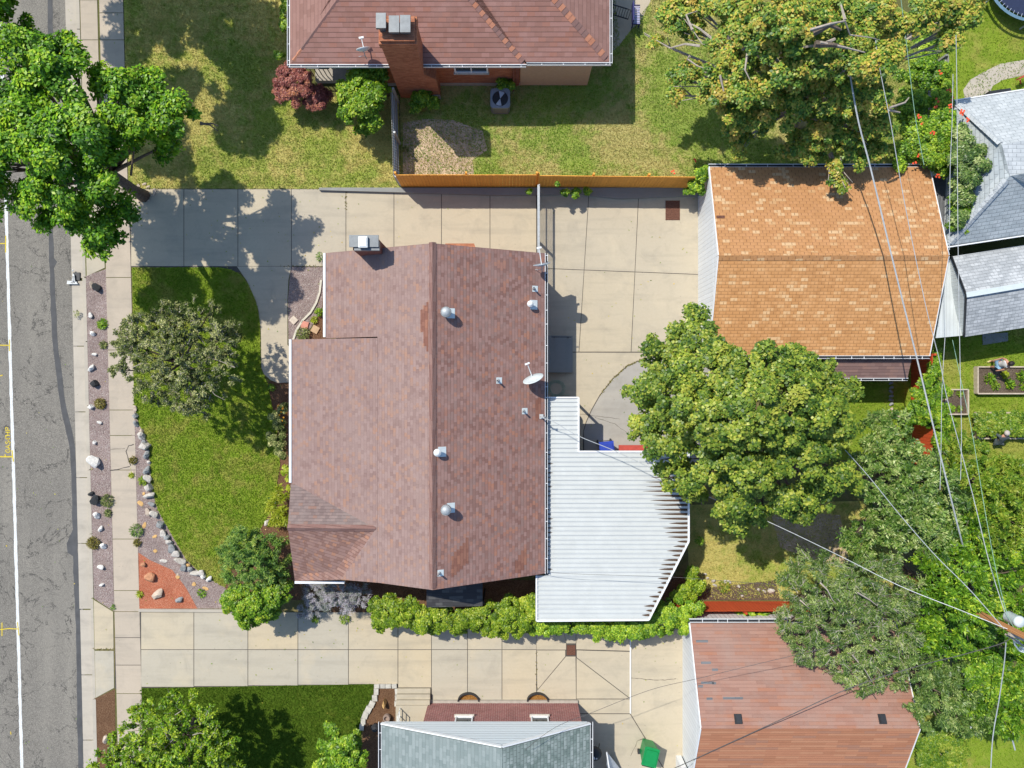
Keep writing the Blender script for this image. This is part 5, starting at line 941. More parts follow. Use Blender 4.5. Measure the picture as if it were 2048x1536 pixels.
plant('shrub_tree', 'light green leafy sapling between the dark shed and the pale grey roof', 'tree', (1895, 430), [(1915, 400, 22, 3.0), (1925, 420, 24, 3.1), (1910, 445, 20, 3.0), (1925, 455, 14, 2.9)], 'L_bright', .12, .06, .22, .05, seed=19)
plant('tree', 'silvery sage-green tree between the round maple and the red fence', 'tree', (1730, 960),
      [(1752, 860, 34, 4), (1790, 850, 34, 4), (1735, 905, 36, 4.2), (1790, 905, 44, 4.8), (1845, 925, 40, 4.8), (1760, 955, 44, 5), (1820, 975, 50, 5.4), (1880, 975, 40, 5), (1905, 1010, 30, 4.6), (1770, 1010, 44, 5), (1840, 1030, 50, 5.4), (1735, 1040, 34, 4.4), (1700, 1075, 28, 3.8), (1790, 1065, 46, 5), (1860, 1080, 44, 5), (1725, 1085, 30, 4), (1905, 1060, 34, 4.6)], 'L_silver', .15, .05, .3, .16, mode='spray', squash=.65, lay=1.9, seed=31, dens=1.1, tvar=.32)
plant('tree', 'yellow-green tree at the right edge behind the garden beds', 'tree', (1880, 930),
      [(1905, 885, 32, 3.2), (1945, 915, 32, 3.4), (1990, 940, 38, 3.8), (2040, 950, 38, 4), (1950, 960, 40, 4.2), (2000, 990, 50, 4.6), (2050, 1010, 44, 4.6), (1965, 1035, 40, 4.4), (2020, 1060, 46, 4.8), (1900, 925, 24, 3.2), (2060, 1080, 40, 4.6)], 'L_lime', .14, .055, .27, .14, mode='spray', squash=.65, lay=2., seed=37, tvar=.3)
plant('tree', 'dark green tree under the power cables around the utility pole', 'tree', (1800, 1130),
      [(1900, 1120, 40, 5), (1860, 1150, 40, 5), (1950, 1120, 40, 5), (1930, 1180, 48, 6.6), (1925, 1215, 40, 7.1), (1890, 1200, 40, 6.2), (1960, 1225, 26, 7.2), (1985, 1170, 40, 5.2), (2030, 1140, 40, 5), (1880, 1215, 46, 5.6), (1990, 1225, 36, 5), (1940, 1250, 44, 6.7), (1895, 1285, 46, 5.4), (2035, 1200, 34, 5), (1960, 1310, 44, 5.2), (2040, 1320, 44, 5), (1850, 1260, 40, 5.2), (2000, 1360, 44, 5), (1990, 1420, 42, 4.6), (2035, 1440, 40, 4.6), (1950, 1400, 36, 4.6), (1900, 1085, 36, 4.6), (1940, 1060, 34, 4.6), (1870, 1110, 36, 4.8), (2045, 1270, 34, 5), (2000, 1290, 36, 5), (2045, 1050, 34, 4.2)], 'L_vine', .15, .06, .3, .17, mode='spray', squash=.65, lay=2., seed=41, tb=-.14, tvar=.3)
plant('tree', 'vivid yellow-green young tree beside the dark tree at the right edge', 'tree', (1830, 1180),
      [(1975, 1120, 26, 4.4), (2035, 1100, 34, 4.6), (1945, 1090, 22, 4.2), (1985, 1330, 26, 5.4), (1945, 1350, 28, 5.4), (1980, 1375, 30, 5.2), (2030, 1260, 24, 5), (2040, 1375, 30, 5), (2000, 1200, 22, 5.4), (1905, 1200, 16, 6)], 'L_bright', .12, .06, .26, .12, squash=.65, lay=1.3, seed=43)
plant('locust_tree', 'feathery grey-green tree with many thin bare twigs spilling over the pink garage roof', 'tree', (1590, 1150),
      [(1590, 1145, 32, 4.2), (1640, 1130, 36, 4.8), (1600, 1190, 40, 4.6), (1650, 1180, 46, 5.4), (1710, 1160, 46, 5.6), (1770, 1150, 44, 5.4), (1580, 1240, 28, 4.2), (1630, 1245, 44, 5), (1690, 1230, 50, 5.6), (1750, 1220, 50, 5.6), (1810, 1190, 44, 5.4), (1620, 1300, 34, 4.4), (1680, 1295, 44, 5), (1740, 1290, 48, 5.2), (1800, 1260, 46, 5.2), (1700, 1345, 32, 4.4), (1755, 1345, 36, 4.6), (1730, 1375, 22, 4.2), (1800, 1320, 36, 4.8), (1590, 1275, 20, 4), (1800, 1365, 18, 4.2)],
      'L_feather', .11, .026, .34, .2, mode='spray', squash=.55, lay=2.7, twigs=True, tws=2, seed=47, dens=1.2, tvar=.3, extra=[('bare_branch', [[(1640, 1165, 6), (1655, 1180, 6.1), (1665, 1200, 6), (1685, 1220, 5.8)], [(1705, 1310, 5.4), (1730, 1340, 5.2), (1745, 1365, 5)], [(1715, 1185, 6.1), (1740, 1200, 6), (1755, 1212, 5.9)], [(1740, 1290, 5.7), (1755, 1300, 5.6), (1765, 1312, 5.5)], [(1600, 1200, 5), (1615, 1213, 5.2), (1625, 1222, 5.2)]], .035, 'barkp')])
plant('tree', 'dark feathery tree at the bottom right behind the pink garage', 'tree', (1740, 1280),
      [(1850, 1330, 36, 5), (1870, 1380, 40, 5), (1840, 1395, 30, 4.6), (1900, 1340, 40, 5), (1920, 1390, 42, 5), (1870, 1430, 38, 4.6), (1930, 1440, 34, 4.4), (1960, 1410, 34, 4.6), (1850, 1290, 30, 4.8)], 'L_feather', .12, .035, .3, .17, mode='spray', squash=.65, lay=2.2, seed=53, tb=-.1)
plant('shrub', 'yellow-green shrub beside the lower right corner of the pink garage', 'shrub', (1830, 1470), [(1850, 1480, 24, 1.4), (1880, 1470, 30, 1.4), (1910, 1490, 30, 1.4), (1860, 1520, 30, 1.2), (1900, 1530, 34, 1.2)], 'L_lime', .10, .05, .25, .04, seed=57, bark='barkp')
plant('tree', 'yellow-green tree with pale twigs at the bottom left corner lawn', 'tree', (390, 1440),
      [(330, 1430, 36, 3.4), (375, 1415, 26, 3.2), (280, 1455, 30, 3.2), (400, 1450, 36, 3.6), (345, 1480, 48, 4), (290, 1500, 42, 3.6), (240, 1490, 28, 3), (225, 1525, 36, 3.2), (440, 1490, 34, 3.4), (400, 1520, 46, 3.8), (320, 1545, 50, 4), (465, 1530, 28, 3.2), (270, 1560, 46, 3.6), (400, 1590, 50, 3.8), (205, 1560, 30, 3), (350, 1395, 12, 3), (275, 1420, 12, 3)], 'L_bright', .10, .055, .27, .13, mode='spray', squash=.6, lay=1.5, ragged=.3, tb=.1, twigs=True, seed=61, fill=.2, extra=[('bare_branch', [[(385, 1470, 4), (400, 1466, 4), (420, 1470, 3.9)], [(325, 1455, 4.1), (335, 1475, 4.1), (350, 1490, 4)], [(350, 1430, 3.9), (365, 1420, 3.8)], [(270, 1490, 3.9), (290, 1500, 4)]], .02, 'barkp')])
plant('shrub', 'bright green bush on the lower lawn beside the grey-green roof', 'shrub', (676, 1478), [(668, 1465, 16, 2.2), (655, 1490, 20, 2.2), (690, 1490, 26, 2.4), (672, 1515, 28, 2.2), (710, 1475, 12, 1.6), (712, 1510, 24, 2), (690, 1535, 30, 2.2), (640, 1530, 16, 1.6), (655, 1452, 8, 2)], 'L_bright', .12, .07, .22, .05, seed=67)
plant('conifer', 'blue-green feathery conifer at the lower left corner of the central house', 'conifer', (512, 1108), [(500, 1100, 48, 2.6), (455, 1115, 26, 1.8), (545, 1100, 30, 2.2), (520, 1130, 44, 2.6), (480, 1140, 34, 2.2), (560, 1130, 26, 2), (505, 1085, 30, 2), (470, 1095, 24, 1.6), (545, 1150, 30, 2.2)], 'L_conifer', .10, .03, .28, .1, mode='spray', squash=.8, lay=2.2, seed=71, dens=1.2)
plant('shrub', 'glossy rounded bright green shrub next to the conifer by the lower driveway', 'shrub', (520, 1195), [(510, 1205, 44, 2.2), (470, 1195, 30, 1.9), (545, 1190, 34, 2.2), (560, 1165, 26, 1.9), (495, 1235, 26, 1.7), (535, 1228, 28, 1.8), (455, 1210, 18, 1.5)], 'L_bright', .095, .065, .2, .06, seed=73, lay=1.8)
plant('russian_sage', 'lavender-grey wispy sage bush under the lower left gable', 'shrub', (670, 1190), [(640, 1190, 34, .9), (680, 1195, 36, 1.), (720, 1190, 26, .9), (620, 1215, 22, .7), (700, 1210, 22, .8), (655, 1175, 26, .9), (605, 1225, 12, .4)], 'L_sage', .09, .014, .26, 0, mode='spray', squash=.6, lay=1.7, seed=79, dens=1.3)
plant('hedge', 'bright yellow-green hedge along the lower driveway, left of the white patio cover', 'hedge', (900, 1225),
      [(755, 1215, 22, 1.3), (785, 1225, 32, 1.5), (820, 1220, 32, 1.5), (760, 1235, 20, 1.2), (845, 1235, 26, 1.4), (880, 1235, 30, 1.5), (915, 1240, 26, 1.5), (945, 1235, 24, 1.5), (980, 1235, 36, 1.6), (1020, 1225, 34, 1.7), (1055, 1225, 34, 1.7), (1000, 1255, 22, 1.3), (1040, 1255, 22, 1.3), (1060, 1205, 22, 1.7)] + [(R.uniform(760, 1068), 1238 + R.uniform(-18, 22), R.uniform(8, 17), R.uniform(.7, 1.7)) for _ in range(34)], 'L_hedge', .085, .055, .2, .04, squash=.7, lay=1.9, part='foliage', seed=83, limbs=True)
plant('hedge', 'mid green hedge partly hidden under the lower edge of the white patio cover', 'hedge', (1240, 1235),
      [(1085, 1245, 28, 1.4), (1120, 1248, 26, 1.4), (1160, 1250, 26, 1.4), (1200, 1255, 26, 1.4), (1240, 1258, 26, 1.4), (1275, 1255, 26, 1.5), (1305, 1245, 28, 1.5), (1335, 1235, 28, 1.6), (1360, 1222, 26, 1.6), (1388, 1215, 18, 1.5), (1330, 1215, 20, 1.3)] + [(R.uniform(1085, 1385), 1240 + R.uniform(-18, 22) - 0, R.uniform(8, 17), R.uniform(.7, 1.7)) for _ in range(34)], 'L_vine', .085, .05, .2, .04, squash=.7, lay=1.9, part='foliage', seed=89, tb=.15)
plant('shrub', 'yellowing green shrub between the white patio cover and the red fence', 'shrub', (1385, 1165), [(1385, 1150, 16, 1), (1372, 1172, 18, 1), (1395, 1170, 16, .9), (1360, 1195, 20, 1), (1380, 1190, 14, .9)], 'L_hedge', .09, .05, .18, .03, seed=97)
plant('barberry_shrub', 'dark red barberry shrub below the left eave of the top house', 'shrub', (598, 178), [(575, 155, 28, 1.2), (600, 165, 30, 1.3), (570, 185, 26, 1.1), (605, 190, 26, 1.1), (640, 195, 24, 1), (630, 205, 18, .9), (655, 190, 12, .8), (590, 135, 18, 1.2)], 'L_barb', .10, .035, .2, .03, seed=101, squash=.65, lay=1.6)
plant('shrub', 'tall bright green shrub in front of the tall orange chimney', 'shrub', (735, 205), [(725, 165, 32, 1.9), (705, 190, 32, 1.8), (745, 195, 32, 2), (720, 215, 38, 2), (750, 225, 28, 1.8), (690, 215, 18, 1.5), (735, 245, 26, 1.5), (725, 262, 14, 1.2), (765, 180, 18, 1.6), (745, 152, 16, 1.9)], 'L_bright', .12, .075, .24, .05, seed=103)
plant('vine', 'green vine climbing the wall below the gutter of the top house', 'vine', (765, 170), [(760, 140, 14, 2.1), (745, 130, 10, 2.4), (770, 150, 12, 1.8)], 'L_vine', .10, .06, .16, 0, seed=107)
plant('shrub', 'shaded green shrub at the foot of the tall orange chimney', 'shrub', (850, 205), [(845, 200, 22, .7), (870, 205, 16, .6), (830, 215, 14, .5)], 'L_vine', .09, .05, .16, 0, seed=109)
plant('shrub', 'light green shrub hugging the left wall of the top house', 'shrub', (575, 40), [(572, 20, 14, 1.6), (570, 45, 14, 1.5), (575, 5, 12, 1.5), (560, 110, 12, .8)], 'L_bright', .10, .06, .16, 0, seed=113)
plant('shrub', 'small green shrub beside the air conditioner', 'shrub', (1012, 172), [(1005, 168, 14, .7), (1020, 172, 12, .6)], 'L_vine', .09, .05, .14, 0, seed=127)
plant('vine', 'green vine on the end of the orange fence beside the orange garage', 'vine', (1395, 372), [(1400, 352, 16, 1.8), (1395, 372, 18, 1.4), (1375, 382, 10, 1), (1408, 338, 10, 1.6)], 'L_vine', .085, .045, .15, 0, seed=131)
plant('vine', 'shaded vine hanging over the orange fence near the gate', 'vine', (1150, 386), [(1060, 382, 9, .9), (1130, 384, 9, .8), (1150, 386, 12, .8), (1175, 382, 9, .7), (1115, 370, 7, 1.6)], 'L_vine', .08, .045, .12, 0, seed=137)
plant('shrub', 'large-leaved green shrub over the concrete strip behind the pink garage', 'shrub', (1495, 1232), [(1480, 1232, 10, .7), (1500, 1230, 14, .9), (1525, 1232, 13, .8)], 'L_vine', .2, .11, .15, 0, seed=139, lay=1.)
plant('vine', 'bright green vine with dark red blooms covering the red fence', 'vine', (1838, 820), [(1835, 790, 22, 1.9), (1845, 820, 26, 2), (1830, 835, 22, 1.9), (1850, 770, 20, 1.9), (1865, 800, 22, 1.8), (1870, 840, 24, 1.8), (1888, 850, 20, 1.6), (1865, 745, 18, 1.6), (1885, 875, 22, 1.7), (1810, 845, 18, 1.1), (1870, 720, 14, 1.4), (1880, 780, 18, 1.4), (1895, 815, 14, 1.2)], 'L_bright', .10, .06, .2, 0, seed=149, tb=-.08)
plant('shrub', 'twiggy shrub with amber flowers against the left wall of the central house', 'shrub', (562, 850), [(548, 830, 12, .8), (562, 850, 16, 1), (555, 880, 18, 1), (565, 905, 14, .9), (568, 820, 12, .9), (540, 870, 10, .6)], 'L_olive', .085, .04, .16, .03, seed=151, twigs=True)
plant('shrub', 'chartreuse grassy perennial by the lower left wall of the central house', 'shrub', (562, 1010), [(560, 985, 14, .7), (555, 1010, 20, .8), (563, 1035, 18, .8), (548, 1040, 14, .6)], 'L_chart', .20, .022, .2, 0, mode='spray', seed=157, lay=1.8, dens=1.5)
plant('shrub', 'pale yellow-leaved shrub touching the white gutter of the central house', 'shrub', (570, 945), [(570, 940, 9, .9), (574, 958, 7, .9), (578, 978, 7, .8)], 'L_chart', .08, .06, .12, 0, seed=163)
o = bpy.data.objects
fl = MB()
for x, y in ((565, 818), (562, 824), (559, 830), (567, 835), (564, 842), (560, 848), (568, 850), (556, 812), (572, 826), (566, 815)): fl.lathe(W(x, y, 1.1), [(0, -.02), (.045, .01), (0, .03)], 6)
fl.build('blossom', M['petaly'], [q for q in bpy.data.objects if q.get('label', '').startswith('twiggy shrub')][0])
# small plants
for a in [('grass_clump', 'long green grassy clump on the roadside gravel edge below the storm drain', 206, 648, 12, .16, 'L_vine', 240, 'plant'), ('grass_clump', 'green clump touching the sidewalk edge, beside the upper white rocks', 208, 690, 9, .14, 'L_olive', 140, 'plant'),
          ('shrub', 'round olive cushion plant beside the white rock in the roadside gravel', 202, 807, 13, .2, 'L_dry', 260, 'plant'), ('shrub', 'green mounding plant beside the black rocks in the roadside gravel', 216, 1001, 15, .22, 'L_olive', 260, 'plant'), ('shrub', 'small low green plant just below the black rocks', 217, 1026, 9, .15, 'L_olive', 120, 'plant'),
          ('shrub', 'rusty olive round cushion plant nearest the kerb', 189, 1085, 15, .25, 'L_dry', 320, 'plant'), ('perennial', 'spiky yellow-green little plant at the sidewalk edge by the boulders', 264, 950, 6, .15, 'L_chart', 60, 'plant'), ('perennial', 'yellow-green plant between the gravel bed boulders', 289, 960, 12, .25, 'L_hedge', 180, 'plant'),
          ('perennial', 'dark plant tufts along the gravel bed beside the cracked sidewalk', 268, 920, 9, .2, 'L_dry', 120, 'plant'), ('perennial', 'wispy pale plant spreading at the gravel edge of the sidewalk', 275, 1060, 16, .25, 'L_silver', 220, 'plant'), ('perennial', 'small dark cushion plant at the corner of the red mulch', 276, 1085, 9, .18, 'L_dry', 120, 'plant'),
          ('perennial', 'small yellow-green bud plant at the edge of the red mulch', 281, 1188, 8, .15, 'L_chart', 90, 'plant'), ('perennial', 'grey-green weed at the tip of the roadside gravel', 227, 1214, 6, .1, 'L_silver', 50, 'plant'), ('perennial', 'green weed in the upper gutter', 152, 628, 9, .05, 'L_olive', 40, 'weed'),
          ('perennial', 'low green tuft in the gravel by the shrub at the lower driveway', 404, 1186, 10, .12, 'L_vine', 90, 'plant'), ('perennial', 'bright green low shrub in the mulch corner by the upper eave', 640, 625, 10, .4, 'L_bright', 160, 'plant'), ('perennial', 'yellow-green low plant by the coral paver', 630, 640, 8, .25, 'L_chart', 100, 'plant'),
          ('perennial', 'green mound filling the bed corner below the stepping pavers', 608, 668, 16, .35, 'L_olive', 240, 'plant'), ('perennial', 'grey-green grassy tuft on the house corner near the chimney', 643, 515, 10, .5, 'L_silver', 90, 'plant'), ('perennial', 'orange-leaved plant behind the red fence', 1447, 1172, 15, .3, 'L_auburn', 160, 'plant'),
          ('perennial', 'small green plant by the curved pale edging left of the house', 545, 775, 9, .2, 'L_vine', 90, 'plant'), ('perennial', 'silver-green clump beside the chartreuse perennial', 545, 1000, 12, .3, 'L_silver', 150, 'plant'), ('perennial', 'low ivy clump along the driveway under the lavender bush', 690, 1236, 12, .3, 'L_hedge', 130, 'plant'), ('perennial', 'trailing green clump at the end of the lavender bush', 632, 1237, 9, .25, 'L_hedge', 80, 'plant'),
          ('perennial', 'dark green clump beside the patio cover post', 1394, 1078, 9, .9, 'L_vine', 120, 'plant'), ('perennial', 'sprawling pale stalks below the red fence vine', 1798, 822, 12, .3, 'L_lime', 110, 'plant'), ('perennial', 'dark weeds in the dirt beside the slatted fence', 812, 300, 8, .2, 'L_olive', 60, 'weed')]:
    tuft(a[0], a[1], a[2], a[3], a[4], a[5], a[6], a[7], cat=a[8], L=.13, Wd=.035)
# ---------------------------------------------------------------- rocks
def rockmesh(seed, n=9, flatn=.6):
    r = np.random.default_rng(seed); import bmesh; bm = bmesh.new(); bmesh.ops.create_icosphere(bm, subdivisions=2, radius=1)
    dirs = unit(r.normal(size=(11, 3))); off = r.uniform(.42, .8, 11)
    for v in bm.verts:
        p = np.array(v.co)
        for d, o_ in zip(dirs, off):
            t = p @ d
            if t > o_: p = p - d * (t - o_)
        v.co = p * (1 + r.normal(0, .02))
    me = bpy.data.meshes.new('rock'); bm.to_mesh(me); bm.free(); return me
RM = {}
def rock(name, label, px, py, wx, wy, mat, h=None, group=None, rz=None, cat='rock', z=0):
    k = (mat, R.randrange(5))
    if k not in RM: me = rockmesh(hash(k[1]) % 99 + 3 + len(mat) * 7); me.materials.append(M[mat]); RM[k] = me
    ob = bpy.data.objects.new(name, RM[k]); COL.objects.link(ob); sx, sy = wx / S / 1.5, wy / S / 1.5; hz = (h or (sx + sy) * .42)
    ob.location = W(px, py) + P(0, 0, hz * .45 + z); ob.scale = (sx, sy, hz); ob.rotation_euler = (0, 0, R.uniform(-.4, .4) if rz is None else rz); ORG[ob.name] = ob.location.copy(); return tag(ob, label, cat, group)
ordn = ['first', 'second', 'third', 'fourth', 'fifth', 'sixth', 'seventh', 'eighth', 'ninth', 'tenth', 'eleventh', 'twelfth', 'thirteenth', 'fourteenth', 'fifteenth', 'sixteenth', 'seventeenth', 'eighteenth', 'nineteenth', 'twentieth', 'twenty-first', 'twenty-second', 'twenty-third', 'twenty-fourth', 'twenty-fifth', 'twenty-sixth', 'twenty-seventh', 'twenty-eighth', 'twenty-ninth', 'thirtieth']
g = 'white rocks in the roadside gravel'
for i, (x, y, a, b, d) in enumerate([(183, 631, 9, 10, 'square'), (187, 668, 12, 10, 'pointed'), (190, 709, 9, 8, 'small'), (185, 736, 14, 13, 'chunky'), (184, 814, 13, 10, 'oblong'), (200, 845, 9, 8, 'small'), (191, 885, 8, 9, 'small pointed'), (190, 923, 22, 29, 'largest'), (196, 1031, 13, 15, 'upright'), (203, 1057, 10, 12, 'small'), (209, 1092, 13, 13, 'round'), (203, 1134, 11, 13, 'small round'), (205, 1169, 11, 6, 'flat')]):
    rock('rock', '%s white rock, %s down the roadside gravel from the storm drain' % (d, ordn[i]), x, y, a, b, 'rockw', None, g)
rock('rock', 'brown and white upright rock in tree shade at the top of the roadside gravel', 185, 571, 8, 16, 'rockt'); rock('boulder', 'black angular rock at the top of the roadside gravel by the storm drain', 195, 576, 16, 20, 'rockb', .22)
rock('boulder', 'black rock beside the white rocks level with the middle of the front tree', 192, 768, 18, 15, 'rockb', .2); rock('boulder', 'small black rock above the largest black rock in the roadside gravel', 184, 987, 11, 10, 'rockb', .15); rock('boulder', 'largest black rock in the roadside gravel, touching a green cushion plant', 194, 998, 20, 19, 'rockb', .25)
g = 'boulders edging the front lawn'; bl = [(272, 817, 8, 10, 't'), (273, 832, 12, 11, 'g'), (274, 848, 10, 14, 'g'), (285, 862, 9, 9, 't'), (286, 873, 14, 16, 'p'), (289, 886, 14, 10, 'g'), (293, 892, 20, 16, 'p'), (296, 908, 16, 20, 'g'), (299, 925, 10, 8, 'p'), (296, 940, 13, 16, 'g'), (297, 957, 14, 18, 'p'), (300, 975, 19, 16, 'p'), (302, 990, 20, 14, 'p'), (304, 1008, 14, 10, 'g'), (298, 1023, 10, 13, 't'), (309, 1028, 15, 17, 'p'), (323, 1049, 15, 17, 'g'), (328, 1066, 14, 12, 'p'), (336, 1074, 13, 12, 'g'), (340, 1085, 16, 13, 'p'), (346, 1096, 18, 15, 'g'), (354, 1106, 18, 12, 'p'), (362, 1121, 19, 15, 'p'), (369, 1133, 15, 14, 'g'), (378, 1131, 10, 9, 'o'), (382, 1139, 14, 13, 'g'), (391, 1146, 15, 14, 'p'), (404, 1144, 13, 10, 'p'), (408, 1152, 12, 10, 'w'), (420, 1157, 12, 12, 'w')]
nm = {'t': ('tan', 'rockt'), 'g': ('blue-grey', 'rockg'), 'p': ('pale', 'rockp'), 'o': ('orange-brown', 'rocko'), 'w': ('white', 'rockw')}
for i, (x, y, a, b, c) in enumerate(bl):
    a, b = a * R.uniform(.9, 1.2), b * R.uniform(.9, 1.2)
    rock('boulder', '%s boulder on the curved front lawn edge, %s from the top of the row' % (nm[c][0], ordn[i]), x, y, a, b, nm[c][1], None, g, cat='boulder')
g = 'flat ochre stones in the gravel bed'
for i, (x, y, a, b, c) in enumerate([(267, 945, 6, 10, 't'), (288, 988, 6, 7, 'o'), (281, 1007, 10, 13, 'o'), (289, 1050, 9, 11, 'o'), (310, 1073, 8, 9, 'o'), (311, 1102, 10, 8, 'o'), (327, 1122, 13, 9, 'p'), (356, 1154, 10, 9, 'o'), (388, 1168, 10, 7, 'o'), (411, 1177, 11, 8, 'o'), (355, 1150, 7, 6, 't')]):
    rock('stepping_stone', 'flat %s stone lying in the pink gravel bed, %s from the top' % (nm[c][0], ordn[i]), x, y, a, b, nm[c][1], .03, g, cat='stone')
rock('boulder', 'orange-brown rounded boulder in the red mulch', 301, 1155, 19, 18, 'rockbr'); rock('boulder', 'large pale pointed boulder in the middle of the red mulch', 318, 1187, 21, 22, 'rockt', .18); rock('boulder', 'round dark grey boulder in the red mulch near the gravel', 360, 1199, 13, 14, 'rockg', .14); rock('rock', 'small pinkish rock at the upper end of the red mulch', 287, 1128, 11, 11, 'rockbr')
rock('boulder', 'pale oblong rock at the edge of the bottom left tree', 213, 1478, 11, 20, 'rockt'); rock('boulder', 'yellow-tan upright stone in the brown mulch beside the front steps', 770, 1405, 8, 18, 'rocko', .28); rock('boulder', 'pale leaning rock beside the chartreuse perennial', 536, 1045, 12, 16, 'rockp', rz=-.7)
g = 'stones around the plants behind the red fence'
for i, (x, y, a) in enumerate([(1427, 1162, 9), (1429, 1170, 8), (1449, 1162, 8), (1457, 1163, 9), (1477, 1172, 8), (1484, 1192, 6), (1516, 1178, 6), (1528, 1182, 7), (1542, 1182, 14), (1410, 1148, 7), (1415, 1156, 6)]): rock('rock', 'small pale stone behind the red fence, %s from the left' % ordn[[0, 1, 4, 5, 6, 7, 8, 9, 10, 2, 3][i]] , x, y, a, a * .8, 'rockp', None, g)
g = 'stones edging the strip below the lean-to roof'
for i, y in enumerate((766, 775, 783, 792, 800, 808)): rock('rock', 'rounded stone in the shaded line below the lean-to, %s from the roof' % ordn[i], 1781 + (i % 2), y, 8, 8, 'rockg', None, g)
for i, (x, y, a) in enumerate([(1783, 818, 7), (1784, 827, 7), (1792, 833, 12)]): rock('rock', ['pale sunlit stone just outside the lean-to shadow', 'pale pink stone next to the grassy stalks', 'largest round pinkish stone by the grassy stalks'][i], x, y, a, a, 'rockt')
g = 'stones around the foot of the street tree'
for i in range(14):
    a_ = i * .449; rock('rock', 'small pale stone in the ring around the foot of the big street tree', 283 + math.cos(a_) * R.uniform(18, 30), 386 + math.sin(a_) * R.uniform(10, 19), R.uniform(6, 9), R.uniform(5, 8), 'rockt', .05, g)
for i in range(60):
    x_, y_ = R.uniform(842, 950), R.uniform(250, 345); 
    if i < 26: tuft('weed', 'small green weed tuft growing in the bare dirt patch of the top lawn', x_, y_, R.uniform(1.5, 3.5), .06, 'L_vine', 12, .07, .02, group='weeds in the bare dirt patch', cat='weed')
# ---------------------------------------------------------------- pavers, edging blocks, drains
for x, y, s_, rz, mt, lb in ((588, 640.5, 13, .75, 'paverg', 'cream'), (610, 650, 14, .25, 'paverp', 'coral pink'), (631, 659, 14, .5, 'pavert', 'tan')):
    m = MB(); c = W(x, y); m.box(c + P(0, 0, .035), (s_ / S, s_ / S, .07), -rz); single('stepping_paver', m, M[mt], 'square %s paver in the line of three across the bed edging' % lb, 'paver', 'three square pavers', base=c)
eb = [(755, 1371, 12, 8), (763, 1371, 0, 0), (765, 1371, 11, 8), (777, 1371, 11, 8), (789, 1371, 10, 8), (753, 1382, 9, 12), (750, 1395, 10, 12), (744, 1407, 11, 12), (737, 1418, 12, 13), (731, 1429, 11, 13), (727, 1441, 9, 12), (724, 1453, 9, 12), (793, 1382, 5, 11), (793, 1394, 5, 10), (792, 1406, 5, 10)]
i = 0
for x, y, a, b in eb:
    if a: m = MB(); c = W(x, y); m.box(c + P(0, 0, .05), (a / S, b / S, .1), R.uniform(-.1, .1) - (.4 if 1400 < y < 1436 and x < 750 else 0)); single('edging_block', m, M['paverw'], 'pale edging block around the brown mulch bed, %s %s' % (ordn[i if i < 4 else (i - 4 if i < 11 else i - 11)], 'of the row along the driveway' if i < 4 else ('down the lawn side' if i < 11 else 'down the step side')), 'edging block', 'blocks edging the brown mulch bed', base=c); i += 1
def grate(x, y, w, h, lb):
    m = MB(); c = W(x, y); m.box(c + P(0, 0, .017), (w / S, h / S, .02)); n = 9
    for i in range(n): m.box(c + P(0, (i - 4) * h / S / n, .034), (w / S * .94, h / S / n * .45, .016))
    for s in (-1, 1): m.box(c + P(s * w / S / 2, 0, .03), (.03, h / S, .03))
    m.box(c + P(0, 0, .036), (.03, h / S, .018)); return single('drain_grate', m, M['rust'], lb, 'drain grate', base=c)
grate(1345, 421, 27, 39, 'rusty rectangular drain grate in the patio below the orange fence'); grate(1142, 1300, 16, 20, 'small rusty drain grate in the lower driveway where the joints meet')
# storm drain inlet boards at the kerb
sd = thing('storm_drain', 'kerb storm drain with a white printed A-shaped board at the end of the gutter', 'storm drain', G0(146, 558, -.12)); m = MB(); m.box(G0(151, 552, -.1), (.3, .36, .06)); m.build('inlet', M['dark'], sd)
m = MB(); b_ = lambda x, y, z=-.02: G0(x, y, z)
m.slab([b_(133, 568), b_(155, 568), b_(152, 563), b_(134, 561)], .03); m.slab([b_(143, 563.2, 0), b_(150, 563.2, 0), b_(149, 550, .03), b_(146.5, 547, .03)], .03); m.lathe(b_(145.5, 541, 0), [(.0, -.03), (.045, 0), (0, .04)], 8); m.build('board', M['white_paint'], sd)
m = MB(); 
for i in range(5): m.ribbon([b_(145 + i * .1, 553 + i * 2.4, .034 - .003 * i), b_(148.6, 553 + i * 2.4, .034 - .003 * i)], .02)
m.ribbon([b_(141, 564.5, -.017), b_(144, 566, -.017), b_(147, 564, -.017), b_(149, 566, -.017)], .025); m.build('printing', M['dark'], sd)
# ---------------------------------------------------------------- yard objects
ac = thing('air_conditioner', 'grey-blue air conditioner unit with an open round fan grille on the top lawn', 'air conditioner', W(1001, 214)); c = W(1001, 204); c = P((1001 - 1024) / S, W(0, 210).y, 0); w = .88; hA = .78
def rr(w, r=.16, n=5):
    o = []
    for cx_, cy_, a0 in ((1, 1, 0), (-1, 1, 90), (-1, -1, 180), (1, -1, 270)):
        for k in range(n): a = math.radians(a0 + 90 * k / (n - 1)); o.append((c.x + cx_ * (w / 2 - r) + math.cos(a) * r, c.y + cy_ * (w / 2 - r) + math.sin(a) * r))
    return o
m = MB(); m.prism(rr(w), .05, hA - .06); m.build('cabinet', M['acgrill'], ac); m = MB(); O = rr(w + .02); I = [(c.x + math.cos(math.radians(a)) * .36, c.y + math.sin(math.radians(a)) * .36) for a in np.linspace(0, 342, 20)]
for i in range(20):
    j = (i + 1) % 20; m.face([(*O[i], hA), (*O[j], hA), (*I[j], hA), (*I[i], hA)]); m.face([(*O[j], hA), (*O[i], hA), (*O[i], hA - .08), (*O[j], hA - .08)]); m.face([(*I[i], hA), (*I[j], hA), (*I[j], hA - .1), (*I[i], hA - .1)])
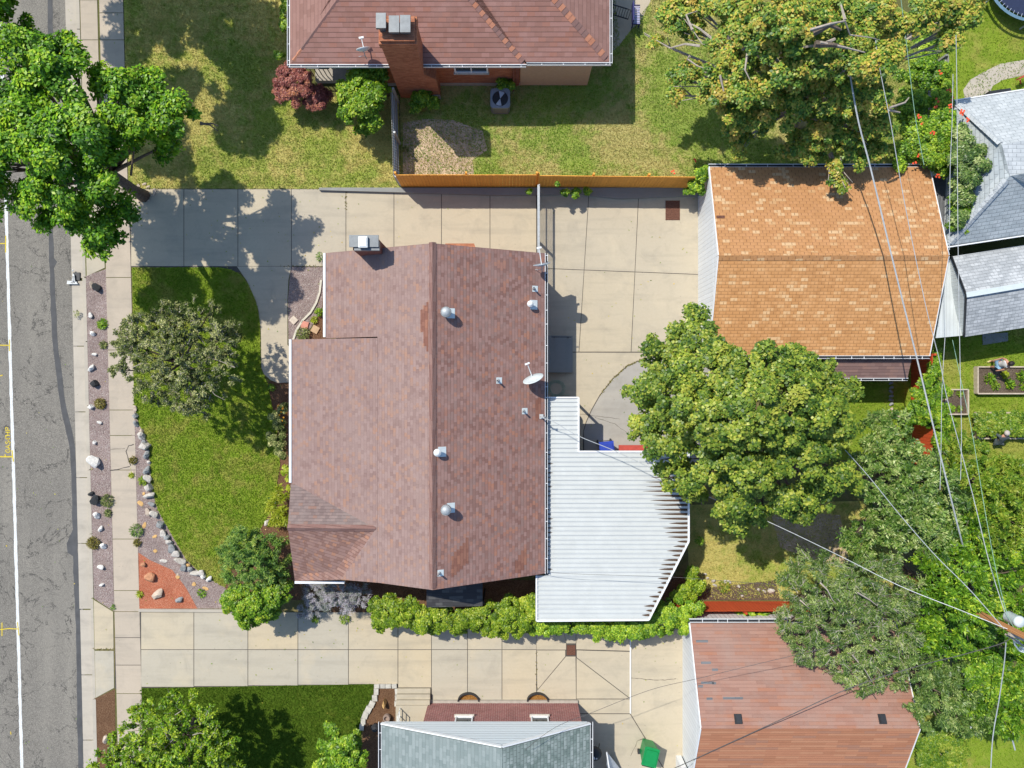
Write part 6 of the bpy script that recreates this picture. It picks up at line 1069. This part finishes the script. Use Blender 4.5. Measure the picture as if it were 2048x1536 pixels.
m.build('top_panel', M['acbox'], ac); m = MB(); m.lathe(c + P(0, 0, hA - .055), [(.355, -.004), (.355, 0)], 24); m.build('fan_well', M['dark'], ac)
m = MB()
for k in range(2):
    a = k * 3.14 + .9; q = [c + P(0, 0, hA - .03)] + [c + P(math.cos(a + t) * .33, math.sin(a + t) * .33, hA - .03 + t * .02) for t in np.linspace(0, .85, 6)]; m.face(q)
m.build('fan_blade', M['acfan'], ac)
def bin_(name, label, px, py, w, d, h, mat, rz=0, lidopen=False):
    c = W(px, py); root = thing(name, label, 'bin', c); m = MB(); cs, sn = math.cos(rz), math.sin(rz); T_ = lambda x, y, z: c + P(x * cs - y * sn, x * sn + y * cs, z)
    lo = [(-.38, -.38), (.38, -.38), (.38, .38), (-.38, .38)]; A1 = [T_(x * w, y * d, .03) for x, y in lo]; B1 = [T_(x * w * 1.3, y * d * 1.3, h) for x, y in lo]
    m.face(A1[::-1]); m.face(B1)
    for i in range(4): j = (i + 1) % 4; m.face([A1[i], A1[j], B1[j], B1[i]])
    m.build('body', M[mat], root); m = MB(); e = (w / 2 + .03, d / 2 + .03)
    prof = [(-1, -1), (-.6, -1.08), (.6, -1.08), (1, -1), (1, 1), (-1, 1)]; m.slab([T_(x * e[0], y * e[1], h + .08 - .03 * (y < 0)) for x, y in prof], .06); m.slab([T_(x * e[0] * .8, y * e[1] * .75, h + .12) for x, y in prof], .05); m.build('lid', M[mat], root)
    m = MB(); m.beam(T_(-w * .45, d * .6, h + .02), T_(w * .45, d * .6, h + .02), .03, .03); m.build('handle', M['dark'], root)
    for s in (-1, 1): m = MB(); q = T_(s * w * .5, d * .42, .12); m.lathe(q, [(.12, -.03), (.12, .03)], 14, Matrix.Rotation(math.pi / 2, 3, 'Y')); m.build('wheel', M['dark'], root)
    return root
gb = bin_('wheeled_bin', 'green wheeled bin with a white sticker at the bottom edge beside the pink garage', 1292, 1490, .62, .75, 1.05, 'green', math.radians(-14) + math.pi); m = MB(); q = W(1310, 1516, .75); m.box(W(1311, 1513, .7) + P(.0, .02, .01), (.16, .1, .012), -.1); m.build('sticker', M['white'], gb)
bin_('wheeled_bin', 'blue bin tucked against the edge of the white patio cover', 1208, 894, .6, .62, .95, 'blue', .1)
m = MB(); a = W(1240, 897, .5); m.box(P(a.x + .6, a.y - .1, .45), (1.3, .5, .12)); m.box(P(a.x + .1, a.y - .1, .2), (.1, .4, .4)); m.box(P(a.x + 1.1, a.y - .1, .2), (.1, .4, .4)); single('red_bench', m, M['redp'], 'red bench top peeking out above the edge of the white patio cover', 'bench')
gr = thing('kettle_grill', 'round black kettle grill in the shade beside the grey-green roof', 'grill', W(1190, 1505)); c = W(1190, 1507, .9); m = MB(); m.lathe(c, [(.1, -.28), (.24, -.2), (.31, -.02), (.31, .02), (.26, .14), (.12, .21), (.02, .22)], 20); m.build('kettle', M['dark'], gr, True); m = MB(); m.lathe(c + P(.05, -.12, .2), [(.03, -.04), (.035, .03), (.01, .04)], 8); m.box(c + P(-.06, -.1, .2), (.06, .12, .03), .3); m.build('handle', M['whitem'], gr)
for k in range(3): a = k * 2.09; m = MB(); m.beam(c + P(math.cos(a) * .15, math.sin(a) * .15, -.2), c + P(math.cos(a) * .32, math.sin(a) * .32, -.88), .03, .03); m.build('leg', M['dark'], gr)
ft = thing('folding_table', 'grey folding table leaning by the kettle grill at the bottom edge', 'table', W(1235, 1520)); m = MB(); m.slab([W(1214, 1504, .95), W(1242, 1540, .2), W(1222, 1560, .2), W(1213, 1530, .95)][:4], .04); m.build('table_top', M['acfan'], ft); m = MB(); m.beam(W(1213, 1504, 1.0), W(1222, 1560, 1.0), .05, .08); m.build('rim', M['white'], ft); m = MB(); m.beam(W(1215, 1508, .95), W(1222, 1512, .02), .03, .03); m.beam(W(1222, 1550, .95), W(1235, 1550, .02), .03, .03); m.build('leg', M['dark'], ft)
# bench with slats, stair rail
bn = thing('bench', 'dark navy slatted bench on the path beside the top house', 'bench', W(1272, 30)); c = W(1273, 30, .45); m = MB()
for i in range(11): m.box(c + P(.0, (i - 5) * .075, 0), (.30, .045, .03))
m.build('seat', M['navyseat'], bn); m = MB(); m.box(c + P(-.2, 0, .2), (.05, .86, .42)); m.box(c + P(-.02, .43, .03), (.36, .03, .06)); m.box(c + P(-.02, -.43, .03), (.36, .03, .06)); m.build('backrest', M['navy'], bn)
for sx in (-.15, .15):
    for sy in (-.38, .38): m = MB(); m.box(c + P(sx, sy, -.235), (.04, .04, .43)); m.build('leg', M['navy'], bn)
m = MB(); ra, rb2 = W(1222, 8, 1.1), W(1262, 20, 1.0); 
for z in (0, -.8): m.beam(ra + P(0, 0, z), rb2 + P(0, 0, z), .04, .04)
for i in range(9): q = ra.lerp(rb2, i / 8); m.beam(q, q - P(0, 0, .85), .02, .02)
single('stair_rail', m, M['dark'], 'dark metal stair railing in the shade between the top house and the navy bench', 'railing')
# trampoline
tp = thing('trampoline', 'round dark blue trampoline with a grey-blue rim at the top right corner', 'trampoline', W(2060, -45)); hT = .85; rT = 92 / S * (HC - hT) / HC; c = W(2068, -52, hT)
m = MB(); m.lathe(c, [(rT * .93, -.01), (rT * .93, .0)], 48); m.build('jumping_mat', M['tramp'], tp); m = MB()
for k in range(48):
    a0, a1 = k * math.pi / 24, (k + 1) * math.pi / 24; m.face([c + P(math.cos(a) * r_, math.sin(a) * r_, z) for a, r_, z in ((a0, rT * .98, .02), (a0, rT * 1.04, .0), (a1, rT * 1.04, .0), (a1, rT * .98, .02))])
m.build('rim_pad', M['tpad'], tp); m = MB()
for k in range(64): a = k * math.pi / 32; m.beam(c + P(math.cos(a) * rT * .90, math.sin(a) * rT * .90, .015), c + P(math.cos(a) * rT * .98, math.sin(a) * rT * .98, .015), .02, .012)
m.build('springs', M['acfan'], tp)
for k in range(6): a = k * 1.047 + .5; m = MB(); m.beam(c + P(math.cos(a) * rT, math.sin(a) * rT, -.02), c + P(math.cos(a) * rT, math.sin(a) * rT, -hT), .05, .05); m.build('leg', M['galv'], tp)
m = MB(); m.slab([W(1979, 182, .6), W(2021, 176, .6), W(2026, 190, .6), W(1982, 196, .6)], .5); single('storage_box', m, M['dark'], 'dark storage box against the top edge of the pale grey roof', 'box')
m = MB(); m.beam(W(2036, 158, .45), W(2075, 140, .45), .06, .2); m.beam(W(2040, 160, .2), W(2042, 168, .0), .05, .05); m.beam(W(2070, 142, .2), W(2072, 150, .0), .05, .05); single('low_rail', m, M['redp'], 'short orange-red rail near the curved path at the top right', 'rail')
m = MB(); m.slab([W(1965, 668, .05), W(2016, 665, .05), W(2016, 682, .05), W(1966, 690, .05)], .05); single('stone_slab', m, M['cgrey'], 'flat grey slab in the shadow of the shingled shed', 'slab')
# flower pot, small lamp etc.
pot = thing('clay_pot', 'round tan pot with a dark opening in the brown mulch by the front steps', 'pot', W(775, 1435)); m = MB(); c = W(775, 1432); m.lathe(c, [(.12, 0), (.17, .1), (.17, .26), (.15, .3), (.11, .3), (.10, .2), (.0, .19)], 18); m.build('vessel', M['clay'], pot)
m = MB(); c = W(752, 1452); m.lathe(c, [(.16, 0), (.2, .2), (.12, .32), (.0, .34)], 9); single('garden_ornament', m, M['dark'], 'dark rounded ornament at the corner of the grey-green roof', 'ornament')
m = MB(); c = W(1112, 777); 
for k in range(3): m.tube([c + P(math.cos(a) * (.3 + .06 * k), math.sin(a) * (.28 + .05 * k), .03 + k * .02) for a in np.linspace(0, 6.2, 22)], .012, 5)
m.tube([c + P(-.3, 0, .04), c + P(-.1, -.4, .03), c + P(.3, -.3, .03), c + P(.62, -.3, .03)], .012, 5); single('garden_hose', m, M['cableg'], 'coiled dark hose in the shade above the white patio cover', 'hose')
# raised garden beds
def bed(label, x0, y0, x1, y1, plants, full=None, sides='lrtb'):
    root = thing('raised_bed', label, 'garden bed', W((x0 + x1) / 2, (y0 + y1) / 2), 'raised garden beds'); a, b = W(x0, y0), W(x1, y1); hb = .3; t = .06; m = MB()
    m.beam(P(a.x, a.y, hb / 2), P(b.x, a.y, hb / 2), t, hb); m.beam(P(a.x, b.y, hb / 2), P(b.x, b.y, hb / 2), t, hb - .004); m.beam(P(a.x, b.y, hb / 2), P(a.x, a.y, hb / 2), t, hb - .008); m.beam(P(b.x, b.y, hb / 2), P(b.x, a.y, hb / 2), t, hb - .008); m.build('timber_frame', M['wood'], root)
    m = MB(); pbox(m, a.x + .03, b.x - .03, b.y + .03, a.y - .03, 0, .2); m.build('soil', M['soil'], root); return root
bed('large timber raised bed with leafy plants beside the standing person', 1948, 734, 2055, 787, 0); bed('small timber raised bed with mostly bare brown soil', 1884, 779, 1929, 828, 0); bed('timber raised bed packed with yellow-green leaves beside the crouching person', 1948, 825, 2080, 876, 0)
g = 'vegetable plants in the raised beds'
for x, y, r_, h_, mt, lb in ((1972, 757, 13, .5, 'L_bright', 'bright green leafy plant at the left of the large raised bed'), (2002, 750, 9, .4, 'L_chart', 'yellow plant in the middle of the large raised bed'), (2012, 768, 12, .5, 'L_bright', 'green plant at the lower middle of the large raised bed'), (2036, 752, 14, .5, 'L_vine', 'green plant at the right of the large raised bed'), (2040, 772, 11, .4, 'L_vine', 'small green plant in the right corner of the large raised bed'), (1985, 772, 11, .4, 'L_lime', 'green plant at the lower left of the large raised bed'), (1893, 788, 6, .35, 'L_olive', 'small dark plant in the left corner of the small raised bed'), (1913, 788, 8, .35, 'L_lime', 'small green plant at the top of the small raised bed'), (1912, 817, 7, .35, 'L_lime', 'small yellow-green plant at the bottom of the small raised bed')):
    tuft('vegetable_plant', lb, x, y, r_, h_, mt, 170, .14, .07, group=g)
plant('vegetable_plant', 'dense yellow-green foliage filling the raised bed at the right edge', 'plant', (2000, 850), [(x, y, 17, .5) for x in range(1962, 2070, 22) for y in (838, 858)], 'L_lime', .09, .06, .2, 0, seed=171, part='foliage', squash=.5, group=g)
plant('shrub', 'low green border shrubs left of the small raised bed', 'shrub', (1862, 760), [(1868, 735, 11, .7), (1866, 760, 13, .8), (1875, 700, 10, .6), (1890, 690, 6, .4)], 'L_lime', .09, .05, .15, 0, seed=173)
m = MB(); 
for x, y, s_ in ((1884, 812, 8), (1879, 809, 6), (1888, 807, 5)): m.lathe(W(x, y, .5), [(0, -.05), (s_ / S * .5, 0), (s_ / S * .35, .05), (0, .06)], 7)
m.tube([W(1884, 812, 0), W(1884, 812, .5)], .02, 5); single('white_flower', m, M['petalw'], 'cluster of white flowers beside the small raised bed', 'flower')
# ---------------------------------------------------------------- people
def skinbody(name, V, E, rad, mat, parent, sub=2):
    me = bpy.data.meshes.new(name); me.from_pydata([tuple(Vector(v)) for v in V], E, []); ob = bpy.data.objects.new(name, me); link(ob, parent); me.materials.append(M[mat]); s = ob.modifiers.new('skin', 'SKIN')
    for i, r_ in enumerate(rad): me.skin_vertices[0].data[i].radius = (r_, r_) if not isinstance(r_, tuple) else r_
    me.skin_vertices[0].data[0].use_root = True; s.use_smooth_shade = True; d = ob.modifiers.new('sub', 'SUBSURF'); d.levels = d.render_levels = sub; return ob
def person(label, loc, rz, J, shirt, legs, hairm, sleeves, trousers_full=False):
    root = thing('person', label, 'person', loc); root.rotation_euler = (0, 0, rz)
    V, E, Rd, ix = [], [], [], {}
    def a(k, p, r_, par=None): ix[k] = len(V); V.append(p); Rd.append(r_); (E.append((ix[par], ix[k])) if par else None)
    a('pel', J['pel'], (.15, .11)); a('wst', J['wst'], (.135, .10), 'pel'); a('chs', J['chs'], (.165, .115), 'wst'); a('nk', J['nk'], .055, 'chs'); a('hd', J['hd'], (.075, .09), 'nk'); a('crn', J['crn'], (.06, .07), 'hd')
    for s, sg in (('l', 1), ('r', -1)):
        a('sh' + s, J['sh' + s], .062, 'chs'); a('el' + s, J['el' + s], .042, 'sh' + s); a('wr' + s, J['wr' + s], .028, 'el' + s); w0 = Vector(J['wr' + s]); d = (w0 - Vector(J['el' + s])).normalized(); a('pm' + s, tuple(w0 + d * .07), .032, 'wr' + s)
        q = d.orthogonal().normalized()
        for f in range(4): kf = w0 + d * (.15 - .012 * abs(f - 1)) + q * (f - 1.5) * .02; a('f%d%s' % (f, s), tuple(kf), .009, 'pm' + s)
        a('th' + s, tuple(w0 + d * .08 + q * .05), .010, 'wr' + s)
        a('hp' + s, J['hp' + s], .085, 'pel'); a('kn' + s, J['kn' + s], .058, 'hp' + s); a('an' + s, J['an' + s], .038, 'kn' + s); a('to' + s, tuple(Vector(J['an' + s]) + Vector((0, -.15, -.05))), .035, 'an' + s)
    skinbody('body', V, E, Rd, 'skin', root)
    def cl(nm, ks, es, rs, mt): skinbody(nm, [J[k] for k in ks], es, rs, mt, root)
    cl('shirt', ['wst', 'chs', 'shl', 'shr', 'ell', 'elr'] + ['pel'], [(0, 1), (1, 2), (1, 3), (2, 4), (3, 5), (0, 6)] if sleeves else [(0, 1), (1, 2), (1, 3), (0, 6)], [(.155, .125), (.185, .135), .078, .078, .06, .06, (.165, .13)], shirt) if sleeves else skinbody('shirt', [J['wst'], J['chs'], J['shl'], J['shr'], J['pel']], [(0, 1), (1, 2), (1, 3), (0, 4)], [(.155, .125), (.185, .135), .08, .08, (.16, .13)], shirt, root)
    kk = [tuple(Vector(J['hp' + s]).lerp(Vector(J['kn' + s]), 1.0 if trousers_full else .72)) for s in 'lr']; ww_ = [J['an' + s] for s in 'lr']
    if trousers_full: skinbody('trousers', [J['pel'], J['hpl'], J['hpr'], J['knl'], J['knr'], ww_[0], ww_[1]], [(0, 1), (0, 2), (1, 3), (2, 4), (3, 5), (4, 6)], [(.165, .13), .1, .1, .075, .075, .055, .055], legs, root)
    else: skinbody('shorts', [J['pel'], J['hpl'], J['hpr'], kk[0], kk[1]], [(0, 1), (0, 2), (1, 3), (2, 4)], [(.168, .13), .105, .105, .088, .088], legs, root)
    h = Vector(J['hd']); m = MB(); m.lathe(Vector(loc) + h + (Vector(J['crn']) - h) * .6, [(.02, -.1), (.10, -.04), (.118, .03), (.10, .09), (.055, .125), (.01, .135)], 14, sy=1.12); hb = m.build('hair', M[hairm], root, True)
    for s in (-1, 1):
        m = MB(); ak = Vector(loc) + Vector(J['anl' if s > 0 else 'anr']); m.lathe(ak + P(0, -.06, -.045), [(.02, -.035), (.065, -.03), (.06, .02), (.03, .04)], 10, sx=.75, sy=2.1); m.lathe(ak + P(0, 0, .02), [(.045, -.03), (.045, .09)], 8); m.build('shoe', M['shoe' if not trousers_full else 'dark'], root)
    m = MB(); fc = Vector(loc) + h
    for s in (-1, 1): m.lathe(fc + P(s * .033, -.088, .02), [(.0, -.012), (.012, 0), (0, .012)], 6)
    m.build('eyes', M['dark'], root); m = MB(); m.lathe(fc + P(0, -.10, -.01), [(.006, .035), (.015, -.01), (.004, -.02)], 6); m.build('nose', M['skin'], root)
    return root
st = {'pel': (0, 0, .92), 'wst': (0, 0, 1.08), 'chs': (0, .0, 1.30), 'nk': (0, 0, 1.44), 'hd': (0, -.02, 1.54), 'crn': (0, 0, 1.64), 'shl': (.18, 0, 1.37), 'shr': (-.18, 0, 1.37), 'ell': (.25, -.02, 1.1), 'elr': (-.26, .04, 1.1), 'wrl': (.25, -.16, .9), 'wrr': (-.24, -.12, .88), 'hpl': (.09, 0, .85), 'hpr': (-.09, 0, .85), 'knl': (.10, -.08, .48), 'knr': (-.11, .05, .48), 'anl': (.11, -.02, .1), 'anr': (-.11, .20, .11)}
person('dark-haired person standing by the large raised bed in a white top and pale blue shorts', tuple(W(1974, 729)), math.radians(-70), st, 'cloth_w', 'cloth_b', 'hair', False)
cr_ = {'pel': (0, .1, .38), 'wst': (0, .02, .52), 'chs': (0, -.16, .70), 'nk': (0, -.27, .80), 'hd': (0, -.36, .86), 'crn': (0, -.37, .95), 'shl': (.18, -.18, .74), 'shr': (-.18, -.18, .74), 'ell': (.24, -.32, .52), 'elr': (-.24, -.34, .52), 'wrl': (.14, -.5, .36), 'wrr': (-.12, -.52, .36), 'hpl': (.1, .08, .36), 'hpr': (-.1, .08, .36), 'knl': (.16, -.28, .46), 'knr': (-.16, -.26, .46), 'anl': (.14, -.02, .1), 'anr': (-.14, -.02, .1)}
person('person crouching at the lower garden bed in a charcoal top with pale grey hair', tuple(W(1986, 879)), math.radians(180), cr_, 'cloth_d', 'cloth_d', 'hairg', True, True)
# ---------------------------------------------------------------- utility pole and cables
up = thing('utility_pole', 'brown wooden utility pole with a transformer and crossarm at the lower right', 'utility pole', W(1752, 1126)); pb = W(1752, 1126); hp = 9.9
m = MB(); m.tube([pb, pb + P(0, 0, hp / 2), pb + P(0, 0, hp)], [.14, .13, .10], 14); m.build('pole_shaft', M['pole'], up, True)
top = pb + P(0, 0, hp); tf = W(2042, 1245, 9.1); m = MB(); m.lathe(P(tf.x, tf.y, 8.5), [(.17, -.05), (.19, 0), (.19, .5), (.205, .53), (.16, .6), (.05, .63), (.01, .64)], 20); m.build('transformer', M['dishl'], up, True)
m = MB(); ca, cb_ = W(2018, 1268, 8.9), W(2075, 1290, 8.9); m.beam(ca, cb_, .1, .11); m.beam(ca + P(.1, -.12, -.3), cb_ + P(0, -.3, -.4), .06, .08); m.build('crossarm', M['barkp'], up); m = MB()
for x, y, hh2 in ((2030, 1262, 8.8), (2045, 1272, 8.9), (2034, 1283, 8.4), (2045, 1298, 8.0)): m.lathe(W(x, y, hh2), [(.05, -.12), (.07, -.06), (.05, 0), (.07, .05), (.02, .12)], 10)
m.tube([W(2023, 1265, 8.6), W(2030, 1290, 8.2), W(2040, 1302, 8.0), W(2050, 1305, 8.0)], .03, 6); m.build('insulator', M['dishl'], up)
def cable(label, pts, r, mat, sm=5):
    q = [W(*p) for p in pts]; o = []
    for i in range(len(q) - 1):
        p0, p1, p2, p3 = q[max(i - 1, 0)], q[i], q[i + 1], q[min(i + 2, len(q) - 1)]
        for k in range(sm):
            t = k / sm; o.append(.5 * ((2 * p1) + (p2 - p0) * t + (2 * p0 - 5 * p1 + 4 * p2 - p3) * t * t + (3 * p1 - p0 - 3 * p2 + p3) * t ** 3))
    o.append(q[-1]); m = MB().tube(o, r, 6); return single('overhead_cable', m, M[mat], label, 'cable', 'overhead cables at the right', base=o[0])
cable('thickest pale overhead cable crossing the orange garage roof', [(1672, -80, 6.9), (1683, 30, 6.7), (1712, 220, 6.2), (1742, 340, 5.9), (1790, 540, 5.7), (1835, 722, 5.6), (1878, 900, 5.8), (1915, 1050, 5.6), (1931, 1112, 5.), (1958, 1220, 4.4), (1990, 1340, 4.2), (2030, 1500, 4.2)], .03, 'cable')
cable('thin twisted overhead cable over the right end of the orange garage roof', [(1735, -60, 7.2), (1755, 110, 6.9), (1782, 250, 6.6), (1808, 400, 6.3), (1850, 605, 6.1), (1880, 725, 6.1), (1895, 800, 6.1), (1945, 988, 6.5), (1980, 1130, 7.2), (2022, 1262, 8.8)], .014, 'cable')
cable('thin greenish overhead wire above the vine at the top right', [(1797, -40, 6.8), (1812, 80, 6.6), (1830, 230, 6.3), (1848, 330, 6)], .01, 'cableg')
cable('straight grey overhead wire passing over the pale grey roof', [(1912, 70, 7.5), (1914, 200, 7.2), (1916, 480, 7), (1920, 720, 6.9), (1923, 870, 6.9), (1921, 960, 6.9)], .011, 'cable')
cable('twin grey wire left of the straight wire at the top right', [(1906, 148, 7.2), (1904, 250, 7), (1900, 350, 6.8), (1899, 500, 6.7)], .011, 'cable')
cable('grey wire dropping past the small raised bed', [(1890, 675, 5.9), (1884, 780, 5.8), (1882, 900, 5.8), (1880, 980, 5.9)], .011, 'cable')
cable('grey-green wire sloping from the shed to the pole', [(1905, 680, 5.2), (1925, 775, 5.5), (1945, 870, 6), (1968, 1010, 7), (1990, 1130, 8), (2012, 1220, 8.8), (2030, 1260, 9)], .009, 'cableg')
cable('house service cable running from the right eave of the central house to the pole', [(1086, 836, 3.8), (1110, 845, 3.8), (1157, 872, 3.85), (1230, 902, 3.9), (1310, 940, 4.1), (1425, 997, 4.6), (1540, 1045, 5.3), (1680, 1112, 6.2), (1800, 1172, 7.1), (1925, 1222, 8.2), (2015, 1258, 9.0)], .014, 'cable')
cable('pale cable from behind the round maple to the pole', [(1690, 900, 6.2), (1735, 950, 6.4), (1800, 1030, 6.9), (1870, 1110, 7.5), (1940, 1180, 8.2), (2008, 1258, 8.9)], .014, 'cable')
cable('dark twisted cable rising from the lower right corner over the pink garage to the pole', [(1340, 1540, 3.3), (1370, 1527, 3.6), (1440, 1495, 4.1), (1560, 1440, 5), (1700, 1376, 5.9), (1830, 1334, 6.8), (1930, 1308, 7.8), (2010, 1284, 8.6), (2018, 1268, 8.8)], .015, 'cabled')
cable('thin dark wire across the lower driveway and pink garage roof', [(1050, 1500, 4.5), (1110, 1455, 4.5), (1187, 1424, 4.7), (1300, 1380, 4.9), (1400, 1356, 5.2), (1540, 1322, 5.8), (1680, 1290, 6.6)], .008, 'cabled')
cable('thin dark wire above the lower edge of the white patio cover', [(1072, 1140, 3.5), (1130, 1147, 3.6), (1340, 1154, 4), (1450, 1162, 4.3), (1560, 1170, 4.8)], .007, 'cabled')
cable('dark cable dropping below the utility pole', [(2012, 1285, 8.3), (2008, 1330, 8), (1998, 1400, 7.6), (1985, 1480, 7.3), (1980, 1580, 7.2)], .018, 'cable')
m = MB(); m.tube([W(1942, 1455, 0), W(1942, 1455, 2.0)], .05, 8); m.tube([W(1918, 1475, 0), W(1918, 1475, 1.8)], .04, 8); single('clothes_post', m, M['galv'], 'pair of pale metal posts on the lawn at the bottom right', 'post')
print('LEAVES', NLEAF[0], 'OBJ', len(bpy.data.objects))
# loose leaves dropped on the paving and lawns
n = 900; xy = NR.uniform((-24, -17.5), (22, 17.5), (n, 2)); ks_ = NR.random(n) < .5; ctr = np.array([W(x, y).xy for x, y in ((1330, 700), (1300, 1240), (600, 1290), (560, 480), (1560, 1100), (1480, 340), (420, 900))])
pk = ctr[NR.integers(0, len(ctr), n)] + NR.normal(0, 2.2, (n, 2)); xy[ks_] = pk[ks_]; a_ = NR.uniform(0, 6.28, n)
D = np.c_[np.cos(a_), np.sin(a_), 0 * a_ + .1]; N_ = unit(np.c_[0 * a_, 0 * a_, 0 * a_ + 1] + NR.normal(0, .25, (n, 3))); V_ = leafgeo(np.c_[xy, np.full(n, .035)], D, N_, NR.uniform(.04, .09, n), NR.uniform(.03, .06, n)).reshape(-1, 3)
rawmesh('fallen_leaves', V_, np.arange(len(V_)).reshape(-1, 4), NR.random(n), M['L_auburn'])['kind'] = 'stuff'
# moss and weeds rooted in the curved patio joint and a few driveway joints
q_ = []
for path, n in ((arc[:5], 260), ([(1073, 537), (1100, 538)], 20), ([(692, 380), (692, 420)], 30), ([(1073, 1300), (1073, 1380)], 25), ([(228, 1299), (188, 1299)], 40), ([(652, 532), (560, 532)], 50)):
    for _ in range(n): i = R.randrange(len(path) - 1); t = R.random(); q_.append(tuple(W(path[i][0] + (path[i + 1][0] - path[i][0]) * t + R.gauss(0, 1.1), path[i][1] + (path[i + 1][1] - path[i][1]) * t + R.gauss(0, 1.1), .03)))
q_ = np.array(q_); n = len(q_); a_ = NR.uniform(0, 6.28, n); V_ = leafgeo(q_, np.c_[np.cos(a_), np.sin(a_), 0 * a_ + .5], unit(np.c_[0 * a_, 0 * a_, 0 * a_ + 1] + NR.normal(0, .4, (n, 3))), NR.uniform(.04, .10, n), NR.uniform(.02, .04, n)).reshape(-1, 3)
rawmesh('joint_weeds', V_, np.arange(len(V_)).reshape(-1, 4), NR.random(n), M['L_dry'])['kind'] = 'stuff'
